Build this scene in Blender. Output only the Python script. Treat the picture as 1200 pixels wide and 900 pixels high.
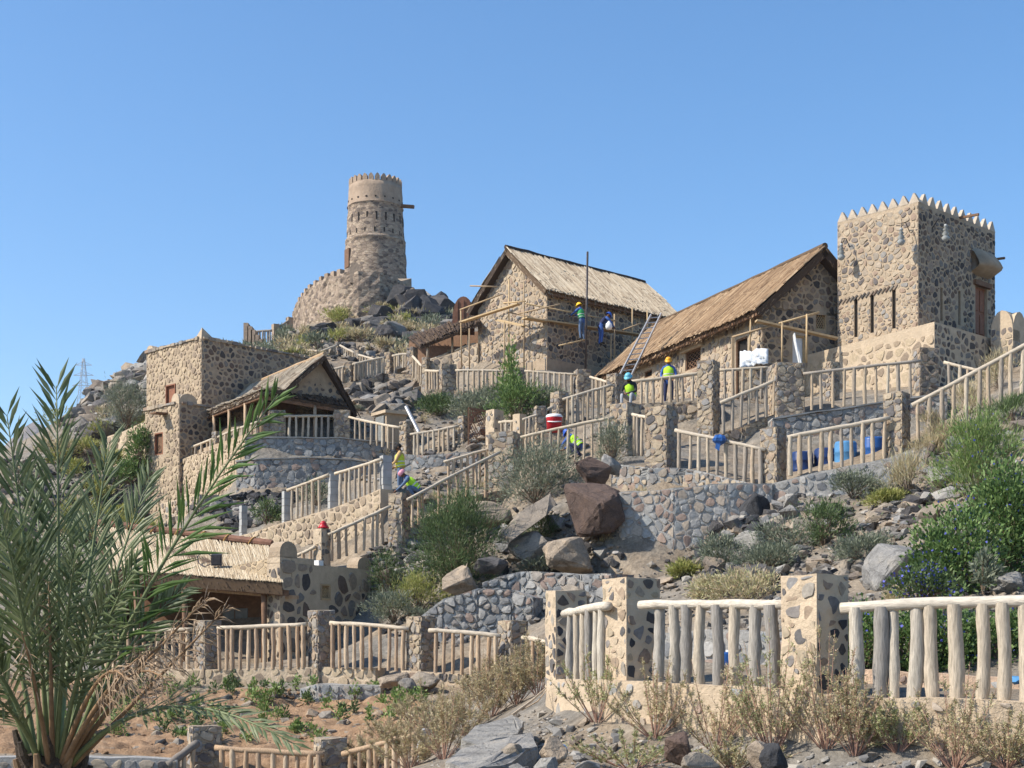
import bpy, bmesh, math, random
import numpy as np
from mathutils import Vector, Matrix, noise

for _o in list(bpy.data.objects): bpy.data.objects.remove(_o)
SC = bpy.context.scene
COL = SC.collection
R = random.Random(7)
NR = np.random.default_rng(7)
rad = math.radians

# ------------------------------------------------------------------ camera, sky, sun, exposure
F, UC, VH = 1650.0, 600.0, 760.0          # focal length in px (1200 px wide), centre column, horizon row
cam = bpy.data.cameras.new('camera'); camo = bpy.data.objects.new('camera', cam); COL.objects.link(camo)
cam.sensor_width = 36.0; cam.lens = 36.0 * F / 1200.0
cam.shift_y = (VH - 450.0) / 1200.0
camo.location = (0, 0, 0); camo.rotation_euler = (rad(90), 0, 0)
cam.clip_start = 0.1; cam.clip_end = 20000
SC.camera = camo
SUN_EL, SUN_AZ = rad(43), rad(-105)        # azimuth from +Y, clockwise: the sun stands to the left
world = bpy.data.worlds.new('World'); SC.world = world; world.use_nodes = True
wn = world.node_tree; wn.nodes.clear()
sky = wn.nodes.new('ShaderNodeTexSky'); sky.sky_type = 'NISHITA'; sky.sun_disc = False
sky.sun_elevation = SUN_EL; sky.sun_rotation = SUN_AZ
sky.altitude = 100; sky.air_density = 1.0; sky.dust_density = 0.8; sky.ozone_density = 4.0
bg = wn.nodes.new('ShaderNodeBackground'); bg.inputs['Strength'].default_value = 0.15
wo = wn.nodes.new('ShaderNodeOutputWorld')
hs = wn.nodes.new('ShaderNodeHueSaturation'); hs.inputs['Saturation'].default_value = 1.2; hs.inputs['Hue'].default_value = 0.4975
wn.links.new(sky.outputs[0], hs.inputs['Color']); wn.links.new(hs.outputs[0], bg.inputs[0]); wn.links.new(bg.outputs[0], wo.inputs[0])
sl = bpy.data.lights.new('sun', 'SUN'); sl.energy = 5.0; sl.angle = rad(0.53); sl.color = (1.0, 0.93, 0.82)
so = bpy.data.objects.new('sun', sl); COL.objects.link(so)
SDIR = Vector((math.sin(SUN_AZ) * math.cos(SUN_EL), math.cos(SUN_AZ) * math.cos(SUN_EL), math.sin(SUN_EL)))
so.rotation_euler = SDIR.to_track_quat('Z', 'Y').to_euler(); so.location = (-40, 0, 60)
vs = SC.view_settings; vs.view_transform = 'Standard'; vs.look = 'None'; vs.gamma = 1; vs.exposure = 0.5
vs.use_curve_mapping = False
SC.render.engine = 'CYCLES'

# ------------------------------------------------------------------ helpers: positions, meshes, things
def P(u, v, D): return Vector(((u - UC) / F * D, D, (VH - v) / F * D))
def px(D): return F / D                     # pixels per metre at distance D
WL = {}
def _link(o, parent, wloc):
    COL.objects.link(o); wloc = Vector(wloc); WL[o.name] = wloc
    if parent is not None:
        o.parent = parent; o.location = wloc - WL[parent.name]
    else: o.location = wloc
def tag(o, label=None, cat=None, group=None, kind=None):
    if label: o['label'] = label
    if cat: o['category'] = cat
    if group: o['group'] = group
    if kind: o['kind'] = kind
    return o
def thing(name, label, cat, loc, group=None):
    o = bpy.data.objects.new(name, None); o.empty_display_size = 0.2
    _link(o, None, loc); return tag(o, label, cat, group, 'thing')
def new_mesh(name, verts, faces, mat, smooth=False):
    me = bpy.data.meshes.new(name); me.from_pydata([tuple(v) for v in verts], [], faces)
    for m in (mat if isinstance(mat, (list, tuple)) else [mat]): me.materials.append(m)
    if smooth: me.polygons.foreach_set('use_smooth', [True] * len(me.polygons))
    me.update(); return me
def obj(name, verts, faces, mat, parent=None, smooth=False, kind=None, origin=None):
    """a mesh object from world-space vertices"""
    a = np.array([tuple(v) for v in verts], dtype=float)
    if origin is None:
        if parent is not None: origin = WL[parent.name]
        else: origin = Vector(((a[:, 0].min() + a[:, 0].max()) / 2, (a[:, 1].min() + a[:, 1].max()) / 2, a[:, 2].min()))
    a = a - np.array(tuple(origin))
    o = bpy.data.objects.new(name, new_mesh(name, a.tolist(), faces, mat, smooth))
    _link(o, parent, origin)
    if kind: o['kind'] = kind
    return o
def inst(name, me, parent, wloc, rot=(0, 0, 0), scale=(1, 1, 1)):
    o = bpy.data.objects.new(name, me); _link(o, parent, wloc)
    o.rotation_euler = rot; o.scale = scale; return o
def fast_mesh(name, verts, loops, k, mat, smooth=False):
    """numpy mesh: verts (n,3), loops (m,k)"""
    me = bpy.data.meshes.new(name); n = len(verts); m = len(loops)
    me.vertices.add(n); me.vertices.foreach_set('co', np.asarray(verts, np.float32).ravel())
    me.loops.add(m * k); me.loops.foreach_set('vertex_index', np.asarray(loops, np.int32).ravel())
    me.polygons.add(m); me.polygons.foreach_set('loop_start', np.arange(0, m * k, k, dtype=np.int32))
    if smooth: me.polygons.foreach_set('use_smooth', np.ones(m, bool))
    for q in (mat if isinstance(mat, (list, tuple)) else [mat]): me.materials.append(q)
    me.update(calc_edges=True); me.validate(); return me
class MB:
    def __init__(s): s.v = []; s.f = []
    def add(s, vs, fs):
        b = len(s.v); s.v += [tuple(q) for q in vs]; s.f += [tuple(i + b for i in q) for q in fs]; return s
    def box(s, c, ex, ey, ez):
        """centre and three half-axis vectors"""
        c = Vector(c); ex = Vector(ex); ey = Vector(ey); ez = Vector(ez); vs = []
        for k in (-1, 1):
            for j in (-1, 1):
                for i in (-1, 1): vs.append(c + ex * i + ey * j + ez * k)
        return s.add(vs, [(0, 2, 3, 1), (4, 5, 7, 6), (0, 1, 5, 4), (2, 6, 7, 3), (0, 4, 6, 2), (1, 3, 7, 5)])
    def bar(s, a, b, w, h=None, up=(0, 0, 1)):
        a = Vector(a); b = Vector(b); d = (b - a); L = d.length
        if L < 1e-6: return s
        d /= L; u = Vector(up)
        if abs(d.dot(u)) > 0.95: u = Vector((1, 0, 0))
        x = d.cross(u).normalized(); z = x.cross(d).normalized(); h = w if h is None else h
        return s.box((a + b) / 2, d * L / 2, x * w / 2, z * h / 2)
    def tube(s, pts, rs, n=8, cap=True, jit=0.0, rng=R):
        pts = [Vector(p) for p in pts]
        if not isinstance(rs, (list, tuple)): rs = [rs] * len(pts)
        b = len(s.v); ref = None
        for i, p in enumerate(pts):
            t = (pts[min(i + 1, len(pts) - 1)] - pts[max(i - 1, 0)])
            t = t.normalized() if t.length > 1e-9 else Vector((0, 0, 1))
            if ref is None: ref = Vector((0, 1, 0)) if abs(t.y) < 0.8 else Vector((1, 0, 0))
            x = t.cross(ref).normalized(); y = x.cross(t).normalized()
            for k in range(n):
                a = 2 * math.pi * k / n; rr = rs[i] * (1 + jit * rng.uniform(-1, 1))
                s.v.append(tuple(p + x * math.cos(a) * rr + y * math.sin(a) * rr))
        for i in range(len(pts) - 1):
            for k in range(n):
                q = b + i * n + k; q2 = b + i * n + (k + 1) % n
                s.f.append((q, q2, q2 + n, q + n))
        if cap:
            s.f.append(tuple(b + k for k in range(n - 1, -1, -1)))
            e = b + (len(pts) - 1) * n; s.f.append(tuple(e + k for k in range(n)))
        return s
    def lathe(s, c, prof, n=24, a0=0, a1=2 * math.pi):
        c = Vector(c); b = len(s.v); full = abs(a1 - a0 - 2 * math.pi) < 1e-6; m = n if full else n + 1
        for (r, z) in prof:
            for k in range(m):
                a = a0 + (a1 - a0) * k / n; s.v.append((c.x + r * math.cos(a), c.y + r * math.sin(a), c.z + z))
        for i in range(len(prof) - 1):
            for k in range(n):
                k2 = (k + 1) % m; s.f.append((b + i * m + k, b + i * m + k2, b + (i + 1) * m + k2, b + (i + 1) * m + k))
        return s
    def obj(s, name, mat, parent=None, smooth=False, kind=None, origin=None):
        return obj(name, s.v, s.f, mat, parent, smooth, kind, origin)

# ------------------------------------------------------------------ materials
def nt(name):
    m = bpy.data.materials.new(name); m.use_nodes = True; t = m.node_tree
    return m, t, t.nodes['Principled BSDF']
def N(t, typ, **kw):
    n = t.nodes.new(typ)
    for k, v in kw.items(): setattr(n, k, v)
    return n
def ramp(t, fac, cols, interp='LINEAR'):
    r = N(t, 'ShaderNodeValToRGB'); cr = r.color_ramp; cr.interpolation = interp
    while len(cr.elements) < len(cols): cr.elements.new(0.5)
    for i, (p, c) in enumerate(cols):
        cr.elements[i].position = p; cr.elements[i].color = (*c, 1)
    t.links.new(fac, r.inputs[0]); return r.outputs[0]
def noise_tex(t, scale, detail=4, rough=0.6, vec=None):
    n = N(t, 'ShaderNodeTexNoise'); n.inputs['Scale'].default_value = scale
    n.inputs['Detail'].default_value = detail; n.inputs['Roughness'].default_value = rough
    if vec is not None: t.links.new(vec, n.inputs['Vector'])
    return n
def mixc(t, fac, a, b, mode='MIX'):
    m = N(t, 'ShaderNodeMix', data_type='RGBA', blend_type=mode)
    for s, v in ((m.inputs[0], fac), (m.inputs[6], a), (m.inputs[7], b)):
        if hasattr(v, 'is_output'): t.links.new(v, s)
        elif isinstance(v, (int, float)): s.default_value = v
        else: s.default_value = (*v, 1)
    return m.outputs[2]
def math_n(t, op, a, b=None):
    m = N(t, 'ShaderNodeMath', operation=op)
    for s, v in ((m.inputs[0], a), (m.inputs[1], b)):
        if v is None: continue
        if hasattr(v, 'is_output'): t.links.new(v, s)
        else: s.default_value = v
    return m.outputs[0]
def bump(t, b, h, strength=0.5, dist=0.02):
    n = N(t, 'ShaderNodeBump'); n.inputs['Strength'].default_value = strength; n.inputs['Distance'].default_value = dist
    t.links.new(h, n.inputs['Height']); t.links.new(n.outputs[0], b.inputs['Normal'])
def rnd_id(t):
    """a random number per object and per loose piece"""
    oi = N(t, 'ShaderNodeObjectInfo'); ge = N(t, 'ShaderNodeNewGeometry')
    return math_n(t, 'FRACT', math_n(t, 'ADD', oi.outputs['Random'], math_n(t, 'MULTIPLY', ge.outputs['Random Per Island'], 7.31)))
def coord(t): return N(t, 'ShaderNodeTexCoord').outputs['Object']
def geo_pos(t): return N(t, 'ShaderNodeNewGeometry').outputs['Position']

def m_plain(name, c, rough=0.7, var=0.25, scale=6, bs=0.3, bd=0.01, metal=0.0):
    m, t, b = nt(name); p = geo_pos(t); n = noise_tex(t, scale, 5, 0.65, p)
    c2 = tuple(q * (1 - var) for q in c); c1 = tuple(min(1, q * (1 + var)) for q in c)
    col = ramp(t, n.outputs[0], [(0.3, c2), (0.7, c1)])
    t.links.new(col, b.inputs['Base Color']); b.inputs['Roughness'].default_value = rough; b.inputs['Metallic'].default_value = metal
    if 'Specular IOR Level' in b.inputs: b.inputs['Specular IOR Level'].default_value = 0.25
    if bs: bump(t, b, noise_tex(t, scale * 5, 4, 0.7, p).outputs[0], bs, bd)
    return m
def m_pieces(name, cols, rough=0.85, scale=14, var=0.35, bs=0.5, bd=0.02, grain=None, spec=0.2):
    """colour picked per piece from a list, with mottling; grain = stretch along z for wood"""
    m, t, b = nt(name); p = geo_pos(t)
    k = len(cols); base = ramp(t, rnd_id(t), [(i / k, c) for i, c in enumerate(cols)], 'CONSTANT')
    if grain:
        mp = N(t, 'ShaderNodeMapping'); mp.inputs['Scale'].default_value = grain; t.links.new(p, mp.inputs[0]); p2 = mp.outputs[0]
    else: p2 = p
    n = noise_tex(t, scale, 5, 0.65, p2)
    sh = ramp(t, n.outputs[0], [(0.25, (1 - var,) * 3), (0.75, (1 + var * 0.6,) * 3)])
    t.links.new(mixc(t, 1.0, base, sh, 'MULTIPLY'), b.inputs['Base Color'])
    b.inputs['Roughness'].default_value = rough; b.inputs['Specular IOR Level'].default_value = spec
    bump(t, b, n.outputs[0], bs, bd); return m
def m_rock(name, cols, rough=0.92, scale=3.0):
    """weathered rock: tone per rock, blotches, speckle and fracture lines"""
    m, t, b = nt(name); p = geo_pos(t); k = len(cols); base = ramp(t, rnd_id(t), [(i / k, c) for i, c in enumerate(cols)], 'CONSTANT')
    n1 = noise_tex(t, scale, 6, 0.7, p); n2 = noise_tex(t, scale * 9, 5, 0.75, p); w = noise_tex(t, scale * 1.3, 3, .5, p)
    vm = N(t, 'ShaderNodeVectorMath', operation='SCALE'); t.links.new(w.outputs['Color'], vm.inputs[0]); vm.inputs['Scale'].default_value = 0.5
    va = N(t, 'ShaderNodeVectorMath', operation='ADD'); t.links.new(p, va.inputs[0]); t.links.new(vm.outputs[0], va.inputs[1])
    vo = N(t, 'ShaderNodeTexVoronoi', feature='DISTANCE_TO_EDGE'); vo.inputs['Scale'].default_value = scale * 0.45; t.links.new(va.outputs[0], vo.inputs['Vector'])
    cr = ramp(t, vo.outputs['Distance'], [(0.0, (0.78,) * 3), (0.03, (1,) * 3)])
    s1 = ramp(t, n1.outputs[0], [(0.3, (0.6,) * 3), (0.5, (1.0,) * 3), (0.72, (1.35, 1.28, 1.18))]); s2 = ramp(t, n2.outputs[0], [(0.3, (0.72,) * 3), (0.7, (1.2,) * 3)])
    c = mixc(t, 1.0, mixc(t, 1.0, mixc(t, 1.0, base, s1, 'MULTIPLY'), s2, 'MULTIPLY'), cr, 'MULTIPLY'); t.links.new(c, b.inputs['Base Color'])
    b.inputs['Roughness'].default_value = rough; b.inputs['Specular IOR Level'].default_value = 0.15
    bump(t, b, mixc(t, 0.5, mixc(t, 0.5, n1.outputs[0], n2.outputs[0]), cr), 1.0, 0.1); return m
def m_masonry(name, scale, mortar, stones, edge=0.09, bs=1.0, bd=0.05, flat=1.5, rand=1.0, keep=1.0, mvar=0.2):
    """far stonework: cells of stone in wide mortar, colour per cell, relief"""
    m, t, b = nt(name); p = geo_pos(t)
    mp = N(t, 'ShaderNodeMapping'); mp.inputs['Scale'].default_value = (1, 1, flat); t.links.new(p, mp.inputs[0])
    wob = noise_tex(t, scale * 1.5, 3, 0.5, mp.outputs[0])
    vm = N(t, 'ShaderNodeVectorMath', operation='SCALE'); t.links.new(wob.outputs['Color'], vm.inputs[0]); vm.inputs['Scale'].default_value = 0.35 / scale
    va = N(t, 'ShaderNodeVectorMath', operation='ADD'); t.links.new(mp.outputs[0], va.inputs[0]); t.links.new(vm.outputs[0], va.inputs[1])
    ve = N(t, 'ShaderNodeTexVoronoi', feature='DISTANCE_TO_EDGE'); vc = N(t, 'ShaderNodeTexVoronoi', feature='F1')
    for q in (ve, vc):
        q.inputs['Scale'].default_value = scale; q.inputs['Randomness'].default_value = rand; t.links.new(va.outputs[0], q.inputs['Vector'])
    sep = N(t, 'ShaderNodeSeparateColor'); t.links.new(vc.outputs['Color'], sep.inputs[0])
    k = len(stones); sc_ = ramp(t, sep.outputs[0], [(i / k, c) for i, c in enumerate(stones)], 'CONSTANT')
    n = noise_tex(t, scale * 4, 5, 0.7, p)
    sh = ramp(t, n.outputs[0], [(0.25, (0.7,) * 3), (0.75, (1.2,) * 3)])
    sc_ = mixc(t, 1.0, sc_, sh, 'MULTIPLY')
    big = noise_tex(t, 0.8, 4, 0.6, p)
    mc = ramp(t, big.outputs[0], [(0.3, tuple(q * (1 - mvar) for q in mortar)), (0.7, tuple(q * (1 + mvar * 0.7) for q in mortar))])
    mask = ramp(t, ve.outputs['Distance'], [(edge * 0.7, (0,) * 3), (edge * 1.4, (1,) * 3)])
    if keep < 1:
        kk = math_n(t, 'LESS_THAN', sep.outputs[1], keep); mask = mixc(t, 1.0, mask, kk, 'MULTIPLY')
    t.links.new(mixc(t, mask, mc, sc_), b.inputs['Base Color'])
    hh = mixc(t, 0.35, mask, n.outputs[0])
    b.inputs['Roughness'].default_value = 0.9; b.inputs['Specular IOR Level'].default_value = 0.15
    bump(t, b, hh, bs, bd); return m
def m_leaf(name, cols, rough=0.6, trans=0.25):
    m, t, b = nt(name); k = len(cols)
    c = ramp(t, rnd_id(t), [(i / k, q) for i, q in enumerate(cols)], 'LINEAR')
    t.links.new(c, b.inputs['Base Color']); b.inputs['Roughness'].default_value = rough; b.inputs['Specular IOR Level'].default_value = 0.3
    tr = N(t, 'ShaderNodeBsdfTranslucent'); t.links.new(c, tr.inputs[0])
    mx = N(t, 'ShaderNodeMixShader'); mx.inputs[0].default_value = trans
    out = t.nodes['Material Output']
    t.links.new(b.outputs[0], mx.inputs[1]); t.links.new(tr.outputs[0], mx.inputs[2]); t.links.new(mx.outputs[0], out.inputs['Surface'])
    return m

TAN = (0.50, 0.385, 0.25); TAN2 = (0.46, 0.35, 0.225)
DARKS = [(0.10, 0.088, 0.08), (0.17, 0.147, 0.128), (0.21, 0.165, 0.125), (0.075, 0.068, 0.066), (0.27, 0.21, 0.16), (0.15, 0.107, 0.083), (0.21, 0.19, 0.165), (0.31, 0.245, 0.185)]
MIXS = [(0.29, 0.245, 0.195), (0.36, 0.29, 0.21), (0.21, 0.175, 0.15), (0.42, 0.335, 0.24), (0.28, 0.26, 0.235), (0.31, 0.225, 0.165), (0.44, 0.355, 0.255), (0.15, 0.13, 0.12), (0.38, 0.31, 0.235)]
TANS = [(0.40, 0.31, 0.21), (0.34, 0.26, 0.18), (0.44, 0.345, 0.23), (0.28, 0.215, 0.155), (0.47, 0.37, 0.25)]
GREYS = [(0.26, 0.255, 0.245), (0.31, 0.30, 0.28), (0.20, 0.20, 0.20), (0.33, 0.29, 0.25), (0.30, 0.225, 0.185), (0.23, 0.24, 0.245), (0.36, 0.345, 0.32)]
M = {}
M['mortar'] = m_plain('tan_mortar', (0.49, 0.385, 0.27), 0.92, 0.16, 3.0, 0.9, 0.03)
M['mortar_house'] = m_plain('house_mortar', (0.405, 0.315, 0.22), 0.92, 0.18, 3.0, 1.0, 0.035)
M['mortar_pink'] = m_plain('pinkish_render', (0.52, 0.37, 0.26), 0.92, 0.15, 3.0, 0.8, 0.03)
M['mortar_brown'] = m_plain('brown_mortar', (0.36, 0.275, 0.19), 0.92, 0.2, 3.0, 0.9, 0.03)
M['mortar_grey'] = m_plain('grey_mortar', (0.33, 0.315, 0.29), 0.92, 0.18, 4.0, 0.9, 0.03)
M['st_dark'] = m_pieces('dark_stone', DARKS)  # dark stones; also the copy that paints shaded faces of buildings
M['st_near'] = m_pieces('shaded_pillar_stone', [(0.07, 0.065, 0.065), (0.15, 0.14, 0.135), (0.30, 0.245, 0.185), (0.10, 0.085, 0.075), (0.36, 0.285, 0.195), (0.22, 0.205, 0.195), (0.05, 0.05, 0.055), (0.26, 0.19, 0.14)])  # darker set, painting shade onto the right faces of the nearest pillars
M['st_lit'] = m_pieces('sunlit_pillar_stone', [(0.37, 0.30, 0.21), (0.31, 0.275, 0.23), (0.43, 0.345, 0.245), (0.23, 0.205, 0.185), (0.28, 0.265, 0.25), (0.34, 0.255, 0.18), (0.13, 0.12, 0.115), (0.40, 0.32, 0.225)])  # paler set, painting sunlight onto the left faces of pillars
M['st_mix'] = m_pieces('mixed_stone', MIXS)
M['st_tan'] = m_pieces('tan_stone', TANS)
M['st_grey'] = m_pieces('grey_stone', GREYS)
M['st_warm'] = m_pieces('warm_cobble', [(0.33, 0.305, 0.27), (0.40, 0.33, 0.26), (0.30, 0.22, 0.18), (0.36, 0.35, 0.33), (0.43, 0.355, 0.275), (0.30, 0.31, 0.305), (0.36, 0.265, 0.21), (0.38, 0.365, 0.34)])
M['mas_tan'] = m_masonry('tan_rubble_masonry', 3.4, TAN, TANS, 0.07, 1.0, 0.06)
M['mas_tower'] = m_masonry('weathered_tower_masonry', 2.6, (0.38, 0.295, 0.22), [(0.36, 0.28, 0.21), (0.28, 0.215, 0.165), (0.40, 0.31, 0.235), (0.17, 0.135, 0.11), (0.42, 0.335, 0.25)], 0.05, 1.0, 0.1, 1.8)
M['plaster_tower'] = m_plain('weathered_plaster', (0.34, 0.255, 0.185), 0.92, 0.25, 1.1, 0.8, 0.06)
M['mas_pillar'] = m_masonry('rough_pillar_masonry', 6.5, (0.45, 0.35, 0.235), MIXS, 0.05, 1.0, 0.05, 2.2)
M['mas_grey'] = m_masonry('grey_rubble_masonry', 4.2, (0.27, 0.265, 0.25), GREYS + [(0.12, 0.125, 0.13)], 0.06, 1.0, 0.05, 1.3)
M['wood'] = m_pieces('pale_debarked_log', [(0.46, 0.375, 0.275), (0.41, 0.325, 0.23), (0.49, 0.415, 0.315), (0.36, 0.295, 0.225), (0.45, 0.35, 0.245), (0.33, 0.28, 0.225)], 0.85, 8, 0.5, 0.9, 0.012, (7, 7, 0.8))
M['wood_near'] = m_pieces('silvered_log', [(0.50, 0.44, 0.355), (0.44, 0.39, 0.32), (0.38, 0.345, 0.295), (0.53, 0.47, 0.385), (0.29, 0.265, 0.235), (0.48, 0.405, 0.31)], 0.85, 8, 0.5, 0.9, 0.012, (7, 7, 0.8))
M['wood_rail_near'] = m_pieces('pale_silvered_rail', [(0.57, 0.50, 0.405), (0.53, 0.46, 0.365)], 0.85, 6, 0.4, 0.9, 0.012, (1.0, 2.5, 8))
M['wood_rail'] = m_pieces('pale_rail_log', [(0.55, 0.46, 0.345), (0.50, 0.415, 0.305), (0.47, 0.40, 0.31)], 0.85, 6, 0.42, 0.9, 0.012, (1.0, 2.5, 8))
M['wood_warm'] = m_pieces('warm_log', [(0.50, 0.36, 0.235), (0.45, 0.31, 0.195), (0.54, 0.41, 0.28), (0.42, 0.30, 0.20)], 0.85, 8, 0.5, 0.9, 0.012, (7, 7, 0.8))
M['wood_grey'] = m_pieces('weathered_grey_log', [(0.25, 0.215, 0.18), (0.33, 0.285, 0.235), (0.21, 0.18, 0.15)], 0.85, 9, 0.3, 0.4, 0.01, (6, 6, 0.9))
M['plank'] = m_pieces('scaffold_timber', [(0.50, 0.36, 0.20), (0.43, 0.31, 0.18), (0.36, 0.26, 0.16)], 0.8, 8, 0.25, 0.2, 0.005)
M['brownwood'] = m_plain('brown_timber', (0.17, 0.095, 0.055), 0.75, 0.3, 8, 0.3, 0.01)
M['redwood'] = m_plain('red_brown_shutter', (0.24, 0.105, 0.06), 0.7, 0.25, 10, 0.3, 0.008)
M['thatch'] = m_pieces('dry_palm_thatch', [(0.46, 0.385, 0.285), (0.39, 0.32, 0.235), (0.50, 0.425, 0.32), (0.31, 0.245, 0.175), (0.43, 0.355, 0.26), (0.24, 0.185, 0.13)], 0.85, 20, 0.2, 0.3, 0.01)
M['thatch_warm'] = m_pieces('brown_palm_thatch', [(0.43, 0.29, 0.17), (0.36, 0.235, 0.135), (0.49, 0.35, 0.215), (0.28, 0.18, 0.105), (0.40, 0.275, 0.165), (0.21, 0.135, 0.08)], 0.85, 20, 0.2, 0.3, 0.01)
M['reed'] = m_pieces('pale_reed', [(0.55, 0.45, 0.31), (0.48, 0.38, 0.25), (0.60, 0.51, 0.37), (0.40, 0.305, 0.195)], 0.75, 20, 0.18, 0.3, 0.01)
M['fringe'] = m_pieces('dark_brown_thatch', [(0.085, 0.056, 0.038), (0.06, 0.042, 0.032), (0.12, 0.08, 0.05)], 0.9, 20, 0.2, 0.3, 0.01)
M['rope'] = m_plain('rope', (0.50, 0.30, 0.10), 0.9, 0.2, 20, 0.3, 0.01)
M['dark'] = m_plain('painted_opening_shade', (0.02, 0.017, 0.015), 0.9, 0.2, 5, 0)  # near-black colour standing in for the shade inside openings
M['steel'] = m_plain('galvanised_steel', (0.42, 0.42, 0.42), 0.4, 0.2, 12, 0.1, 0.003, 0.6)
M['darksteel'] = m_plain('dark_steel_pole', (0.07, 0.06, 0.06), 0.5, 0.3, 12, 0.1, 0.003, 0.4)
M['rust'] = m_plain('rusted_sheet', (0.20, 0.10, 0.065), 0.8, 0.35, 3, 0.3, 0.01)
M['concrete'] = m_plain('grey_concrete_block', (0.36, 0.355, 0.34), 0.9, 0.14, 5, 0.5, 0.012)
M['coping'] = m_plain('pale_grey_coping', (0.36, 0.35, 0.33), 0.9, 0.16, 5, 0.5, 0.015)
M['blue'] = m_plain('blue_plastic', (0.025, 0.09, 0.28), 0.35, 0.2, 6, 0)
M['lightblue'] = m_plain('light_blue_plastic', (0.08, 0.22, 0.40), 0.35, 0.2, 6, 0)
M['darkblue'] = m_plain('dark_blue_plastic', (0.02, 0.04, 0.12), 0.35, 0.2, 6, 0)
M['red'] = m_plain('red_plastic', (0.45, 0.02, 0.03), 0.35, 0.15, 6, 0)
M['white'] = m_plain('white_plastic_sheet', (0.75, 0.75, 0.74), 0.5, 0.08, 6, 0.4, 0.02)
M['glassy'] = m_plain('smoked_lamp_glass', (0.30, 0.31, 0.30), 0.15, 0.2, 9, 0)
M['shutter_grey'] = m_plain('grey_wooden_door', (0.20, 0.205, 0.20), 0.8, 0.25, 9, 0.3, 0.01)
# ------------------------------------------------------------------ retaining walls (their feet and tops also shape the ground)
WQ = []
def wall_later(*a, **k): WQ.append((a, k))
wall_later('stone_wall', 'low tan stone wall running downhill left of the annex', [(126, 512, 63, 552), (150, 503, 61.8, 548), (173, 492, 60.6, 548)], 0.5, 'mortar', 'st_tan', 0.28, 1.3, 0.03, 0.03, 0.96, extra=1.5)
wall_later('parapet_wall', 'low tan rendered wall studded with cobbles under the nearest pale log railing', [(640, 796, 20.95, 842), (711, 797.5, 18.0, 872), (733, 798, 17.75, 875), (930, 809, 15.75, 900), (960, 815, 15.5, 905), (1260, 824, 14.2, 910)], 0.5, 'mortar', 'st_warm', 0.22, 1.2, 0.1, 0.02, 0.42, extra=0.5, rough=0.02)
wall_later('inner_kerb_wall', 'low pinkish wall edging the blue-flowered hedge behind the nearest railing', [(965, 783, 18.3, 812), (1100, 789, 17.6, 820), (1260, 800, 16.9, 830)], 0.3, 'mortar_pink', 'st_warm', 0.24, 1.2, 0.1, 0.015, 0.3, extra=0.3)
wall_later('cobble_wall', 'low grey cobble wall seen through the pale railing left of the large tan pillar', [(755, 741, 24.2, 800), (850, 738, 23.2, 800), (935, 741, 22.5, 805)], 0.5, 'mortar_grey', 'st_grey', 0.24, 1.2, 0.03, 0.03, 0.96, extra=0.3)
wall_later('railing_base', 'tan rendered base wall under the warm log railings in front of the lodge', [(-40, 788, 36.2, 803), (150, 786, 35.2, 803), (240, 784, 34.4, 806), (372, 781, 33.6, 806), (440, 783, 33.0, 806)], 0.5, 'mortar', 'st_tan', 0.26, 1.3, 0.03, 0.02, 0.96, extra=0.5)
wall_later('railing_base', 'low tan stone base wall under the warm railings near the dry bushes', [(470, 786, 32.6, 812), (510, 788, 32.2, 812), (600, 793, 31.2, 815), (645, 797, 30.2, 820)], 0.5, 'mortar', 'st_mix', 0.22, 1.4, 0.03, 0.03, 0.96, extra=0.5)
wall_later('cobble_wall', 'small grey cobbled wall bulging out of the planted bed', [(352, 806, 32.9, 832), (372, 801, 32.5, 834), (398, 802, 32.4, 835), (446, 803, 32.3, 828)], 0.6, 'mortar_grey', 'st_grey', 0.2, 1.2, 0.03, 0.03, 1.0, extra=0.4)
wall_later('low_stone_wall', 'low dark stone wall with grey coping at the foot of the palm', [(-60, 888, 24.6, 915), (100, 888, 24.6, 915), (208, 890, 24.8, 915)], 0.4, 'mortar_grey', 'st_mix', 0.22, 1.3, 0.03, 0.03, 1.0, extra=0.4)
wall_later('stair_wall', 'tan stone retaining wall climbing under the concrete-post railing above the lodge', [(225, 645, 48.6, 675), (277, 629, 47.2, 668), (330, 613, 45.9, 664), (385, 597, 44.7, 662), (446, 573, 43.4, 650)], 0.6, 'mortar', 'st_tan', 0.24, 1.3, 0.03, 0.02, 1.0, extra=0.8)
wall_later('stair_side_wall', 'rough tan stone wall under the railing of the upper stairs', [(480, 618, 42.6, 652), (545, 582, 43.8, 620), (600, 572, 45.2, 600)], 0.5, 'mas_pillar', 'st_mix', 0.24, 1.3, 0.03, 0.03, 0.96, extra=0.8)
wall_later('terrace_wall', 'tan lit flank wall of the hut terrace behind the palm frond', [(130, 568, 66.2, 640), (200, 542, 59.5, 640), (287, 513, 54, 600)], 0.6, 'mortar', 'st_tan', 0.25, 1.3, 0.03, 0.03, 1.0, extra=1.2)
wall_later('terrace_wall', 'upper grey rubble tier of the hut terrace with pale ledge', [(287, 514, 54.0, 545), (340, 513, 54.3, 545), (400, 514, 54.6, 548), (465, 520, 55, 555)], 0.6, 'mas_grey', 'st_grey', 0.28, 1.3, 0.03, 0.03, 0.96, extra=0.8, cop=0.04)
wall_later('terrace_wall', 'lower grey rubble tier of the hut terrace above the dark loose stones', [(277, 541, 53.2, 588), (300, 539, 52.9, 590), (360, 537, 53.0, 585), (410, 539, 53.3, 580), (447, 545, 53.6, 575)], 0.6, 'mas_grey', 'st_grey', 0.28, 1.3, 0.03, 0.03, 0.96, extra=1.0, cop=0.04)
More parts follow.
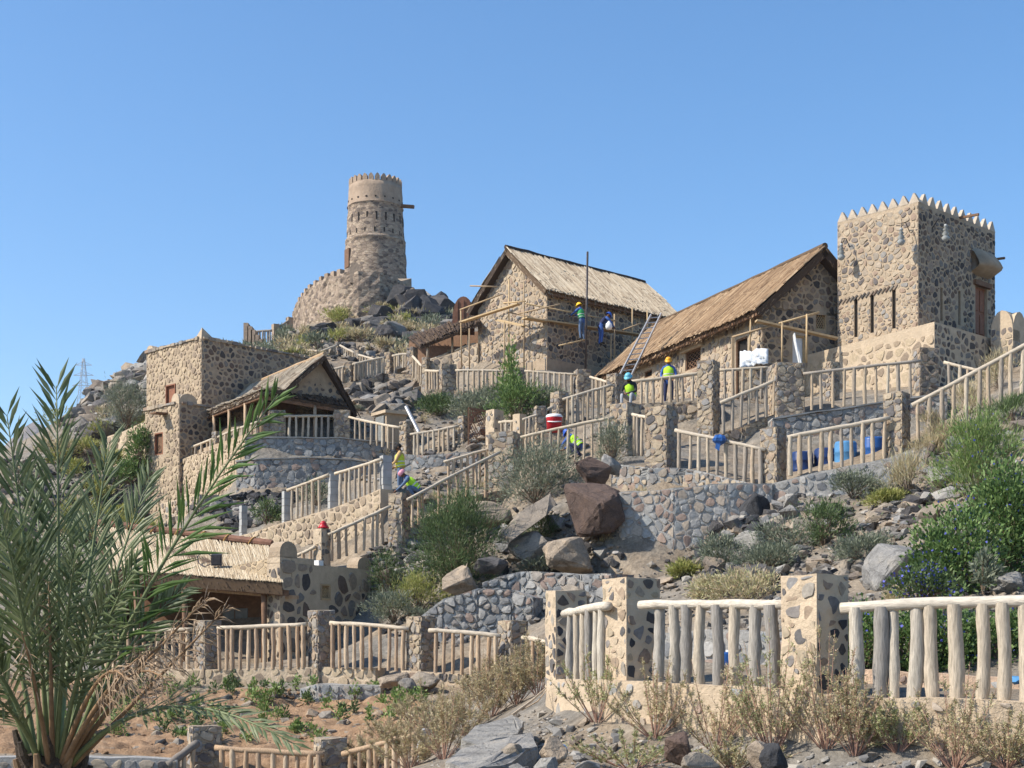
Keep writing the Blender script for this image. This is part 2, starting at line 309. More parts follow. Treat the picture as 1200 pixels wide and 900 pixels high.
wall_later('buttress', 'low tan wall end with shaded stones right above the reed roof', [(188, 590, 55, 640), (233, 579.5, 51, 622), (257, 580, 51.6, 620)], 0.6, 'mortar', 'st_mix', 0.24, 1.2, 0.03, 0.03, 0.96, extra=0.8)
wall_later('terrace_wall', 'grey rubble wall below the railing beside the brown lattice', [(462, 532, 51.8, 570), (500, 534, 51.4, 570), (560, 528, 51, 565)], 0.6, 'mas_grey', 'st_grey', 0.28, 1.3, 0.03, 0.03, 0.96, extra=0.8)
wall_later('rubble_wall', 'rubble stone bank under the railing with the blue cloth', [(716, 543, 40.6, 580), (760, 548, 39.6, 580), (800, 548, 39.3, 580), (895, 570, 37.5, 580)], 0.8, 'mas_grey', 'st_mix', 0.24, 1.2, 0.03, 0.03, 0.96, extra=0.6)
wall_later('terrace_wall', 'tan rubble wall under the railing of the standing worker', [(735, 474, 48.4, 510), (790, 471, 48.4, 515), (840, 468, 48.2, 520)], .8, 'mas_pillar', 'st_mix', .26, 1.3, 0.03, 0.03, 0.96, extra=.8)
wall_later('step_wall', 'tan rubble wall carrying the climbing railing next to the tall pillar', [(838, 508, 46.3, 535), (870, 500, 46.3, 530), (912, 484, 46.3, 530)], .7, 'mas_pillar', 'st_mix', .26, 1.3, 0.03, 0.03, 0.96, extra=.8)
wall_later('terrace_wall', 'dark rubble wall with pale sloping coping under the tower plinth railing', [(905, 492, 45.4, 530), (945, 485, 45.4, 530), (1000, 478, 45.4, 530), (1045, 470, 45.4, 530), (1110, 462, 45.2, 520)], .8, 'mas_grey', 'st_grey', .26, 1.4, 0.03, 0.03, 0.96, extra=.8, cop=.05)
wall_later('grey_retaining_wall', 'pale grey plastered rubble wall under the railing with the blue barrels', [(900, 567, 37.2, 612), (945, 556, 36.9, 605), (1045, 536, 36.4, 590), (1095, 515, 36.1, 570)], .8, 'mortar_grey', 'st_grey', .30, 1.3, 0.03, 0.02, 0.96, extra=.6)
wall_later('cobble_wall', 'tall grey and pink cobble retaining wall right of the brown boulder', [(702, 596, 38.6, 660), (716, 582, 37.5, 676), (728, 577, 37.25, 676), (790, 572, 36.9, 676), (852, 566, 36.9, 650), (905, 567, 37.05, 612)], .9, 'mortar_grey', 'st_warm', .21, 1.15, .014, .025, 1.0, extra=.7, jit=.46)
wall_later('terrace_wall', 'tan base wall of the upper terrace behind the green shrubs', [(500, 456, 61.8, 478), (560, 460, 61.4, 480), (640, 463, 60.8, 485), (715, 466, 59.4, 490)], .7, 'mas_pillar', None, extra=.8)
wall_later('stair_wall', 'tan base wall under the far zigzag railings above the dark stones', [(383, 452, 71, 470), (415, 447, 70.8, 470), (455, 438, 71.4, 458), (489, 439, 70.6, 460), (500, 456, 67.6, 475), (536, 458, 62, 478)], .7, 'mas_pillar', None, extra=.8)
wall_later('lean_to_wall', 'tan stone wall in front of the dark lean-to left of the scaffolded house', [(500, 424, 68.4, 450), (530, 414, 68.2, 450), (560, 402, 67.4, 450)], .5, 'mortar', 'st_mix', .3, 1.3, 0.03, 0.03, 0.96, extra=.8)
# ------------------------------------------------------------------ terrain heights
CTRL = [  # (column, row, distance) of bare ground read off the photograph
 (560,903,15),(640,905,14),(800,907,13.4),(1000,907,12.6),(1200,909,12.2),(1400,909,12),
 (650,845,20.4),(720,872,17.6),(850,893,16),(940,905,15.1),(1200,910,14),
 (540,898,18),(600,865,18.5),(480,905,20.5),(590,825,24),(610,800,28.5),
 (-100,940,22),(0,940,22),(100,940,22.8),(230,945,24),(300,945,25),(400,938,24.6),(480,915,24.2),
 (0,886,26.2),(150,886,26.4),(300,884,26.8),(400,884,26.6),(450,872,26.6),(530,850,26.5),
 (0,800,32.5),(150,803,32.8),(300,806,32.6),(450,812,31.2),(540,806,30.3),
 (-60,782,34.5),(150,782,35),(240,780,35),(370,778,34.6),(480,782,33.5),(600,786,31.8),
 (200,775,38),(330,772,38),(430,765,38.5),(180,680,44),(320,640,45.5),
 (450,728,37),(480,690,39),(430,662,41.5),(380,657,42.2),(465,640,43),(590,578,45.6),(530,612,43.8),
 (300,622,46),(340,606,48),(400,590,47.5),(440,582,47.5),(260,600,50),
 (530,704,37.4),(620,645,39.5),(600,700,36.8),(690,640,38),(700,690,35.3),(560,745,34.2),(520,786,32.4),(640,742,32),
 (700,786,22.5),(850,785,20),(1000,793,17.4),(1200,800,16.3),(800,740,26),(920,735,25),
 (760,692,30.5),(716,676,35.8),(790,676,35.6),(830,673,34.6),(900,652,31.8),(1000,604,32.3),(930,577,35.2),(860,600,34.2),
 (1045,540,36),(1100,600,30.5),(1190,560,29),(1200,640,25.2),(1100,690,24),(1000,705,24),(1200,705,21),(1080,745,20),
 (1090,520,36.5),(1200,462,36.2),(1300,420,37),(1150,500,35.2),(1300,520,31),(1300,650,22),
 (720,566,37.6),(660,585,40),(612,534,44.6),(716,536,43.6),(780,552,39.6),(893,572,37.6),(640,560,43),
 (835,512,45.8),(907,490,45.8),(951,480,46),(1067,466,45.6),(1150,450,44),
 (750,478,48.8),(822,472,48.6),(664,504,49.6),(708,492,49.6),(870,470,50),
 (535,460,61.6),(600,463,61),(680,464,59.6),(600,484,55),(560,505,52),(500,520,53),
 (640,434,63.5),(560,434,67),(700,442,68),(720,448,64),(893,474,51.6),
 (1095,460,48),(1180,430,51),(940,474,50.5),
 (340,512,55.8),(400,514,56),(287,586,51.5),(420,560,50),(462,545,50),(520,545,49),(240,622,50.5),
 (172,560,61),(130,548,61),(110,522,66),(80,600,55),(0,650,50),(-60,620,55),(140,620,54),
 (100,482,76),(215,418,80),(150,442,80),(60,505,76),(0,545,76),(-80,590,80),(170,425,84),(215,470,68),
 (320,444,74),(300,412,104),(345,402,108),(400,392,100),(480,402,85),(350,384,112),(440,380,106),(478,352,110),
 (440,338,116),(520,370,112),(545,378,104),(420,425,82),(450,445,74),(390,460,68),(470,470,63),(470,436,72),(430,410,92),
 (560,425,76),(620,410,90),(700,425,85),(800,436,80),(900,430,75),(1000,446,68),(1190,404,57),(1300,390,56),(1300,440,46),
 (500,385,103),(385,375,112)]
CW = [(-5,4,-1.6),(5,4,-1.6),(0,-6,-1.6),(-14,10,-2.1),(14,9,-1.3),(-30,18,-2.6),(25,20,0.5),(-34,45,1.0),(-36,70,7),(40,45,9),(44,70,12),
 (-11,124,27),(0,128,22),(-40,110,12),(20,110,17),(45,110,12),(-12,150,14),(20,150,10),(-45,150,6),(50,150,6)]
_wc = []
for (a_, k_) in WQ:
    pts_ = a_[2]; th_ = a_[3]
    for q0, q1 in zip(pts_[:-1], pts_[1:]):
        A0, B0 = P(q0[0], q0[1], q0[2]), P(q1[0], q1[1], q1[2]); L_ = math.hypot(B0.x - A0.x, B0.y - A0.y); n_ = max(1, int(L_ / 0.9)); d_ = Vector((B0.x - A0.x, B0.y - A0.y, 0)).normalized(); nn_ = Vector((d_.y, -d_.x, 0))
        for i in range(n_ + 1):
            s_ = i / n_; tp = A0.lerp(B0, s_); zf = (VH - q0[3]) / F * q0[2] * (1 - s_) + (VH - q1[3]) / F * q1[2] * s_
            f_ = tp + nn_ * 0.35; b_ = tp - nn_ * (th_ * 0.9); _wc.append((f_.x, f_.y, zf)); _wc.append((b_.x, b_.y, tp.z - 0.12))
_c = np.array([tuple(P(*q)) for q in CTRL] + CW + _wc)
def _phi(d): return d
_n = len(_c); _A = np.zeros((_n + 3, _n + 3))
_A[:_n, :_n] = _phi(np.linalg.norm(_c[:, None, :2] - _c[None, :, :2], axis=2)) - 0.05 * np.eye(_n)
_A[:_n, _n] = 1; _A[:_n, _n + 1:] = _c[:, :2]; _A[_n:, :_n] = _A[:_n, _n:].T
_w = np.linalg.solve(_A, np.concatenate([_c[:, 2], [0, 0, 0]]))
def _fbm(x, y):
    z = np.zeros_like(x); a = 1.0; fr = 0.55
    for k in range(4):
        z += a * np.sin(fr * x * 1.7 + 1.3 * k + 1.9 * np.sin(fr * y * 1.1 + k)) * np.cos(fr * y * 1.5 - 0.7 * k + 1.6 * np.sin(fr * x * 0.9 + 2 * k))
        a *= 0.5; fr *= 2.1
    return z
def _hraw(x, y):
    out = np.empty(x.shape); xf = x.ravel(); yf = y.ravel(); res = np.empty(xf.shape)
    for i in range(0, len(xf), 20000):
        q = np.stack([xf[i:i + 20000], yf[i:i + 20000]], 1)
        d = np.sqrt(((q[:, None, :] - _c[None, :, :2]) ** 2).sum(2))
        res[i:i + 20000] = d @ _w[:_n] + _w[_n] + q @ _w[_n + 1:]
    out = res.reshape(x.shape)
    dx = np.maximum(0, np.abs(x) - 42); dy = np.maximum(0, np.maximum(y - 140, -8 - y)); d = np.hypot(dx, dy)
    s = np.clip(d / 45.0, 0, 1); s = s * s * (3 - 2 * s)
    h = out * (1 - s) + (-3.0) * s
    return h + 0.055 * _fbm(x, y) * np.clip((y - 3) / 20, 0.3, 1.5) * (1 - s)
def axis(lo, hi, step, far, grow=1.25):
    a = list(np.arange(lo, hi + 1e-6, step)); s = step; x = a[-1]; up = []
    while x < far: s *= grow; x += s; up.append(x)
    s = step; x = a[0]; dn = []
    while x > -far: s *= grow; x -= s; dn.append(x)
    return np.array(dn[::-1] + a + up)
GX = axis(-30, 32, 0.4, 6000); GY = np.concatenate([axis(8, 72, 0.4, 0.0)[:0], [-6000, -3000, -1500, -700, -300, -150, -80, -40, -20, -10, -4, 0, 3, 5.5, 7.2], np.arange(8, 72, 0.4), np.arange(72, 130, 0.9), [131, 134, 138, 144, 152, 164, 180, 200, 230, 280, 360, 500, 700, 1000, 1500, 2500, 4000, 7000]])
_gx, _gy = np.meshgrid(GX, GY); HG = _hraw(_gx, _gy)
def H(x, y):
    """terrain height, bilinear on the mesh grid"""
    x = np.atleast_1d(np.asarray(x, float)); y = np.atleast_1d(np.asarray(y, float))
    i = np.clip(np.searchsorted(GX, x) - 1, 0, len(GX) - 2); j = np.clip(np.searchsorted(GY, y) - 1, 0, len(GY) - 2)
    a = np.clip((x - GX[i]) / (GX[i + 1] - GX[i]), 0, 1); b = np.clip((y - GY[j]) / (GY[j + 1] - GY[j]), 0, 1)
    r = (HG[j, i] * (1 - a) + HG[j, i + 1] * a) * (1 - b) + (HG[j + 1, i] * (1 - a) + HG[j + 1, i + 1] * a) * b
    return r if len(r) > 1 else float(r[0])
_DS = np.concatenate([np.arange(7, 60, 0.15), np.arange(60, 135, 0.35)])
def ghit(u, v, d0=7.0):
    """where the sight line through a pixel first meets the ground"""
    D = _DS[_DS >= d0]; x = (u - UC) / F * D; z = (VH - v) / F * D
    below = np.nonzero(z < H(x, D))[0]
    if len(below) == 0: return None
    k = below[0]; return Vector((x[k], D[k], H(x[k], D[k])))
def on_ground(x, y): return Vector((x, y, H(x, y)))

def m_ground():
    m, t, b = nt('stony_dry_ground'); p = geo_pos(t)
    big = noise_tex(t, 0.35, 5, 0.6, p); mid = noise_tex(t, 2.2, 6, 0.7, p); fine = noise_tex(t, 18, 5, 0.75, p)
    c1 = ramp(t, mid.outputs[0], [(0.3, (0.17, 0.13, 0.09)), (0.55, (0.31, 0.245, 0.175)), (0.75, (0.40, 0.325, 0.235))])
    c2 = ramp(t, mid.outputs[0], [(0.3, (0.12, 0.11, 0.095)), (0.6, (0.26, 0.235, 0.20)), (0.8, (0.35, 0.32, 0.275))])
    mk = ramp(t, big.outputs[0], [(0.4, (0,) * 3), (0.6, (1,) * 3)])
    c = mixc(t, mk, c1, c2)
    sh = ramp(t, fine.outputs[0], [(0.3, (0.6,) * 3), (0.7, (1.2,) * 3)])
    t.links.new(mixc(t, 1.0, c, sh, 'MULTIPLY'), b.inputs['Base Color'])
    b.inputs['Roughness'].default_value = 0.95; b.inputs['Specular IOR Level'].default_value = 0.1
    vo = N(t, 'ShaderNodeTexVoronoi'); vo.inputs['Scale'].default_value = 6; t.links.new(p, vo.inputs['Vector'])
    bump(t, b, mixc(t, 0.5, fine.outputs[0], vo.outputs['Distance']), 0.8, 0.08); return m
M['ground'] = m_ground()
ny, nx = _gx.shape
idx = np.arange(ny * nx).reshape(ny, nx)
quads = np.stack([idx[:-1, :-1], idx[:-1, 1:], idx[1:, 1:], idx[1:, :-1]], -1).reshape(-1, 4)
gme = fast_mesh('ground', np.stack([_gx, _gy, HG], -1).reshape(-1, 3), quads, 4, M['ground'], True)
go = bpy.data.objects.new('ground', gme); COL.objects.link(go); WL[go.name] = Vector((0, 0, 0)); go['kind'] = 'structure'

# brown planted bed below the railings
def m_soil():
    m, t, b = nt('brown_garden_soil'); p = geo_pos(t)
    mid = noise_tex(t, 3.0, 6, 0.7, p); fine = noise_tex(t, 25, 5, 0.75, p)
    c = ramp(t, mid.outputs[0], [(0.3, (0.27, 0.165, 0.095)), (0.55, (0.43, 0.275, 0.165)), (0.8, (0.49, 0.345, 0.225))])
    sh = ramp(t, fine.outputs[0], [(0.3, (0.65,) * 3), (0.7, (1.15,) * 3)])
    t.links.new(mixc(t, 1.0, c, sh, 'MULTIPLY'), b.inputs['Base Color']); b.inputs['Roughness'].default_value = 0.95
    b.inputs['Specular IOR Level'].default_value = 0.1
    bump(t, b, mixc(t, 0.5, mid.outputs[0], fine.outputs[0]), 1.0, 0.1); return m
M['soil'] = m_soil()
vs_, fs_ = [], []; nu, nd = 170, 90
for j in range(nd + 1):
    for i in range(nu + 1):
        u = -120 + (500 + 120) * i / nu; D = 26.1 + (32.9 - 26.1) * j / nd - max(0, (u - 380)) / 120 * 1.4 * j / nd
        x = (u - UC) / F * (26.1 + 6.8 * j / nd) ; h = H(x, D)
        e = min(i, nu - i, j, nd - j); lump = 0.11 * noise.noise((x * 1.9, D * 1.9, 0)) + 0.08 * noise.noise((x * 5, D * 5, 3))
        vs_.append((x, D, h + (0.06 + lump if e > 0 else -0.12)))
for j in range(nd):
    for i in range(nu):
        q = j * (nu + 1) + i; fs_.append((q, q + 1, q + nu + 2, q + nu + 1))
obj('garden_bed', vs_, fs_, M['soil'], None, True, 'structure')

# far mountains beyond the valley
M['mountain'] = m_plain('barren_mountain_rock', (0.20, 0.165, 0.14), 0.95, 0.25, 0.01, 0.6, 20)
vs_, fs_ = [], []; nu, nd = 60, 24
for j in range(nd + 1):
    for i in range(nu + 1):
        x = -1500 + 1400 * i / nu; y = 1500 + 900 * j / nd; s = math.sin(math.pi * j / nd)
        h = (215 + 70 * math.sin(i * 0.35 + 0.5) + 35 * math.sin(i * 0.9)) * s * (0.65 + 0.35 * min(1, i / 12)) * max(0.0, min(1, (nu - i) / 14))
        h += 60 * noise.noise((x * 0.004, y * 0.004, 1)) * s + 25 * noise.noise((x * 0.012, y * 0.012, 5)) * s
        vs_.append((x, y, h - 12))
for j in range(nd):
    for i in range(nu):
        q = j * (nu + 1) + i; fs_.append((q, q + 1, q + nu + 2, q + nu + 1))
obj('mountain', vs_, fs_, M['mountain'], None, True, 'structure')

# ------------------------------------------------------------------ stone facing
def cells(W, Hh, s, asp, rng, jit=0.38, gap=0.03, inside=None, keep=1.0, planes=()):
    """rounded irregular stones laid in rough courses on a W x Hh rectangle -> list of polygons"""
    sx, sy = s * math.sqrt(asp), s / math.sqrt(asp)
    nx_ = max(1, int(round(W / sx))); ny_ = max(1, int(round(Hh / sy))); sx = W / nx_; sy = Hh / ny_
    pt = {}
    for j in range(-2, ny_ + 2):
        off = 0.5 * (j % 2) + rng.uniform(-0.2, 0.2)
        for i in range(-2, nx_ + 2):
            pt[i, j] = ((i + 0.5 + off - 0.25 + rng.uniform(-jit, jit)) * sx, (j + 0.5 + rng.uniform(-jit, jit) * 0.8) * sy)
    out = []; wt = {q: rng.uniform(-.32, .32) * s * s for q in pt}
    for j in range(ny_):
        for i in range(-1, nx_ + 1):
            if rng.random() > keep: continue
            cx, cy = pt[i, j]
            poly = [(cx - sx * 1.2, cy - sy), (cx + sx * 1.2, cy - sy), (cx + sx * 1.2, cy + sy), (cx - sx * 1.2, cy + sy)]
            g = gap * rng.uniform(0.6, 1.7)
            pl = [(1, 0, W - 0.012), (-1, 0, -0.012), (0, 1, Hh - 0.012), (0, -1, -0.012)] + list(planes)
            for dj in (-2, -1, 0, 1, 2):
                for di in (-2, -1, 0, 1, 2):
                    if (di or dj) and (i + di, j + dj) in pt:
                        qx, qy = pt[i + di, j + dj]; dx, dy = qx - cx, qy - cy; L = math.hypot(dx, dy)
                        if L < 1e-6: continue
                        dx /= L; dy /= L; pl.append((dx, dy, dx * cx + dy * cy + L / 2 + (wt[i, j] - wt[i + di, j + dj]) / (2 * L) - g / 2))
            for (a, b_, c_) in pl:
                np_ = []; m = len(poly)
                for k in range(m):
                    p, q = poly[k], poly[(k + 1) % m]; dp = a * p[0] + b_ * p[1] - c_; dq = a * q[0] + b_ * q[1] - c_
                    if dp <= 0: np_.append(p)
                    if (dp < 0 < dq) or (dq < 0 < dp):
                        tt = dp / (dp - dq); np_.append((p[0] + (q[0] - p[0]) * tt, p[1] + (q[1] - p[1]) * tt))
                poly = np_
                if len(poly) < 3: break
            if len(poly) < 3: continue
            m = len(poly); r2 = []
            for k in range(m):                                   # knock the corners off
                p, q = poly[k], poly[(k + 1) % m]; e = rng.uniform(0.18, 0.32)
                r2 += [(p[0] + (q[0] - p[0]) * e, p[1] + (q[1] - p[1]) * e), (p[0] + (q[0] - p[0]) * (1 - e), p[1] + (q[1] - p[1]) * (1 - e))]
            mr = [r2[0]]
            for q in r2[1:]:
                if math.hypot(q[0] - mr[-1][0], q[1] - mr[-1][1]) > s * 0.07: mr.append(q)
            cx_ = sum(q[0] for q in mr) / len(mr); cy_ = sum(q[1] for q in mr) / len(mr); sh_ = rng.uniform(0.88, 1.05)
            poly = [(cx_ + (q[0] - cx_) * sh_ * rng.uniform(.9, 1.06), cy_ + (q[1] - cy_) * sh_ * rng.uniform(.9, 1.06)) for q in mr]
            if len(poly) < 4: continue
            A = 0.5 * abs(sum(poly[k][0] * poly[(k + 1) % len(poly)][1] - poly[(k + 1) % len(poly)][0] * poly[k][1] for k in range(len(poly))))
            if A < 0.04 * s * s: continue
            if inside and not all(inside(q[0], q[1]) for q in poly): continue
            out.append((A, poly))
    return out
def stone_geo(poly, O, ex, ey, n, proud, rng):
    cx = sum(q[0] for q in poly) / len(poly); cy = sum(q[1] for q in poly) / len(poly); m = len(poly)
    h = proud * rng.uniform(0.6, 1.3); tx, ty = rng.uniform(-.25, .25), rng.uniform(-.25, .25); vs, r1 = [], []
    for (x, y) in poly: vs.append(O + ex * x + ey * y - n * 0.03)
    for (x, y) in poly:
        k = rng.uniform(0.80, 0.92); dx, dy = (x - cx) * k, (y - cy) * k
        vs.append(O + ex * (cx + dx) + ey * (cy + dy) + n * (h * rng.uniform(0.75, 1.0) + h * 0 + (tx * dx + ty * dy) * 0.5))
    vs.append(O + ex * cx + ey * cy + n * h * 1.12)
    fs = [(k, (k + 1) % m, m + (k + 1) % m, m + k) for k in range(m)] + [(m + k, m + (k + 1) % m, 2 * m) for k in range(m)]
    return vs, fs
class Facing:
    """collects the stones of one thing: large ones become parts, the rest one joined part"""
    def __init__(s, parent, mat, name='stone', minpx=9.0, cap=300): s.p = parent; s.m = mat; s.n = name; s.it = []; s.minpx = minpx; s.cap = cap
    def face(s, O, ex, ey, n, W, Hh, size, asp=1.5, gap=0.03, proud=0.03, keep=1.0, inside=None, rng=R, jit=0.38, planes=()):
        O, ex, ey, n = Vector(O), Vector(ex), Vector(ey), Vector(n)
        for (A, poly) in cells(W, Hh, size, asp, rng, jit, gap, inside, keep, planes):
            c = O + ex * poly[0][0] + ey * poly[0][1]
            vs, fs = stone_geo(poly, O, ex, ey, n, proud, rng); s.it.append((math.sqrt(A) * F / max(c.y, 1), vs, fs))
        return s
    def done(s):
        s.it.sort(key=lambda q: -q[0]); rest = MB(); k = 0
        for (q, vs, fs) in s.it:
            if q >= s.minpx and k < s.cap:
                c = sum(vs, Vector()) / len(vs); obj(s.n, vs, fs, s.m, s.p, origin=c); k += 1
            else: rest.add(vs, fs)
        if rest.v: rest.obj(s.n + '_facing', s.m, s.p, kind='stuff')
def holed(mb, O, ex, ey, n, W, Hh, holes, depth=0.25, inside=None, sub=None):
    """wall face with rectangular openings (x0,y0,x1,y1) and their reveals"""
    xs = sorted({0, W} | {h[0] for h in holes} | {h[2] for h in holes}); ys = sorted({0, Hh} | {h[1] for h in holes} | {h[3] for h in holes})
    pt = lambda x, y, d=0: O + ex * x + ey * y - n * d
    for a, b_ in zip(xs[:-1], xs[1:]):
        for c, d in zip(ys[:-1], ys[1:]):
            mx, my = (a + b_) / 2, (c + d) / 2
            if any(h[0] < mx < h[2] and h[1] < my < h[3] for h in holes): continue
            mb.add([pt(a, c), pt(b_, c), pt(b_, d), pt(a, d)], [(0, 1, 2, 3)])
    for (x0, y0, x1, y1) in holes:
        for (p, q) in (((x0, y0), (x1, y0)), ((x1, y0), (x1, y1)), ((x1, y1), (x0, y1)), ((x0, y1), (x0, y0))):
            mb.add([pt(*p), pt(*q), pt(q[0], q[1], depth), pt(p[0], p[1], depth)], [(0, 1, 2, 3)])

# ------------------------------------------------------------------ pillars, railings, walls
def pillar(uL, uc, uR, vt, vb, D, label, mat='mas_pillar', st='st_mix', size=0.17, asp=1.8, keep=0.97, proud=0.022, gap=0.022, group='stone pillars of the railings', extra=0.5, name='stone_pillar', wmax=0.9):
    a = max(0.03, (uc - uL) / F * D); b = max(0.03, (uR - uc) / F * D); w = min(wmax, math.hypot(a, b)); th = math.atan2(a, b)
    c = P(uc, vt, D); zb = (VH - vb) / F * D - extra; zt = c.z
    lx = Vector((-math.sin(th), math.cos(th), 0)); rx = Vector((math.cos(th), math.sin(th), 0))
    base = Vector((c.x, c.y, 0)); ctr = base + (lx + rx) * w / 2; ctr.z = zb
    t = thing(name, label, 'pillar', ctr, group)
    mb = MB(); nz = max(2, int((zt - zb) / 0.22)); k = 3; rng = random.Random(int(uc * 7 + vt)); ring = []
    for q in range(k): ring.append(base + rx * w * q / k)
    for q in range(k): ring.append(base + rx * w + lx * w * q / k)
    for q in range(k): ring.append(base + rx * w * (1 - q / k) + lx * w)
    for q in range(k): ring.append(base + lx * w * (1 - q / k))
    m = len(ring); cc = base + (lx + rx) * w / 2
    for j in range(nz + 1):
        z = zb + (zt - zb) * j / nz
        for q in ring:
            d = (q - cc).normalized() * rng.uniform(-0.012, 0.012); mb.v.append((q.x + d.x, q.y + d.y, z + (rng.uniform(-0.012, 0.012) if j == nz else 0)))
    for j in range(nz):
        for q in range(m): mb.f.append((j * m + q, j * m + (q + 1) % m, (j + 1) * m + (q + 1) % m, (j + 1) * m + q))
    mb.v.append((cc.x, cc.y, zt + 0.012)); e = len(mb.v) - 1
    for q in range(m): mb.f.append((nz * m + q, nz * m + (q + 1) % m, e))
    mb.obj('core', M[mat], t)
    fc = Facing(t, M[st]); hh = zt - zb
    fc.face((base.x, base.y, zb), rx, (0, 0, 1), -lx, w, hh, size, asp, gap, proud, keep, rng=rng); fc.done(); fc = Facing(t, M['st_lit'], 'lit_stone')  # left face gets paler stones, sunlight put into their colour
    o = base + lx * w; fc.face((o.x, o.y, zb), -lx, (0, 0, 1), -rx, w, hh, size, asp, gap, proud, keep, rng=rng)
    fc.done(); return t
def _picket_pool(n):
    out = []
    for i in range(n):
        mb = MB(); ox = oy = 0; k = 7; m = 9; bend = R.uniform(-.5, .5); lump = R.randint(1, 5)
        for j in range(k):
            ox += R.uniform(-.12, .12); oy += R.uniform(-.12, .12); rr = R.uniform(0.9, 1.08) * (1.16 if j == lump else 1)
            for q in range(m):
                a = 2 * math.pi * q / m; e = rr * R.uniform(.94, 1.06); mb.v.append((ox + bend * math.sin(math.pi * j / 6) + math.cos(a) * e, oy + math.sin(a) * e, j / (k - 1)))
        for j in range(k - 1):
            for q in range(m): mb.f.append((j * m + q, j * m + (q + 1) % m, (j + 1) * m + (q + 1) % m, (j + 1) * m + q))
        mb.f += [tuple(range(m - 1, -1, -1)), tuple((k - 1) * m + q for q in range(m))]
        out.append(mb)
    return out
_PP = _picket_pool(9); _PM = {}
def picket_mesh(i, mat):
    if (i, mat) not in _PM: _PM[i, mat] = new_mesh('picket', _PP[i].v, _PP[i].f, M[mat], True)
    return _PM[i, mat]
def railing(a, b, n, label, mat='wood', rmat=None, us=None, r=0.048, rr=0.052, group='log railings', over=(0.05, 0.05), widths=None, name='log_railing', lean=0.02, drop=0.04):
    """a, b = (column, rail row, foot row, distance) at the two ends"""
    A, B = P(a[0], a[1], a[3]), P(b[0], b[1], b[3]); zA = (VH - a[2]) / F * a[3]; zB = (VH - b[2]) / F * b[3]
    mid = (A + B) / 2; t = thing(name, label, 'railing', (mid.x, mid.y, (zA + zB) / 2), group)
    rng = random.Random(int(a[0] * 13 + a[1] * 7)); d = (B - A).normalized()
    A2, B2 = A - d * over[0], B + d * over[1]; pts, rs = [], []; k = 9; sag = rng.uniform(-0.02, 0.025)
    for i in range(k):
        s = i / (k - 1); p = A2.lerp(B2, s); p.z += sag * math.sin(math.pi * s) + rng.uniform(-.008, .008); p.y += rng.uniform(-.008, .008)
        pts.append(p); rs.append(rr * rng.uniform(0.9, 1.1))
    MB().tube(pts, rs, 9, True, 0.04).obj('rail', M[rmat or ('wood_rail' if mat == 'wood' else 'wood_rail')], t, True)
    if us is None: ss = [(i + 0.5 + rng.uniform(-.16, .16)) / n for i in range(n)]
    else:
        ss = []
        for u in us:                                            # column -> share of the span, with perspective
            k_ = (u - UC) / F; den = (B.x - A.x) - k_ * (B.y - A.y); ss.append((k_ * A.y - A.x) / den)
    for i, s in enumerate(ss):
        top = A.lerp(B, s); zb = zA + (zB - zA) * s - drop; rad_ = (widths[i] / 2 / px(top.y)) if widths else r * rng.uniform(0.8, 1.15)
        inst('picket', picket_mesh(rng.randrange(9), mat), t, (top.x, top.y, zb), (rng.uniform(-lean, lean), rng.uniform(-lean, lean), rng.uniform(0, 6.28)), (rad_, rad_, top.z - zb))
    return t
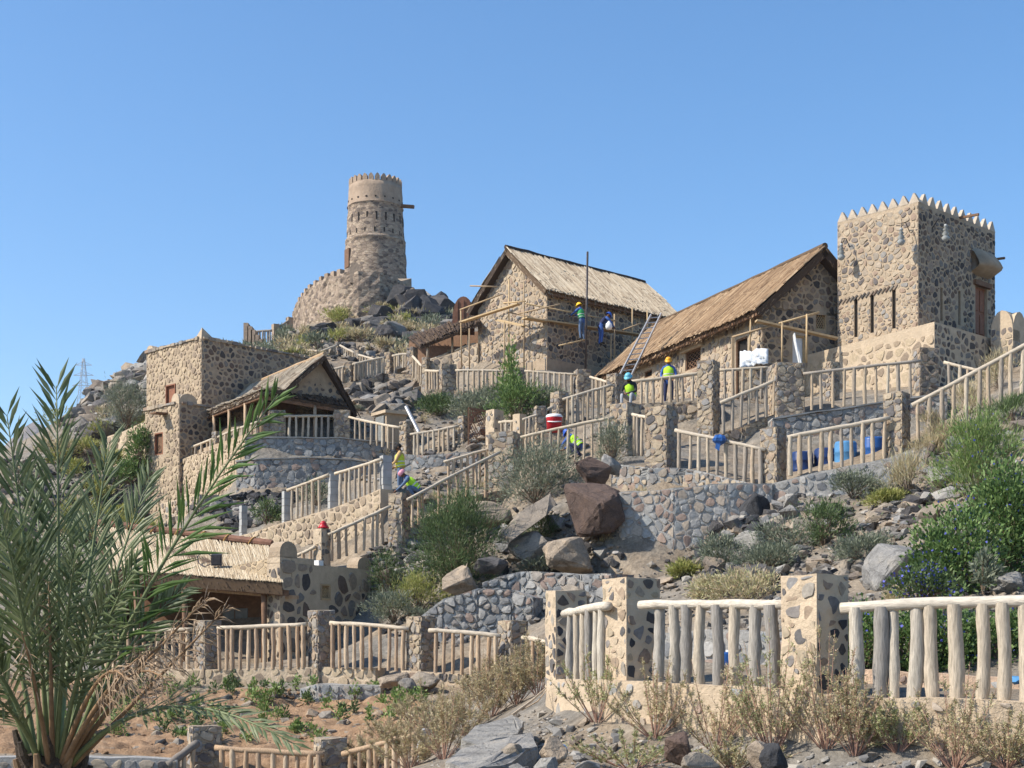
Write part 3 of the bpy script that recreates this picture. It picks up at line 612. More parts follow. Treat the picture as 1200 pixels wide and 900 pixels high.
def wall(name, label, pts, thick, mat, st=None, size=0.25, asp=1.3, gap=0.03, proud=0.03, keep=1.0, cat='wall', group=None, extra=0.6, cop=None, minpx=9.0, rough=0.03, stone='stone', jit=0.38, capn=300, toprough=0.02):
    """pts = (column, top row, distance, foot row); thickness goes away from the viewer"""
    T = [P(q[0], q[1], q[2]) for q in pts]; Z = [(VH - q[3]) / F * q[2] - extra for q in pts]
    c = sum(T, Vector()) / len(T); t = thing(name, label, cat, (c.x, c.y, min(Z)), group); rng = random.Random(int(pts[0][0] * 3 + pts[0][1]))
    mb = MB(); fc = Facing(t, M[st], stone, minpx, capn) if st else None; cp = MB(); cols = []
    nrm = []
    for i in range(len(T)):
        a, b = T[max(0, i - 1)], T[min(len(T) - 1, i + 1)]; d = Vector((b.x - a.x, b.y - a.y, 0)).normalized(); nrm.append(Vector((d.y, -d.x, 0)))
    for i in range(len(T) - 1):
        L = math.hypot(T[i + 1].x - T[i].x, T[i + 1].y - T[i].y); k = max(1, int(L / 0.35))
        for q in range(k + (1 if i == len(T) - 2 else 0)):
            s = q / k; tp = T[i].lerp(T[i + 1], s); nn = nrm[i].lerp(nrm[i + 1], s).normalized()
            cols.append((tp, Z[i] + (Z[i + 1] - Z[i]) * s, nn))
        if fc:
            d = Vector((T[i + 1].x - T[i].x, T[i + 1].y - T[i].y, 0)).normalized(); n_ = Vector((d.y, -d.x, 0)); zb = min(Z[i], Z[i + 1]); zt = max(T[i].z, T[i + 1].z)
            z0, z1, y0, y1 = T[i].z - zb, T[i + 1].z - zb, Z[i] - zb, Z[i + 1] - zb
            pl_ = [(-(z1 - z0) / L, 1, z0 - 0.015), ((y1 - y0) / L, -1, -y0)]
            fc.face((T[i].x, T[i].y, zb), d, (0, 0, 1), n_, L, zt - zb, size, asp, gap, proud, keep, None, rng, jit, pl_)
    hmax = max(tp.z - zb for tp, zb, _ in cols); nz = max(1, int(hmax / 0.4)); m = nz + 3
    for (tp, zb, nn) in cols:
        top = tp.z + rng.uniform(-toprough, toprough)
        for j in range(nz + 1):
            o = nn * (rng.uniform(-rough, rough) * 0.6 - 0.0); mb.v.append((tp.x + o.x, tp.y + o.y, zb + (top - zb) * j / nz))
        bk = tp - nn * thick; mb.v.append((bk.x, bk.y, top)); mb.v.append((bk.x, bk.y, zb))
    for i in range(len(cols) - 1):
        for j in range(m - 1): mb.f.append((i * m + j, (i + 1) * m + j, (i + 1) * m + j + 1, i * m + j + 1))
    mb.f.append(tuple(range(m - 1, -1, -1))); e = (len(cols) - 1) * m; mb.f.append(tuple(e + j for j in range(m)))
    mb.obj('core', M[mat], t)
    if cop:
        h = cop
        for i in range(len(cols)):
            tp, zb, nn = cols[i]; top = tp.z + rng.uniform(-.01, .01)
            for (o_, z_) in ((0.06, -0.0), (0.07, h), (-thick - 0.03, h + 0.01), (-thick - 0.03, 0.0)):
                q = tp + nn * o_; cp.v.append((q.x, q.y, top + z_ + rng.uniform(-.01, .01)))
        for i in range(len(cols) - 1):
            for j in range(4): cp.f.append((i * 4 + j, (i + 1) * 4 + j, (i + 1) * 4 + (j + 1) % 4, i * 4 + (j + 1) % 4))
        cp.f.append((3, 2, 1, 0)); e = (len(cols) - 1) * 4; cp.f.append((e, e + 1, e + 2, e + 3)); cp.obj('coping', M['coping'], t)
    if fc: fc.done()
    return t
# ------------------------------------------------------------------ houses and towers
UP = Vector((0, 0, 1))
def thatch(parent, A, B, C, D, th, mat, n, seg=(0.35, 0.9), r=0.03, name='thatch', edge='fringe', rag=0.2, seed=1, lift=0.0, fmat=None):
    """roof slope A-B ridge, D-C eave: a slab with loose stalks laid down the slope"""
    A, B, C, D = map(Vector, (A, B, C, D)); nn = (B - A).cross(D - A).normalized()
    if nn.z < 0: nn = -nn
    mb = MB(); lo = [q - nn * th for q in (A, B, C, D)]; mb.add([A, B, C, D] + lo, [(0, 1, 2, 3), (7, 6, 5, 4), (0, 4, 5, 1), (1, 5, 6, 2), (2, 6, 7, 3), (3, 7, 4, 0)])
    mb.obj('roof_bed', M[edge], parent)
    rng = random.Random(seed); st = MB(); L = (D - A).length
    at = lambda s, t_: A.lerp(B, s).lerp(D.lerp(C, s), t_)
    for i in range(n):
        s = rng.random(); t0 = rng.uniform(-0.02, 0.85); t1 = t0 + rng.uniform(*seg) * 0.5
        t1 = min(t1, 1 + rng.uniform(-0.01, rag / L)); s2 = min(1.004, max(-0.004, s + rng.uniform(-.012, .012)))
        p, q = at(s, t0) + nn * rng.uniform(0.0, 0.04 + lift), at(s2, t1) + nn * rng.uniform(0.0, 0.05 + lift)
        d = (q - p)
        if d.length < 0.05: continue
        x = d.cross(nn).normalized() * r * rng.uniform(0.6, 1.4); h = nn * r * rng.uniform(0.8, 1.6)
        st.add([p - x, p + x, p + h, q - x, q + x, q + h], [(0, 2, 5, 3), (2, 1, 4, 5), (3, 5, 4)])
    st.v = [(x, y, z + max(0, (0.02 if lift < 0 else 0.08) * (.4 + noise.noise((x * .9, y * .9, seed)))) + .012 * (1 + noise.noise((x * 4, y * 4, seed)))) for x, y, z in st.v]
    st.obj(name, M[mat], parent, kind='stuff')
    fr = MB()                                                       # ragged fringe along the eave and the rakes
    for (p0, p1, k) in ((D, C, int((C - D).length / 0.05)), (A, D, int(L / 0.07)), (B, C, int(L / 0.07))):
        out = (D - A).normalized()
        for i in range(k):
            p = p0.lerp(p1, rng.random()) - nn * th * rng.uniform(0, 1); q = p + out * rng.uniform(0.03, rag) - UP * rng.uniform(0.02, 0.09)
            x = Vector((rng.uniform(-1, 1), rng.uniform(-1, 1), rng.uniform(-1, 1))).normalized() * 0.022
            fr.add([p - x, p + x, q], [(0, 1, 2)])
    fr.obj('thatch_fringe', M[fmat or mat], parent, kind='stuff')
def wall_box(mb, C, e1, l1, e2, l2, zb, zt): mb.box(Vector((C.x, C.y, (zb + zt) / 2)) + e1 * l1 / 2 + e2 * l2 / 2, e1 * l1 / 2, e2 * l2 / 2, UP * (zt - zb) / 2)

# ---- round watch tower on the summit
tc = P(440, 335, 116); TZ = lambda v: (VH - v) / F * 116 - tc.z
t = thing('round_watchtower', 'tall round weathered tan watchtower on the rocky summit', 'tower', (tc.x, tc.y, tc.z - 2))
rp = lambda p_: p_ * 116 / F
def rough_lathe(prof, n=56, amp=0.05, seed=0):
    mb = MB(); pr = []
    for (r0, z0), (r1, z1) in zip(prof[:-1], prof[1:]):
        k = max(1, int(abs(z1 - z0) / 0.35)); pr += [(r0 + (r1 - r0) * i / k, z0 + (z1 - z0) * i / k) for i in range(k)]
    pr.append(prof[-1]); mb.lathe(tc, pr, n)
    mb.v = [(x + amp * noise.noise((x * 1.3, y * 1.3, z * 1.3 + seed)) * 1.4, y + amp * noise.noise((x * 1.3 + 9, y * 1.3, z * 1.3)) * 1.4, z) for x, y, z in mb.v]; return mb
rough_lathe([(rp(37.5), -2.5), (rp(37), 0), (rp(35.0), TZ(287)), (rp(36.0), TZ(286)), (rp(35.6), TZ(284.5)), (rp(33.8), TZ(283))], amp=0.09).obj('lower_drum', M['mas_tower'], t, True)
rough_lathe([(rp(33.8), TZ(283)), (rp(32.0), TZ(246)), (rp(33), TZ(245))], amp=0.06, seed=4).obj('upper_drum', M['mas_tower'], t, True)
rough_lathe([(rp(33), TZ(245)), (rp(32.4), TZ(243)), (rp(31.0), TZ(220)), (rp(27), TZ(220)), (rp(27), TZ(230))], amp=0.03, seed=7).obj('parapet', M['plaster_tower'], t, True)
for k in range(26):
    a = 2 * math.pi * k / 26 + 0.05; e = Vector((math.cos(a), math.sin(a), 0)); s_ = Vector((-math.sin(a), math.cos(a), 0)); w = 0.2; mb = MB(); vv = []
    for d in (rp(31), rp(27.5)):
        b0 = tc + e * d + UP * (TZ(220) - 0.03)
        vv += [b0 - s_ * w, b0 + s_ * w, b0 + s_ * w + UP * 0.33, b0 + s_ * 0.1 + UP * 0.5, b0 + UP * 0.58, b0 - s_ * 0.1 + UP * 0.5, b0 - s_ * w + UP * 0.33]
    fs = [tuple(range(7)), tuple(range(13, 6, -1))] + [(i, (i + 1) % 7, 7 + (i + 1) % 7, 7 + i) for i in range(7)]
    mb.add(vv, fs).obj('merlon', M['plaster_tower'], t)
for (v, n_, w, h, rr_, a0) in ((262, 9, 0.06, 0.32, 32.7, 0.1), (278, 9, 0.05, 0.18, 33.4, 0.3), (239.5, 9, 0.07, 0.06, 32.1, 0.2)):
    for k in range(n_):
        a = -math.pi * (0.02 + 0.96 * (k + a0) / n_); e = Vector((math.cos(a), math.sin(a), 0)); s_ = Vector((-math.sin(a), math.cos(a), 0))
        MB().box(tc + e * (rp(rr_) - 0.12) + UP * TZ(v), e * 0.15, s_ * w, UP * h).obj('loophole_shade', M['dark'], t)  # dark boxes on the drum, painting the shade of small openings
a = rad(212); e = Vector((math.cos(a), math.sin(a), 0)); s_ = Vector((-math.sin(a), math.cos(a), 0))
MB().box(tc + e * rp(35.6) + UP * TZ(308), e * 0.12, s_ * 0.4, UP * 0.75).obj('door', M['brownwood'], t)
MB().bar(tc + Vector((rp(30), -0.6, TZ(244))), tc + Vector((rp(46), -0.9, TZ(246.5))), 0.25, 0.25).obj('spout', M['brownwood'], t)
# ring wall at its foot
bp = [(343, 368, 119, 380), (347, 356, 117, 384), (358, 341, 114, 388), (378, 327, 111, 390), (400, 320, 109.2, 388), (420, 319, 108.4, 384), (445, 319, 108.6, 376), (465, 326, 110, 366), (479, 338, 112.5, 352)]
bw = wall('ring_wall', 'curved tan stone ring wall wrapping the foot of the round tower', bp, 2.6, 'mas_tower', extra=1.5, rough=0.12, toprough=0.1)
cols = [P(q[0], q[1], q[2]) for q in bp[:5]]
for i in range(4):
    for k in range(3 if i else 2):
        p = cols[i].lerp(cols[i + 1], (k + 0.4) / 3); d = (cols[i + 1] - cols[i]); d.z = 0; d.normalize(); nn = Vector((d.y, -d.x, 0))
        MB().box(p - nn * 0.3 + UP * 0.1, d * 0.22, nn * 0.22, UP * 0.3).obj('merlon', M['plaster_tower'], bw)
p = P(416, 322, 108.6); MB().add([p + Vector((x * 0.42, y * 0.25, z)) for y in (0, 1) for (x, z) in ((-1, -.6), (1, -.6), (1, .5), (.55, .9), (0, 1.02), (-.55, .9), (-1, .5))],
    [tuple(range(6, -1, -1)), tuple(range(7, 14))] + [(i, (i + 1) % 7, 7 + (i + 1) % 7, 7 + i) for i in range(7)]).obj('merlon', M['plaster_tower'], bw)
# stepped parapet wall and dark fence left of it
t = thing('stepped_parapet', 'stepped tan parapet posts climbing the ridge left of the round tower', 'parapet', P(294, 414, 108))
for (u, vt, vb, w) in ((289.5, 380, 412, 5.5), (294, 384, 412, 5.5), (298, 388, 413, 5), (302, 394, 414, 5), (306, 399, 414, 4)):
    a = P(u, vt, 108); b = P(u, vb + 6, 108); MB().box((a + b) / 2, Vector((w / 2 * 108 / F, 0, 0)), Vector((0, 0.5, 0)), UP * (a.z - b.z) / 2).obj('post', M['plaster_tower'], t)
a = P(285, 399, 108.6); b = P(308, 425, 108.6); MB().box(((a.x + b.x) / 2, 108.7, (a.z + b.z) / 2), Vector(((b.x - a.x) / 2, 0, 0)), Vector((0, 0.35, 0)), UP * (a.z - b.z) / 2).obj('wall', M['mas_tower'], t)
railing((300, 388.5, 402, 110), (318, 387.5, 401, 110), 6, 'dark log railing beside the stepped parapet on the ridge', 'wood_grey', 'wood_grey', r=0.07, rr=0.09)
railing((326, 384, 398, 111), (341, 374, 388, 113), 5, 'short dark log railing climbing to the ring wall', 'wood_grey', 'wood_grey', r=0.07, rr=0.09)
pillar(317, 321, 327, 379, 403, 110.5, 'plain brown post at the end of the dark railing on the ridge', size=0.4, mat='plaster_tower', keep=0.3)
pillar(334, 338, 343, 371, 393, 112.5, 'plain brown post next to the foot of the ring wall', size=0.4, mat='plaster_tower', keep=0.3)

# ---- square watch tower
C = P(1076, 236, 50); LD = Vector((-0.678, 0.735, 0)); RD = Vector((0.735, 0.678, 0)); lL, lR = 3.38, 5.43
zt = C.z; zb = (VH - 396) / F * 50; C0 = Vector((C.x, C.y, 0))
t = thing('square_watchtower', 'square dark-stone tower with white pointed merlons along its top', 'tower', (C.x, C.y + 2, zb - 0.3))
def colx(u, O, d):                                    # column -> distance along a wall that starts at O and runs along d
    k = (u - UC) / F; return (k * O.y - O.x) / (d.x - k * d.y)
zb -= 0.3; hh = zt - zb; mb = MB()
OL = C0 + LD * lL; OL.z = zb; nL = -RD; nR = -LD; OR = Vector((C0.x, C0.y, zb)); eL = -LD
def zrow(v, O, d, x): return (VH - v) / F * (O + d * x).y - zb
holesL = []
for (u, v0, v1) in ((1003, 349, 395), (1022, 344.5, 390), (1047.5, 338.5, 385)):
    x = colx(u, OL, eL); holesL.append((x - 0.075, max(0.02, zrow(v1, OL, eL, x)), x + 0.075, zrow(v0, OL, eL, x)))
holesR = []
for (u, v0, v1) in ((1103.5, 337, 376), (1124.5, 341, 381)):
    x = colx(u, OR, RD); holesR.append((x - 0.085, max(0.02, zrow(v1, OR, RD, x)), x + 0.085, zrow(v0, OR, RD, x)))
xd0, xd1 = colx(1143, OR, RD), colx(1157, OR, RD); door = (xd0, zrow(392, OR, RD, xd0), xd1, zrow(334, OR, RD, xd0)); holesR.append(door)
holed(mb, OL, eL, UP, nL, lL, hh, holesL, 0.7); holed(mb, OR, RD, UP, nR, lR, hh, holesR, 0.5)
o2 = OR + RD * lR; holed(mb, o2, LD, UP, RD, lL, hh, []); holed(mb, OL + RD * lR, -RD, UP, LD, lR, hh, [])
a, b, c, d = [q + UP * hh for q in (OR, o2, OL + RD * lR, OL)]; mb.add([q - UP * 0.25 for q in (a, b, c, d)], [(0, 1, 2, 3)])
mb.obj('wall', M['mortar_house'], t)
for (x0, y0, x1, y1) in holesL: MB().box(OL + eL * (x0 + x1) / 2 + UP * (y0 + y1) / 2 - nL * 0.1, eL * (x1 - x0) / 2, nL * 0.02, UP * (y1 - y0) / 2).obj('loophole_shade', M['dark'], t)  # dark panels just inside the slits, painting their inner shade
for (x0, y0, x1, y1) in holesR[:2]: MB().box(OR + RD * (x0 + x1) / 2 + UP * (y0 + y1) / 2 - nR * 0.1, RD * (x1 - x0) / 2, nR * 0.02, UP * (y1 - y0) / 2).obj('loophole_shade', M['dark'], t)  # same painted slit shade on the right face
x0, y0, x1, y1 = door; dr = MB().box(OR + RD * (x0 + x1) / 2 + UP * (y0 + y1) / 2 - nR * 0.16, RD * (x1 - x0) / 2, nR * 0.04, UP * (y1 - y0) / 2).obj('door', M['redwood'], t)
for q in (0.25, 0.75):
    for (ya, yb) in ((0.06, 0.45), (0.52, 0.94)):
        MB().box(OR + RD * (x0 + (x1 - x0) * q) + UP * (y0 + (y1 - y0) * (ya + yb) / 2) - nR * 0.11, RD * (x1 - x0) * 0.17, nR * 0.02, UP * (y1 - y0) * (yb - ya) / 2).obj('door_panel', M['redwood'], dr)
MB().box(OR + RD * (x0 + x1) / 2 + UP * (y1 + 0.09) + nR * 0.04, RD * ((x1 - x0) / 2 + 0.15), nR * 0.08, UP * 0.09).obj('lintel', M['brownwood'], t)
fc = Facing(t, M['st_mix']); hit = lambda x, y, hs, m_=0.03: any(h[0] - m_ < x < h[2] + m_ and h[1] - m_ < y < h[3] + m_ for h in hs)
zz = zrow(352, OL, eL, 1.6)                            # the zigzag course
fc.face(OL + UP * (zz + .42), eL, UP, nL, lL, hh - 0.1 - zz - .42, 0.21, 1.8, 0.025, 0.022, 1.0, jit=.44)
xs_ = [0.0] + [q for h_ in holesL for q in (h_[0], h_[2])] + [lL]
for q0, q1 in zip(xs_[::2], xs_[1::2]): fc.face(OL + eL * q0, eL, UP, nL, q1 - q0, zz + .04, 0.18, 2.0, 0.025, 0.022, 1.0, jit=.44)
fc.face(OL + eL * 2.55 + UP * (zz + .04), eL, UP, nL, lL - 2.55, .38, .2, 1.7, .03, .02, 1.0)
fc2 = Facing(t, M['st_dark'], 'dark_stone'); fc2.face(OR, RD, UP, nR, lR, hh - 0.1, 0.225, 1.7, 0.035, 0.022, 1.0, lambda x, y: not hit(x, y, holesR, .01))  # right face takes darker stones, its shade put into the colour
fc.done(); fc2.done()
for i in range(15):                                    # dark slivers painting the shade of slanting slots in the decorative course
    x = 0.12 + 2.35 * i / 14; y = zz + 0.2 + 0.05 * x; MB().box(OL + eL * x + UP * y + nL * 0.012, (eL * 0.7 + UP * 0.75).normalized() * 0.12, nL * 0.025, (UP * 0.7 - eL * 0.75).normalized() * 0.03).obj('slanted_slot_shade', M['st_dark'], t)
def merlon(p, d, nn, w, h, th, par):
    q = [p - d * w, p + d * w, p + d * w * 0.12 + UP * h, p - d * w * 0.12 + UP * h]; b_ = [x - nn * th for x in q]; b_[2] = b_[2] + nn * th * 0.5; b_[3] = b_[3] + nn * th * 0.5
    MB().add(q + b_, [(0, 1, 2, 3), (7, 6, 5, 4), (0, 4, 5, 1), (1, 5, 6, 2), (2, 6, 7, 3), (3, 7, 4, 0)]).obj('merlon', M['merlon'], par)
M['merlon'] = m_plain('pale_merlon_plaster', (0.45, 0.375, 0.29), 0.9, 0.2, 4, 0.8, 0.03)
for i in range(8): merlon(OL + eL * (0.2 + (lL - 0.38) * i / 7) + UP * (hh - 0.02), eL, nL, 0.215, 0.36, 0.22, t)
for i in range(10): merlon(OR + RD * (0.45 + (lR - 0.65) * i / 9) + UP * (hh - 0.02), RD, nR, 0.235, 0.38, 0.22, t)
x = colx(1150, OR, RD); bc = OR + RD * x + UP * zrow(312, OR, RD, x)      # overhanging box above the door
mb = MB(); w_ = 0.75
prof = [(0.0, 0.62), (0.25, 0.5), (0.55, 0.12), (0.66, -0.1), (0.6, -0.2), (0.28, -0.33), (0.0, -0.42)]
for s_ in (-1, -0.6, 0.6, 1):
    k = 0.55 if abs(s_) == 1 else 1.0
    for (o_, z_) in prof: mb.v.append(tuple(bc + RD * w_ * s_ + nR * (o_ * k - 0.02) + UP * z_ * (0.8 if k < 1 else 1)))
m_ = len(prof)
for i in range(3):
    for j in range(m_ - 1): mb.f.append((i * m_ + j, i * m_ + j + 1, (i + 1) * m_ + j + 1, (i + 1) * m_ + j))
mb.f += [tuple(range(m_)), tuple(range(4 * m_ - 1, 3 * m_ - 1, -1))]; mb.obj('overhanging_box', M['mortar_brown'], t, True)
for (u, v, L_) in ((1125, 255, 0.75), (1163, 304, 0.5), (1158, 308, 0.4)):
    x = colx(u, OR, RD); p = OR + RD * x + UP * zrow(v, OR, RD, x); MB().bar(p - nR * 0.1, p + nR * L_ - UP * 0.05, 0.08).obj('spout', M['brownwood'], t)
def wall_lamp(p, nn, d, label):
    q = thing('wall_lantern', label, 'lantern', p, 'lanterns on the square tower')
    MB().tube([p, p + nn * 0.25 + UP * 0.28, p + nn * 0.5 + UP * 0.22, p + nn * 0.55 + UP * 0.05], 0.018, 6).obj('bracket', M['darksteel'], q, True)
    c_ = p + nn * 0.55; mb = MB(); mb.lathe(c_, [(r_ * .75, z_ * .8) for r_, z_ in [(0.0, 0.08), (0.06, 0.04), (0.10, -0.06), (0.05, -0.08), (0.14, -0.2), (0.07, -0.23), (0.18, -0.4), (0.10, -0.44), (0.2, -0.56), (0.13, -0.68), (0.0, -0.74)]], 12)
    mb.obj('glass_shade', M['glassy'], q, True)
x = colx(996, OL, eL); wall_lamp(OL + eL * x + UP * zrow(290, OL, eL, x), nL, eL, 'hanging tiered lantern on the lit tower face beside the thatched gable')
x = colx(1066, OL, eL); wall_lamp(OL + eL * x + UP * zrow(272, OL, eL, x), nL, eL, "hanging tiered lantern on the lit tower face close to the tower's front corner")
x = colx(1092, OR, RD); wall_lamp(OR + RD * x + UP * zrow(268, OR, RD, x), nR, RD, 'hanging tiered lantern on the shaded tower face above the slit windows')
# its plinth
C = P(1095, 377, 48.8); t = thing('tower_plinth', 'broad tan stone plinth carrying the square tower', 'plinth', (C.x, C.y, 8.2))
mb = MB(); zt = C.z; zl = zt - 0.35
a, b, c = Vector((C.x, C.y, 0)), Vector((C.x, C.y, 0)) + LD * 5.5, Vector((C.x, C.y, 0)) + RD * 5.5; d = b + RD * 5.5
vv = [q + UP * 8.0 for q in (a, b, d, c)] + [a + UP * zt, b + UP * zl, d + UP * zl, c + UP * zt]
mb.add(vv, [(0, 1, 5, 4), (1, 2, 6, 5), (2, 3, 7, 6), (3, 0, 4, 7), (4, 5, 6, 7)]).obj('core', M['mortar'], t)
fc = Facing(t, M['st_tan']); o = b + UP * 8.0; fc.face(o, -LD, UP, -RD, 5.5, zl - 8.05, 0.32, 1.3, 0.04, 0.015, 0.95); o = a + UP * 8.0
fc.done(); fc = Facing(t, M['st_dark'], 'dark_stone'); fc.face(o, RD, UP, -LD, 5.5, zt - 8.05, 0.28, 1.3, 0.05, 0.02, 0.95); fc.done()  # tan stones on the lit side, dark ones painting the shaded side

def rounded_merlon(p, d, nn, w, h, th, par, mat='mortar', n=8):
    q = [p - d * w, p + d * w] + [p + d * w * math.cos(math.pi * k / n) + UP * (h * 0.35 + h * 0.65 * math.sin(math.pi * k / n)) for k in range(n + 1)]
    m_ = len(q); MB().add(q + [x - nn * th for x in q], [tuple(range(m_)), tuple(range(2 * m_ - 1, m_ - 1, -1))] + [(i, (i + 1) % m_, m_ + (i + 1) % m_, m_ + i) for i in range(m_)]).obj('merlon', M[mat], par)
# small turret wall right of the tower
C = P(1187, 398, 50.5); t = thing('turret_wall', 'low tan stone turret wall with rounded top beside the square tower', 'wall', (C.x, C.y, 10))
mb = MB(); a = Vector((C.x, C.y, 0)); wall_box(mb, a, LD, 0.85, RD, 2.5, 9.3, C.z); mb.obj('core', M['mortar'], t)
rounded_merlon(a + LD * 0.43 + UP * (C.z - 0.02), LD, -RD, 0.43, 1.15, 0.5, t); rounded_merlon(a + RD * 0.5 + UP * (C.z - 0.02), RD, -LD, 0.48, 1.1, 0.4, t)
fc = Facing(t, M['st_mix']); fc.face(a + LD * 0.85 + UP * 9.3, -LD, UP, -RD, 0.85, C.z - 9.3 + 0.5, 0.26, 1.4, 0.03, 0.02, 1.0)
fc.face(a + UP * 9.3, RD, UP, -LD, 2.5, C.z - 9.3, 0.27, 1.4, 0.03, 0.02, 1.0); fc.done()

# ---- gabled stone houses
def gable_house(name, label, C, g, lg, r, lr, zb, ze, rise, hg, hr, gm, rm, gk, rk, size, thn, tmat, seed, over=0.38, th=0.16, eave=0.35, gap=0.06, wallmat='mortar_house', gs=None):
    C0 = Vector((C.x, C.y, zb)); t = thing(name, label, 'house', C0); mb = MB(); hh = ze - zb
    holed(mb, C0, g, UP, -r, lg, hh, hg, 0.3); holed(mb, C0, r, UP, -g, lr, hh, hr, 0.3)
    holed(mb, C0 + r * lr, g, UP, r, lg, hh, []); holed(mb, C0 + g * lg, r, UP, g, lr, hh, [])
    for k in (0, lr):
        o = C0 + r * k + UP * hh; mb.add([o, o + g * lg, o + g * lg / 2 + UP * rise], [(0, 1, 2)])
    mb.obj('wall', M[wallmat], t)
    fc = Facing(t, M[gm]); hit = lambda x, y, hs, m_=0.04: any(h[0] - m_ < x < h[2] + m_ and h[1] - m_ < y < h[3] + m_ for h in hs)
    sl_ = rise / (lg / 2); fc.face(C0, g, UP, -r, lg, hh + rise, gs or size, 1.25, gap, 0.03, gk, lambda x, y: not hit(x, y, hg), planes=[(-sl_, 1, hh - .04), (sl_, 1, hh + sl_ * lg - .04)])
    if gm != rm: fc.done(); fc = Facing(t, M[rm], 'side_stone')  # lit and shaded walls differ in stone set, light put into colour
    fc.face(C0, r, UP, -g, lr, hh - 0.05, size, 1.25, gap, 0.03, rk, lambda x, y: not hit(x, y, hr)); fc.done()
    sl = rise / (lg / 2); ap = C0 + g * lg / 2 + UP * (hh + rise + th * 0.9)
    A0, A1 = ap - r * over, ap + r * (lr + over); dn = (-g * 1.0 - UP * sl); k = lg / 2 + eave
    E0, E1 = A0 + dn * k, A1 + dn * k; dp = (g - UP * sl); F0, F1 = A0 + dp * k, A1 + dp * k
    thatch(t, A0, A1, E1, E0, th, tmat, thn, seed=seed); thatch(t, A1, A0, F0, F1, th, tmat, thn // 3, seed=seed + 1)
    rb = MB(); k = 14; rb.tube([A0.lerp(A1, i / k) + UP * 0.06 for i in range(k + 1)], [0.11 * R.uniform(.85, 1.15) for i in range(k + 1)], 8, True, 0.1).obj('ridge_bundle', M['fringe'], t)
    for s_ in (-0.6, -0.15, 0.3, 0.8):
        pass
    MB().bar(E0 + r * 0.1 - UP * 0.12 + g * 0.1, E1 - r * 0.1 - UP * 0.12 + g * 0.1, 0.09).obj('eave_pole', M['brownwood'], t)
    return t, C0
def frame_in(t, O, d, nn, h, mat_f, mat_p, name='window', lattice=False, depth=0.12):
    x0, y0, x1, y1 = h; w = MB().box(O + d * (x0 + x1) / 2 + UP * (y0 + y1) / 2 - nn * (depth + 0.06), d * (x1 - x0) / 2, nn * 0.03, UP * (y1 - y0) / 2).obj(name, M[mat_p], t)
    f = MB(); s = 0.05
    for (a, b, c, e) in ((x0, y0, x0 + s, y1), (x1 - s, y0, x1, y1), (x0 + s, y1 - s, x1 - s, y1), (x0 + s, y0, x1 - s, y0 + s)):
        f.box(O + d * (a + c) / 2 + UP * (b + e) / 2 - nn * (depth - 0.03), d * (c - a) / 2, nn * 0.05, UP * (e - b) / 2)
    f.obj('frame', M[mat_f], w)
    if lattice:
        l = MB(); n_ = 4; W_, H_ = x1 - x0 - 2 * s, y1 - y0 - 2 * s; o = O + d * (x0 + s) + UP * (y0 + s) - nn * (depth - 0.0)
        for i in range(-n_, n_ + 1):
            for sg in (1, -1):
                pts = []
                for tt in np.linspace(0, 1, 25):
                    y = tt * H_; x = W_ * i / n_ + sg * y * W_ / H_ * 1.0 + (0 if sg > 0 else W_)
                    if 0 <= x <= W_: pts.append((x, y))
                if len(pts) > 1: l.bar(o + d * pts[0][0] + UP * pts[0][1], o + d * pts[-1][0] + UP * pts[-1][1], 0.025, 0.025, nn)
        if l.v: l.obj('lattice', M[mat_f], w)
    return w
# middle house under scaffolding
C = P(641, 340, 64); g = Vector((-0.666, 0.747, 0)); r = Vector((0.747, 0.666, 0)); MHC, MHg, MHr = C.copy(), g, r
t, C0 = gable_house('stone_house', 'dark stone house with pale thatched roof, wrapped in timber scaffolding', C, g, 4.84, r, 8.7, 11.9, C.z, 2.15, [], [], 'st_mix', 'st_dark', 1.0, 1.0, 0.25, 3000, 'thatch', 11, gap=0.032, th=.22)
mb = MB(); wall_box(mb, C0 - r * 0.14 - g * 0.14, g, 5.0, r, 8.9, 11.5, 13.15); mb.obj('plinth', M['mortar_brown'], t)
# long house with the brown roof
C = P(893, 362, 52); g = Vector((0.93, 0.37, 0)).normalized(); r = Vector((-0.37, 0.93, 0)).normalized(); LHC, LHg, LHr = C.copy(), g, r
zb = 8.5; C0 = Vector((C.x, C.y, zb)); hr = []
for (u0, u1, v0, v1) in ((803, 821, 410, 432), (862, 876, 396, 470), (755, 764, 434, 442)):
    a, b = colx(u0, C0, r), colx(u1, C0, r); a, b = min(a, b), max(a, b); D_ = (C0 + r * (a + b) / 2).y; hr.append((a, (VH - v1) / F * D_ - zb, b, (VH - v0) / F * D_ - zb))
a, b = colx(956, C0, g), colx(969, C0, g); D_ = (C0 + g * a).y; hg = [(a, (VH - 386) / F * D_ - zb, b, (VH - 365) / F * D_ - zb)]
a, b = colx(928, C0, g), colx(944, C0, g); hg.append((a, 0.1, b, (VH - 395) / F * D_ - zb))
t, C0 = gable_house('stone_house', 'long tan stone house with shaggy brown thatched roof next to the square tower', C, g, 4.9, r, 12.9, zb, C.z, 2.15, hg, hr, 'st_dark', 'st_mix', 1.0, 1.0, 0.26, 3800, 'thatch_warm', 31, gap=0.04, over=0.45, th=0.28, eave=0.5)
frame_in(t, C0, r, -g, hr[0], 'brownwood', 'dark', 'window', True); frame_in(t, C0, r, -g, hr[1], 'brownwood', 'dark', 'door'); frame_in(t, C0, r, -g, hr[2], 'brownwood', 'dark', 'vent')
frame_in(t, C0, g, -r, hg[0], 'plank', 'dark', 'window', True); frame_in(t, C0, g, -r, hg[1], 'plank', 'white', 'door')
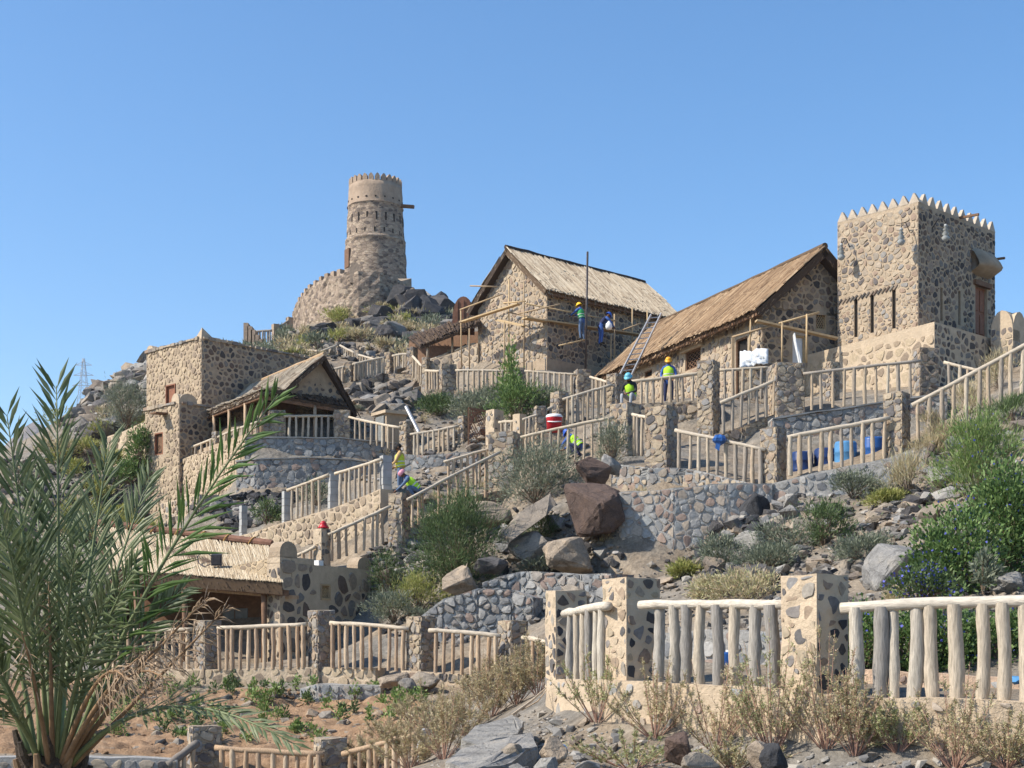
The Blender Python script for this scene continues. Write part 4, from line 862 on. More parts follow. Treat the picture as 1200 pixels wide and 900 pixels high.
MB().box(C0 + r * (hr[0][0] + hr[0][2]) / 2 + UP * (hr[0][3] + 0.1) - g * 0.05, r * ((hr[0][2] - hr[0][0]) / 2 + 0.25), g * 0.08, UP * 0.1).obj('lintel', M['mortar'], t)

# ---- block house on the left
def box_house(name, label, C, zb, lL_, lR_, LDv, RDv, matL, matR, stL, stR, drop=0.0, thick=0.3, size=0.3, hL=(), hR=(), kL=0.85, kR=0.85, gap=0.07, cat='house'):
    zt = C.z; t = thing(name, label, cat, (C.x, C.y, zb)); O = Vector((C.x, C.y, zb)); hh = zt - zb; mb = MB()
    oL = O + LDv * lL_
    holed(mb, oL, -LDv, UP, -RDv, lL_, hh, list(hL), 0.2); holed(mb, O, RDv, UP, -LDv, lR_, hh, list(hR), 0.2)
    holed(mb, O + RDv * lR_, LDv, UP, RDv, lL_, hh, []); holed(mb, oL + RDv * lR_, -RDv, UP, LDv, lR_, hh, [])
    mb.add([O + UP * (hh - 0.15), O + RDv * lR_ + UP * (hh - 0.15), oL + RDv * lR_ + UP * (hh - 0.15), oL + UP * (hh - 0.15)], [(0, 1, 2, 3)])
    mb.obj('wall', M[matL], t)
    hit = lambda x, y, hs, m_=0.04: any(h[0] - m_ < x < h[2] + m_ and h[1] - m_ < y < h[3] + m_ for h in hs)
    fc = Facing(t, M[stL]); fc.face(oL, -LDv, UP, -RDv, lL_, hh, size, 1.4, gap * 0.8, 0.03, kL, lambda x, y: not hit(x, y, hL)); fc.done()
    fc = Facing(t, M[stR], 'side_stone'); fc.face(O, RDv, UP, -LDv, lR_, hh, size, 1.3, gap, 0.03, kR, lambda x, y: not hit(x, y, hR)); fc.done()  # darker stone set paints the shade of the right wall
    rng = random.Random(5); cp = MB()                                # loose flat stones on the parapet
    for (o_, d_, L_) in ((oL, -LDv, lL_), (O, RDv, lR_)):
        k = int(L_ / 0.3)
        for i in range(k):
            p = o_ + d_ * (0.15 + 0.3 * i) + UP * (hh + 0.02); cp.box(p + (LDv + RDv) * 0.05, d_ * rng.uniform(.1, .17), (LDv if d_ == RDv else RDv) * 0.13, UP * rng.uniform(.03, .08))
    cp.obj('parapet_stones', M['st_mix'], t, kind='stuff'); return t, O, oL, hh
C = P(236, 396, 60); LD2 = Vector((-0.72, 0.69, 0)).normalized(); RD2 = Vector((0.69, 0.72, 0)).normalized(); O_ = Vector((C.x, C.y, 0)); zb = 6.4
oL_ = O_ + LD2 * 4.3; a, b = colx(195, oL_, -LD2), colx(206, oL_, -LD2); D_ = (oL_ - LD2 * a).y; hL = [(a, (VH - 476) / F * D_ - zb, b, (VH - 452) / F * D_ - zb)]
t, O, oL, hh = box_house('block_house', 'flat-roofed tan block house with pointed corner left of the gabled hut', C, zb, 4.3, 6.5, LD2, RD2, 'mortar_house', 'mortar', 'st_tan', 'st_dark', size=0.24, hL=hL, kL=1.0, kR=0.98, gap=0.05)
frame_in(t, oL, -LD2, -RD2, hL[0], 'redwood', 'redwood', 'shutter', depth=0.03)
p = O + UP * (hh - 0.02); MB().add([p, p + LD2 * 0.55, p + LD2 * 0.5 + RD2 * 0.5, p + RD2 * 0.75, p + UP * 0.5 + (LD2 + RD2) * 0.1, p + LD2 * 0.25 + RD2 * 0.35 + UP * 0.36], [(0, 3, 4), (0, 4, 1), (1, 4, 5, 2), (3, 2, 5, 4)]).obj('corner_horn', M['mortar'], t)
rounded_merlon(oL - LD2 * 0.25 + UP * (hh - 0.02), LD2, -RD2, 0.25, 0.3, 0.3, t)
C = P(210, 472, 58.4); zb = 5.2; O_ = Vector((C.x, C.y, 0)); oL_ = O_ + LD2 * 2.6
a, b = colx(181, oL_, -LD2), colx(191, oL_, -LD2); a, b = min(a, b), max(a, b); D_ = (oL_ - LD2 * a).y; hL = [(max(.05, a), (VH - 534) / F * D_ - zb, b, (VH - 508) / F * D_ - zb)]
t, O, oL, hh = box_house('stone_annex', 'low tan annex with brown door in front of the flat-roofed block house', C, zb, 2.6, 1.7, LD2, RD2, 'mortar_house', 'mortar', 'st_tan', 'st_dark', size=0.24, hL=hL, kL=1.0, kR=1.0, gap=.045)
frame_in(t, oL, -LD2, -RD2, hL[0], 'redwood', 'brownwood', 'door', depth=0.08)
rounded_merlon(O + RD2 * 0.45 + UP * (hh - 0.02), RD2, -LD2, 0.42, 0.45, 0.3, t, 'mortar'); rounded_merlon(O + LD2 * 0.3 + UP * (hh - 0.02), LD2, -RD2, 0.28, 0.45, 0.3, t, 'mortar')
p = oL - LD2 * 1.6 + UP * (hh - 0.35); MB().bar(p - RD2 * 0.02 + UP * 0.0, p - RD2 * 0.62 - UP * 0.03, 0.45, 0.06).obj('canopy_board', M['brownwood'], t)

# ---- gabled hut with verandah
rd = Vector((-0.54, 0.84, 0)).normalized(); gd = Vector((0.84, 0.54, 0)).normalized()
R0 = P(377, 419, 56); R1 = R0 + rd * 8.3; E0 = P(304, 459.5, 54.5); E1 = E0 + rd * 8.6; F0 = P(419, 487, 57.1); F1 = F0 + rd * 8
zf = (VH - 512) / F * 55.0
t = thing('thatched_hut', 'small hut with steep pale thatched roof and open shaded verandah', 'house', (R0.x, R0.y, zf))
W0 = P(336, 459, 55.2); W1 = P(407, 474, 56.7); W0.z = W1.z = 10.0; ap = R0 + rd * 0.15 - UP * 0.15; W0 += rd * 0.15; W1 += rd * 0.15
mb = MB(); mb.add([W0, W1, ap, W0 + rd * 0.3, W1 + rd * 0.3, ap + rd * 0.3], [(0, 1, 2), (5, 4, 3), (0, 3, 4, 1)]).obj('gable_wall', M['mortar_brown'], t)
fc = Facing(t, M['st_dark']); wg = (W1 - W0).length; dg = (W1 - W0).normalized(); axp = (ap - W0).dot(dg); hap = ap.z - 10.0
fc.face(W0, dg, UP, -rd, wg, hap, 0.26, 1.25, 0.06, 0.02, 1.0, planes=[(-hap / axp, 1, -.04), (hap / (wg - axp), 1, hap * wg / (wg - axp) - .04)]); fc.done()
K0 = P(333, 457.5, 54.9); K1 = K0 + rd * 8.3; thatch(t, R0 - rd * 0.3 + UP * 0.05, R1, K1, K0, 0.14, 'thatch', 1300, seed=41, rag=0.1); thatch(t, K0 + UP * .04, K1 + UP * .04, E1, E0 - rd * 0.1, 0.14, 'thatch', 700, seed=44, rag=0.16); thatch(t, R1, R0 - rd * 0.3 + UP * 0.05, F0, F1, 0.14, 'fringe', 300, seed=42)
rp0 = R0 - rd * 0.3 + UP * 0.1; MB().tube([rp0.lerp(R1 + UP * 0.06, i / 10) for i in range(11)], [R.uniform(.07, .1) for i in range(11)], 7, True, 0.1).obj('ridge_bundle', M['thatch_warm'], t)
S0 = E0 + gd * 0.05 - UP * 0.02; S1 = P(409, 478, 56.0); B0 = S0 + rd * 0.75 + UP * 0.35; B1 = S1 + rd * 0.75 + UP * 0.4
thatch(t, B0, B1, S1, S0, 0.1, 'fringe', 260, seed=43, r=0.025)
MB().bar(S0 - UP * 0.14 + rd * .1, S1 - UP * 0.14 + rd * .1, 0.1, 0.14).obj('beam', M['brownwood'], t); MB().bar(E0 - UP * 0.16 + gd * .12, E1 - UP * 0.16 + gd * .12, 0.1, 0.13).obj('beam', M['brownwood'], t)
for s_ in (0.02, 0.62, 0.97):
    p = S0.lerp(S1, s_) + rd * 0.1; MB().tube([(p.x, p.y, zf - 0.2), (p.x, p.y, p.z - 0.1)], 0.07, 8).obj('post', M['wood_warm'], t, True)
for s_ in (0.2, 0.4, 0.6, 0.8, 0.98):
    p = E0.lerp(E1, s_) + gd * 0.12; MB().tube([(p.x, p.y, zf - 0.2), (p.x, p.y, p.z - 0.1)], 0.07, 8).obj('post', M['wood_warm'], t, True)
iw = W0 + rd * 1.8 - gd * 0.1; mb = MB(); mb.box((iw.x, iw.y, (zf + 9.8) / 2 - 0.2) + gd * 1.6 if False else Vector((iw.x, iw.y, (zf + 9.9) / 2 - 0.1)) + gd * 1.75 + rd * 3.1, gd * 1.75, rd * 3.1, UP * (9.9 - zf + 0.3) / 2); mb.obj('room_wall', M['mas_pillar'], t)
p = iw + gd * 0.9 - rd * 0.03; MB().box(Vector((p.x, p.y, zf + 0.85)), gd * 0.4, rd * 0.04, UP * 0.85).obj('door', M['brownwood'], t)
fl = MB(); a0 = P(287, 513, 54); a0.z = zf; mb = MB(); mb.box(a0 + gd * 3.5 + rd * 4.6 - UP * 0.1, gd * 3.4, rd * 4.5, UP * 0.09); mb.obj('floor', M['mortar_brown'], t)

# ---- lodge with reed roof
gd3 = Vector((0.57, 0.82, 0)).normalized()
C = P(328, 652, 37); Cr = P(434, 660, 40.2); fd = Vector((-0.93, 0.36, 0)).normalized(); wd = Vector((Cr.x - C.x, Cr.y - C.y, 0)); lw = wd.length; wd.normalize(); nw = Vector((wd.y, -wd.x, 0))
zb = -0.9; t = thing('stone_lodge', 'dark stone lodge with pale reed roof and deep shaded porch', 'house', (C.x, C.y, zb))
O = Vector((C.x, C.y, zb)); xs_ = lw * 0.36; zt1 = C.z; zt2 = C.z - 0.16; mb = MB()
wx = [(376, 387, 684, 703)]; a, b = colx(375.5, O, wd), colx(387, O, wd); D_ = (O + wd * a).y; hW = [(a, (VH - 703) / F * D_ - zb, b, (VH - 684) / F * D_ - zb)]
holed(mb, O, wd, UP, nw, lw, zt2 - zb, hW, 0.18); bk = -nw * 0.45
mb.add([O + bk, O + wd * lw + bk, O + wd * lw + bk + UP * (zt2 - zb), O + bk + UP * (zt2 - zb), O + UP * (zt2 - zb), O + wd * lw + UP * (zt2 - zb), O + wd * lw, O], [(0, 1, 2, 3), (3, 2, 5, 4), (1, 6, 5, 2), (0, 3, 4, 7)])
mb.box(O + wd * xs_ / 2 + bk / 2 + UP * (zt1 + zt2 - 2 * zb - 0.02) / 2, wd * xs_ / 2, bk / 2, UP * ((zt1 - zt2) / 2 + 0.01)); mb.obj('wall', M['mortar'], t)
fc = Facing(t, M['st_dark']); fc.face(O, wd, UP, nw, lw, zt2 - zb + 0.1, 0.37, 1.1, 0.055, 0.025, 1.0, lambda x, y: not (hW[0][0] - .1 < x < hW[0][2] + .1 and hW[0][1] - .1 < y < hW[0][3] + .1) and (y < zt2 - zb or x < xs_)); fc.face(O + bk, nw, UP, -wd, .45, zt2 - zb - .1, .24, 1.1, .05, .025, 1.0); fc.done()
frame_in(t, O, wd, nw, hW[0], 'plank', 'dark', 'window', True, depth=0.06)
rounded_merlon(O + wd * 0.34 + UP * (zt1 - zb - 0.02), wd, nw, 0.34, 0.44, 0.4, t, 'mortar_brown'); rounded_merlon(O + wd * (lw - 0.27) + UP * (zt2 - zb - 0.02), wd, nw, 0.3, 0.36, 0.4, t, 'mortar_brown')
MB().box(O + wd * (xs_ + 0.4) + UP * (zt2 - zb + 0.05) - nw * 0.2, wd * 0.1, nw * 0.1, UP * 0.1).obj('lamp', M['white'], t)
p0 = O + bk + UP * (zt1 - zb); p1 = P(268, 664, 38.5)                      # side parapet that runs up beside the roof
mb = MB(); q0 = O + UP * (zt1 - zb); q1 = Vector((p1.x, p1.y, p1.z))
mb.add([q0, q1, q1 - UP * 0.45, q0 - UP * 0.75, q0 + gd3 * .45, q1 + gd3 * .45, q1 + gd3 * .45 - UP * 0.45, q0 + gd3 * .45 - UP * 0.75], [(0, 1, 2, 3), (7, 6, 5, 4), (0, 4, 5, 1), (3, 2, 6, 7), (1, 5, 6, 2)]); mb.obj('parapet', M['mas_tan'], t)
EA = P(331, 684, 36.6); EB = P(130, 668, 38.2); RA = P(319, 641, 42.0); RB = P(110, 616, 44)
thatch(t, RB, RA, EA, EB, 0.3, 'reed', 3600, seed=61, r=0.013, rag=0.05, lift=-.025, fmat='fringe')
k = 16; MB().tube([RB.lerp(RA, i / k) + UP * 0.1 for i in range(k + 1)], [R.uniform(.1, .125) for i in range(k + 1)], 9, True, 0.08).obj('ridge_bundle', M['rust'], t)
for i in range(7):
    p = RB.lerp(RA, (i + 0.6) / 7.4) + UP * 0.1; d = (RA - RB).normalized(); MB().tube([p + Vector((d.y, -d.x, 0)) * 0.14 * math.cos(a) + UP * 0.14 * math.sin(a) + d * 0.1 * math.sin(a) for a in np.linspace(0, 6.2, 11)], 0.018, 5).obj('rope_lashing', M['rope'], t)
MB().bar(EB - UP * 0.24 + wd * 0.2, EA - UP * 0.24 + wd * 0.2, 0.14, 0.16).obj('beam', M['brownwood'], t); MB().bar(EB - UP * 0.34 + wd * 0.6, EA - UP * 0.34 + wd * 0.6, 0.1, 0.1).obj('beam', M['wood_warm'], t)
for u in (216, 309, 160):
    p = P(u, 700, 37.6 if u < 300 else 37.1); MB().tube([(p.x, p.y, -1.2), (p.x + .02, p.y, 0.6), (p.x, p.y, 1.65)], [.085, .075, .08], 9, True, .04).obj('post', M['brownwood'], t, True)
a = P(318, 700, 40.2); b = P(120, 700, 41.5); MB().bar((a.x, a.y, .4), (b.x, b.y, .4), 0.2, 3.2).obj('back_wall', M['brownwood'], t); c_ = P(122, 700, 37.9); MB().bar((b.x, b.y, .4), (c_.x, c_.y, .4), 0.2, 3.2).obj('sun_block_wall', M['mas_pillar'], t)  # end wall added unseen behind the palm to keep sun off the porch
a = P(281, 700, 40.2); d_ = Vector((b.x - a.x, b.y - a.y, 0)).normalized()
for k in range(3): MB().box(Vector((a.x, a.y, 0.15)) + d_ * 0.42 * k + Vector((d_.y, -d_.x, 0)) * -0.13 * -1, d_ * 0.19, Vector((d_.y, -d_.x, 0)) * 0.04, UP * 1.0).obj('door_leaf', M['shutter_grey'], t)
q = P(254, 656, 38.4); fl = thing('floodlight', 'small black floodlight with cable on the reed roof', 'floodlight', P(254, 667, 38.2))
MB().box(q, Vector((.14, .02, 0)), Vector((-.01, .1, 0.02)), UP * 0.15).obj('housing', M['darksteel'], fl); MB().box(q + Vector((0, -.115, 0)), Vector((.11, .01, 0)), Vector((0, .008, 0)), UP * 0.12).obj('lens', M['darksteel'], fl)
MB().tube([q - UP * .1 + Vector((.1, 0, 0)), P(258.5, 672, 38.1)], .018, 6).obj('bracket', M['darksteel'], fl)
MB().tube([P(247, 661, 38.3), P(240, 664, 38.3), P(233, 660, 38.6), P(231, 653, 38.9), P(236, 648, 39.1), P(243, 648, 39.1), P(248, 652, 38.8)], .014, 5).obj('cable', M['darksteel'], fl)
for (a_, k_) in WQ: wall(*a_, **k_)
# ------------------------------------------------------------------ railings, pillars and retaining walls
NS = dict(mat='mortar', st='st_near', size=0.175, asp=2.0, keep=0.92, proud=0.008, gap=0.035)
# nearest parapet
pillar(640, 651, 688, 691.5, 842, 20.8, 'tan pillar with black stones beside the short fan of seven pale pickets', **NS)
pillar(709, 734, 777, 676, 872, 17.9, 'tan pillar with scattered dark stones between two pale grey log railings', **NS)
pillar(924, 957, 1002, 673, 905, 15.6, 'large tan pillar with brown and black stones in front of the blue-flowered hedge', **NS)
railing((662, 719, 796, 20.3), (712, 710, 797, 18.1), 0, 'short pale log railing between the two tan pillars beside the dry twigs', us=(668, 675, 683, 691, 698.5, 706), mat='wood_near', rmat='wood_rail_near', r=0.05, rr=0.062)
railing((756, 709, 797, 17.55), (928, 709, 808, 16.1), 0, 'pale grey log railing whose pickets show a grey cobble wall behind', us=(771, 788.5, 804, 821, 841, 862, 884, 906), mat='wood_near', rmat='wood_rail_near', widths=(13.5, 13, 13, 13, 13.5, 13, 14, 16), rr=0.06, over=(0.08, 0.02))
railing((991, 712.5, 814, 15.62), (1225, 705, 819, 14.62), 0, 'pale log railing with thick pickets in front of the blue-flowered hedge', us=(1004.5, 1031, 1047.5, 1069, 1094, 1122, 1150, 1176, 1203), mat='wood_near', rmat='wood_rail_near', widths=(16, 18, 12, 17, 16.5, 17, 15, 15.5, 16), rr=0.064)
# long railing in front of the lodge
G = 'log railing in front of the lodge'
pillar(223, 240, 256, 727, 787, 34.4, 'rough stone pillar half behind the dead brown palm fronds')
pillar(358, 372, 391, 715, 786, 33.5, 'rough stone pillar in front of the lodge wall with the lattice window')
pillar(475, 493, 509, 722, 790, 32.4, 'rough stone pillar with flat boulders piled against its foot')
pillar(583, 599, 619, 727, 796, 31.3, 'rough stone pillar behind the dry bushes next to the grey dry-stone wall')
railing((120, 740, 788, 35.6), (224, 738, 787, 34.7), 12, 'warm log railing hidden behind the palm fronds', 'wood_warm')
railing((257, 736, 784, 34.3), (357, 732, 781, 33.7), 0, 'warm log railing of twelve pickets in front of the shaded porch', 'wood_warm', us=(257.5, 265, 273, 282, 291, 300, 310, 320, 329.5, 339.5, 349.5, 356))
railing((389, 730.5, 781, 33.4), (477, 737, 785, 32.6), 0, "warm log railing in front of the lodge's right end and its shrubs", 'wood_warm', us=(389.5, 398, 406.5, 415, 424, 434, 445, 455, 464, 472.5))
railing((505, 739, 786, 32.1), (584, 745.5, 792, 31.3), 0, 'warm log railing in front of the grey dry-stone wall', 'wood_warm', us=(510, 520, 530.5, 541, 552, 560.5, 572.5, 582))
railing((614, 747.5, 797, 31.0), (646, 755, 800, 30), 4, 'short warm log railing between the dry bushes and the tan pillar with black stones', 'wood_warm')
# lower railing at the foot of the bed
pillar(213, 226, 257, 852, 930, 25.4, 'stocky stone pillar below the planted bed, beside the slanting log')
pillar(364, 376, 405, 866, 930, 25.2, 'stocky stone pillar below the drooping green palm frond')
railing((255, 876.5, 925, 25.4), (376, 884, 930, 25.1), 0, 'brown log railing between two stocky pillars below the planted bed', 'wood_warm', 'wood_warm', us=(258, 272, 288, 304, 319, 334, 348, 362, 374))
railing((404, 883, 930, 25.1), (502, 856, 905, 24.6), 9, 'brown log railing rising from the stocky pillar to the concrete post', 'wood_warm', 'wood_warm')
railing((199, 895, 930, 24.8), (229, 872, 925, 25.2), 3, 'short slanting brown log railing beside the low grey-topped wall', 'wood_warm', 'wood_grey', rr=0.075)
pillar(487, 491, 506, 855, 910, 24.4, 'grey concrete post wrapped by dry grass at the end of the brown railing', mat='concrete', keep=0.0, name='concrete_post')
# stairs above the lodge
def block_post(uL, uc, uR, vt, vb, D, label):
    a = (uc - uL) / F * D; b = (uR - uc) / F * D; w = math.hypot(a, b); th = math.atan2(a, b); lx = Vector((-math.sin(th), math.cos(th), 0)); rx = Vector((math.cos(th), math.sin(th), 0)); c = P(uc, vt, D); zb = (VH - vb) / F * D - .4; ctr = Vector((c.x, c.y, 0)) + (lx + rx) * w / 2; t = thing('concrete_post', label, 'post', ctr + UP * zb, 'concrete posts'); n_ = max(2, int((c.z - zb) / .21)); h = (c.z - zb) / n_
    core = MB(); core.box(ctr + UP * (c.z + zb) / 2, lx * (w / 2 - .014), rx * (w / 2 - .014), UP * ((c.z - zb) / 2 - .006)); core.obj('mortar_core', M['mortar_grey'], t)
    for i in range(n_): MB().box(ctr + UP * (zb + h * (i + .5)) + Vector((R.uniform(-.008, .008), R.uniform(-.008, .008), 0)), lx * w / 2, rx * w / 2, UP * (h / 2 - .007)).obj('block', M['concrete'], t)
pillar(366, 376.5, 386, 619, 662, 41.5, 'narrow tan pillar with a red cap behind the lodge parapet', mat='mortar', st='st_dark', keep=0.5)
q = P(379, 619, 41.7); rc = thing('red_cap', 'red domed cap sitting on the narrow tan pillar behind the lodge', 'cap', q); MB().lathe(q, [(0.14, -0.005), (0.14, .07), (.10, .1), (.11, .13), (.06, .2), (0, .22)], 12).obj('dome', M['red'], rc, True); MB().lathe(q, [(0.0, 0), (.17, 0), (.17, .03), (.13, .04)], 12).obj('rim', M['red'], rc, True)
railing((386, 626, 657, 41.6), (456, 594, 634, 42.3), 0, 'warm railing climbing the lower stairs from the red-capped pillar', 'wood_warm', us=(389, 397.5, 406.5, 417, 426.5, 437, 442, 449))
railing((350, 650, 668, 41.8), (368, 641, 664, 41.6), 2, 'stub of warm railing behind the rounded lodge merlon', 'wood_warm')
pillar(454, 471, 481, 577, 640, 42.3, 'tan stone pillar beside the kneeling worker on the stairs')
railing((479, 585, 618, 42.2), (578, 534, 578, 44.2), 0, 'long warm railing climbing the stairs above the large green shrub', 'wood_warm', us=(483, 491, 496, 514, 526, 536, 547, 558, 569), over=(.05, .3))
railing((522, 541, 583, 45.4), (574, 526.5, 572, 46), 0, 'warm railing on the far side of the upper stair flight', 'wood_warm', us=(525, 532, 540, 548, 555, 563, 570))
pillar(572, 602, 612, 505, 580, 45, 'broad rough pillar at the head of the stairs above the grey-green shrub', size=0.24, wmax=1.0)
for (uL, uc, uR, vt, vb, D, lb) in ((279, 283, 289, 592, 626, 47.4, 'bare grey concrete-block post standing alone above the reed roof'), (329, 333, 340, 575, 613, 46.3, 'grey concrete-block post at the lower end of the log railing on the tan wall'), (383, 387, 396, 555, 597, 45.1, 'grey concrete-block post halfway along the log railing on the tan wall'), (444, 449, 459, 533, 579, 43.9, 'grey concrete-block post beside the standing worker')):
    block_post(uL, uc, uR, vt, vb, D, lb)
railing((338, 574.5, 609, 46.2), (384, 557, 596, 45.2), 0, 'log railing between two concrete posts, above the bare tan wall', us=(342, 348, 354, 360.5, 367, 374))
railing((394, 555, 592, 45), (446, 538.5, 576, 43.9), 0, 'log railing between concrete posts ending at the standing worker', us=(399, 404.5, 410.5, 416, 421.5, 427, 433, 439.5))
# terrace of the hut
pillar(301, 309, 314, 486, 515, 54.6, 'tan pillar at the near corner of the hut terrace railing')
pillar(311, 316, 334, 480, 515, 54.9, 'dark stone pillar in front of the hut gable next to the verandah')
pillar(389, 391.5, 410, 480, 515, 55.6, 'dark stone pillar below the right foot of the hut gable', size=0.2)
railing((200, 533, 556, 60.4), (250, 514, 535, 57.2), 9, 'pale log railing of the hut verandah, its far half behind the palm frond'); railing((256, 512, 532, 57), (303, 494, 516, 54.6), 9, 'pale log railing of the hut verandah next to the tan corner pillar')
pillar(247, 253, 258, 505, 535, 57, 'tan pillar midway along the hut verandah railing')
railing((334, 487.5, 511, 55), (391, 487.5, 511, 55.7), 0, 'pale log railing in front of the dark porch under the hut gable', us=(339, 347, 354, 361, 370, 377, 384.5), mat='wood')
railing((410, 489, 514, 55.6), (468, 501, 527, 53.2), 0, 'pale log railing before the tan shed with the grey door', us=(416, 422, 428, 435, 442, 448, 455, 461))
pillar(467, 476, 484, 493, 533, 53, 'tan pillar at the foot of the slanting grey pipe')
railing((482, 509, 536, 52.4), (536, 499.5, 528, 52), 0, 'pale log railing between the grey pipe and the brown lattice', us=(485, 490, 496, 502, 508, 514, 520, 526, 532))
pillar(536, 543, 549, 487, 530, 52, 'tan pillar next to the brown lattice panel')
# small shed with a grey door
C = P(453, 484, 55.2); sh = thing('small_shed', 'tan box shed with grey door behind the hut railing', 'shed', (C.x, C.y, 7.6)); a_ = Vector((.82, .57, 0)); b_ = Vector((-.57, .82, 0))
mb = MB(); wall_box(mb, Vector((C.x, C.y, 0)), b_, 0.9, a_, 0.9, 7.3, C.z); mb.obj('wall', M['mortar_brown'], sh); mb = MB(); wall_box(mb, Vector((C.x, C.y, 0)) - a_ * .12 - b_ * .12, b_, 1.15, a_, 1.1, C.z, C.z + .12); mb.obj('roof', M['mortar'], sh)
p = Vector((C.x, C.y, 8.4)) + b_ * .45 - a_ * .02; MB().box(p, b_ * .32, a_ * .04, UP * .75).obj('door', M['shutter_grey'], sh)
a, b = P(476, 477, 54), P(491, 507, 52.8); MB().tube([a, b], .07, 8).obj('grey_pipe', M['steel']); tag(bpy.data.objects['grey_pipe'], 'slanting grey pipe leaning over the railing by the shed', 'pipe')
# brown lattice panel
lt = thing('lattice_panel', 'brown wooden lattice panel beside the stairs and green shrub', 'lattice', P(559, 527, 51.6)); f = MB(); l = MB(); c00, c10, c11, c01 = P(549, 526, 51.7), P(571, 522, 51.9), P(571, 482, 51.9), P(549, 478, 51.7)
for (a, b) in ((c00, c10), (c10, c11), (c11, c01), (c01, c00)): f.bar(a, b, .06)
for i in range(1, 8):
    l.bar(c00.lerp(c10, i / 8), c00.lerp(c01, i / 8), .025); l.bar(c11.lerp(c01, i / 8), c11.lerp(c10, i / 8), .025); l.bar(c00.lerp(c10, i / 8), c10.lerp(c11, 1 - i / 8), .025); l.bar(c01.lerp(c11, i / 8), c01.lerp(c00, 1 - i / 8), .025)
f.obj('frame', M['brownwood'], lt); l.obj('lattice', M['redwood'], lt)
# railings right of the lattice, up to the seated worker
pillar(569, 579, 590, 479.5, 520, 50.8, 'plain tan pillar right of the brown lattice panel', mat='mortar', keep=0.4)
pillar(601, 609, 617, 484.5, 516, 49.5, 'small tan pillar left of the red water cooler', mat='mortar', keep=0.5)
railing((586, 495, 508, 50.4), (602, 494, 506, 49.9), 3, 'stub of pale railing between two small tan pillars')
railing((614, 492, 520, 49), (628, 487, 515, 49), 3, 'short pale railing left of the red water cooler')
pillar(626, 629, 640, 475, 520, 49.3, 'dark stone pillar behind the red water cooler', size=.2)
railing((632, 485.5, 512, 49.4), (647, 477.5, 505, 49.6), 3, 'short pale railing rising behind the red water cooler')
pillar(645, 655, 667, 458, 512, 49.8, 'tan stone pillar above the red water cooler')
railing((661, 468, 505, 49.8), (716, 451.5, 492, 50), 0, 'tall pale railing above the red cooler, rising towards the seated worker', us=(664.5, 671, 676.5, 683, 688, 694.5, 701.5, 708), r=.055)
pillar(711, 722.5, 731, 437, 500, 50, 'tan stone pillar left of the seated worker')
railing((612, 512, 540, 44.8), (718, 489.5, 535, 44.2), 0, 'pale railing in front of the crouching worker and red cooler', us=(616, 625, 636, 644.5, 655, 664.5, 674.5, 684, 694, 703, 713))
pillar(716, 735, 753, 471, 540, 44, 'broad tan pillar under the seated worker', size=.22, wmax=1.1)
railing((742, 486, 532, 42.4), (759, 489, 533, 41.2), 4, 'very short pale railing between two broad tan pillars')
pillar(757, 781, 797, 474, 556, 40.2, 'broad rough pillar at the upper end of the railing with the blue cloth', size=.22, wmax=1.1)
railing((793, 504.5, 546, 39.8), (895, 526.5, 569, 38), 0, 'pale railing sloping down with a blue cloth tied to it', us=(795.5, 808, 819, 829.5, 840, 851, 862, 872, 882.5, 891), r=.055)
# blue cloth
q = P(843, 515, 38.7); mb = MB(); mb.lathe(q, [(0, -.16), (.1, -.13), (.19, -.05), (.2, .02), (.13, .1), (0, .12)], 14)
mb.v = [(x + .05 * noise.noise((x * 14, y * 14, z * 14)), y + .05 * noise.noise((x * 14 + 5, y * 14, z * 14)), z + .04 * noise.noise((x * 12, y * 12 + 3, z * 12))) for x, y, z in mb.v]
mb.add([q + Vector((-.1, -.1, -.05)), q + Vector((.02, -.15, -.08)), q + Vector((-.02, -.1, -.33)), q + Vector((-.13, -.08, -.25))], [(0, 1, 2, 3)]); tag(mb.obj('cloth', M['blue']), 'bright blue cloth knotted on the sloping log railing', 'cloth')
# level of the standing worker
railing((742, 447, 477, 48.8), (823, 437, 470, 48.8), 0, 'pale railing in front of the standing worker in orange helmet', us=(751, 758.5, 766, 775.5, 785, 794.5, 800, 812, 821), r=.06, rr=.065)
pillar(818, 835.5, 846, 421, 515, 46.6, 'tall tan pillar right of the standing worker', size=.22, wmax=1.0)
railing((845, 434, 468, 48), (901, 431, 466, 48), 0, 'pale railing below the white plastic sheet', us=(850, 859, 870, 880, 892, 899), r=.055)
railing((846, 471.5, 508, 46), (908, 446.5, 484, 46.2), 0, 'pale railing climbing the steps below the white plastic sheet', us=(848, 858, 868, 877, 887, 898, 906), r=.055, rr=.065)
pillar(906, 910, 944, 424, 492, 46, 'broad grey-brown rubble pillar left of the tower plinth railing', size=.22, wmax=1.0)
railing((943, 438, 480, 46), (1078, 423, 465, 45.7), 0, 'pale railing in front of the tan tower plinth', us=(951, 962, 976, 989, 1001, 1014, 1026.5, 1039.5, 1053, 1067), mat='wood', rmat='wood_grey', r=.055)
pillar(966, 974, 986, 423, 475, 48, 'dark stone pillar behind the railing of the tower plinth', size=.2)
pillar(1075, 1078, 1101, 407, 462, 46.4, "dark stacked-stone pillar at the plinth's front corner", size=.2, keep=1.0, st='st_dark')
railing((925, 512, 556, 37.8), (1041, 490, 539, 37.4), 0, 'pale railing in front of the blue barrels', us=(926.5, 937.5, 949.5, 961, 973.5, 986.5, 998, 1011, 1023, 1036), r=.058, rr=.06)
pillar(893, 910, 925, 500, 570, 37.8, 'tan pillar left of the railing with the blue barrels', size=.22)
pillar(1039, 1057, 1072, 458, 540, 37.3, 'tan pillar between the blue barrels and the rising railing', size=.24)
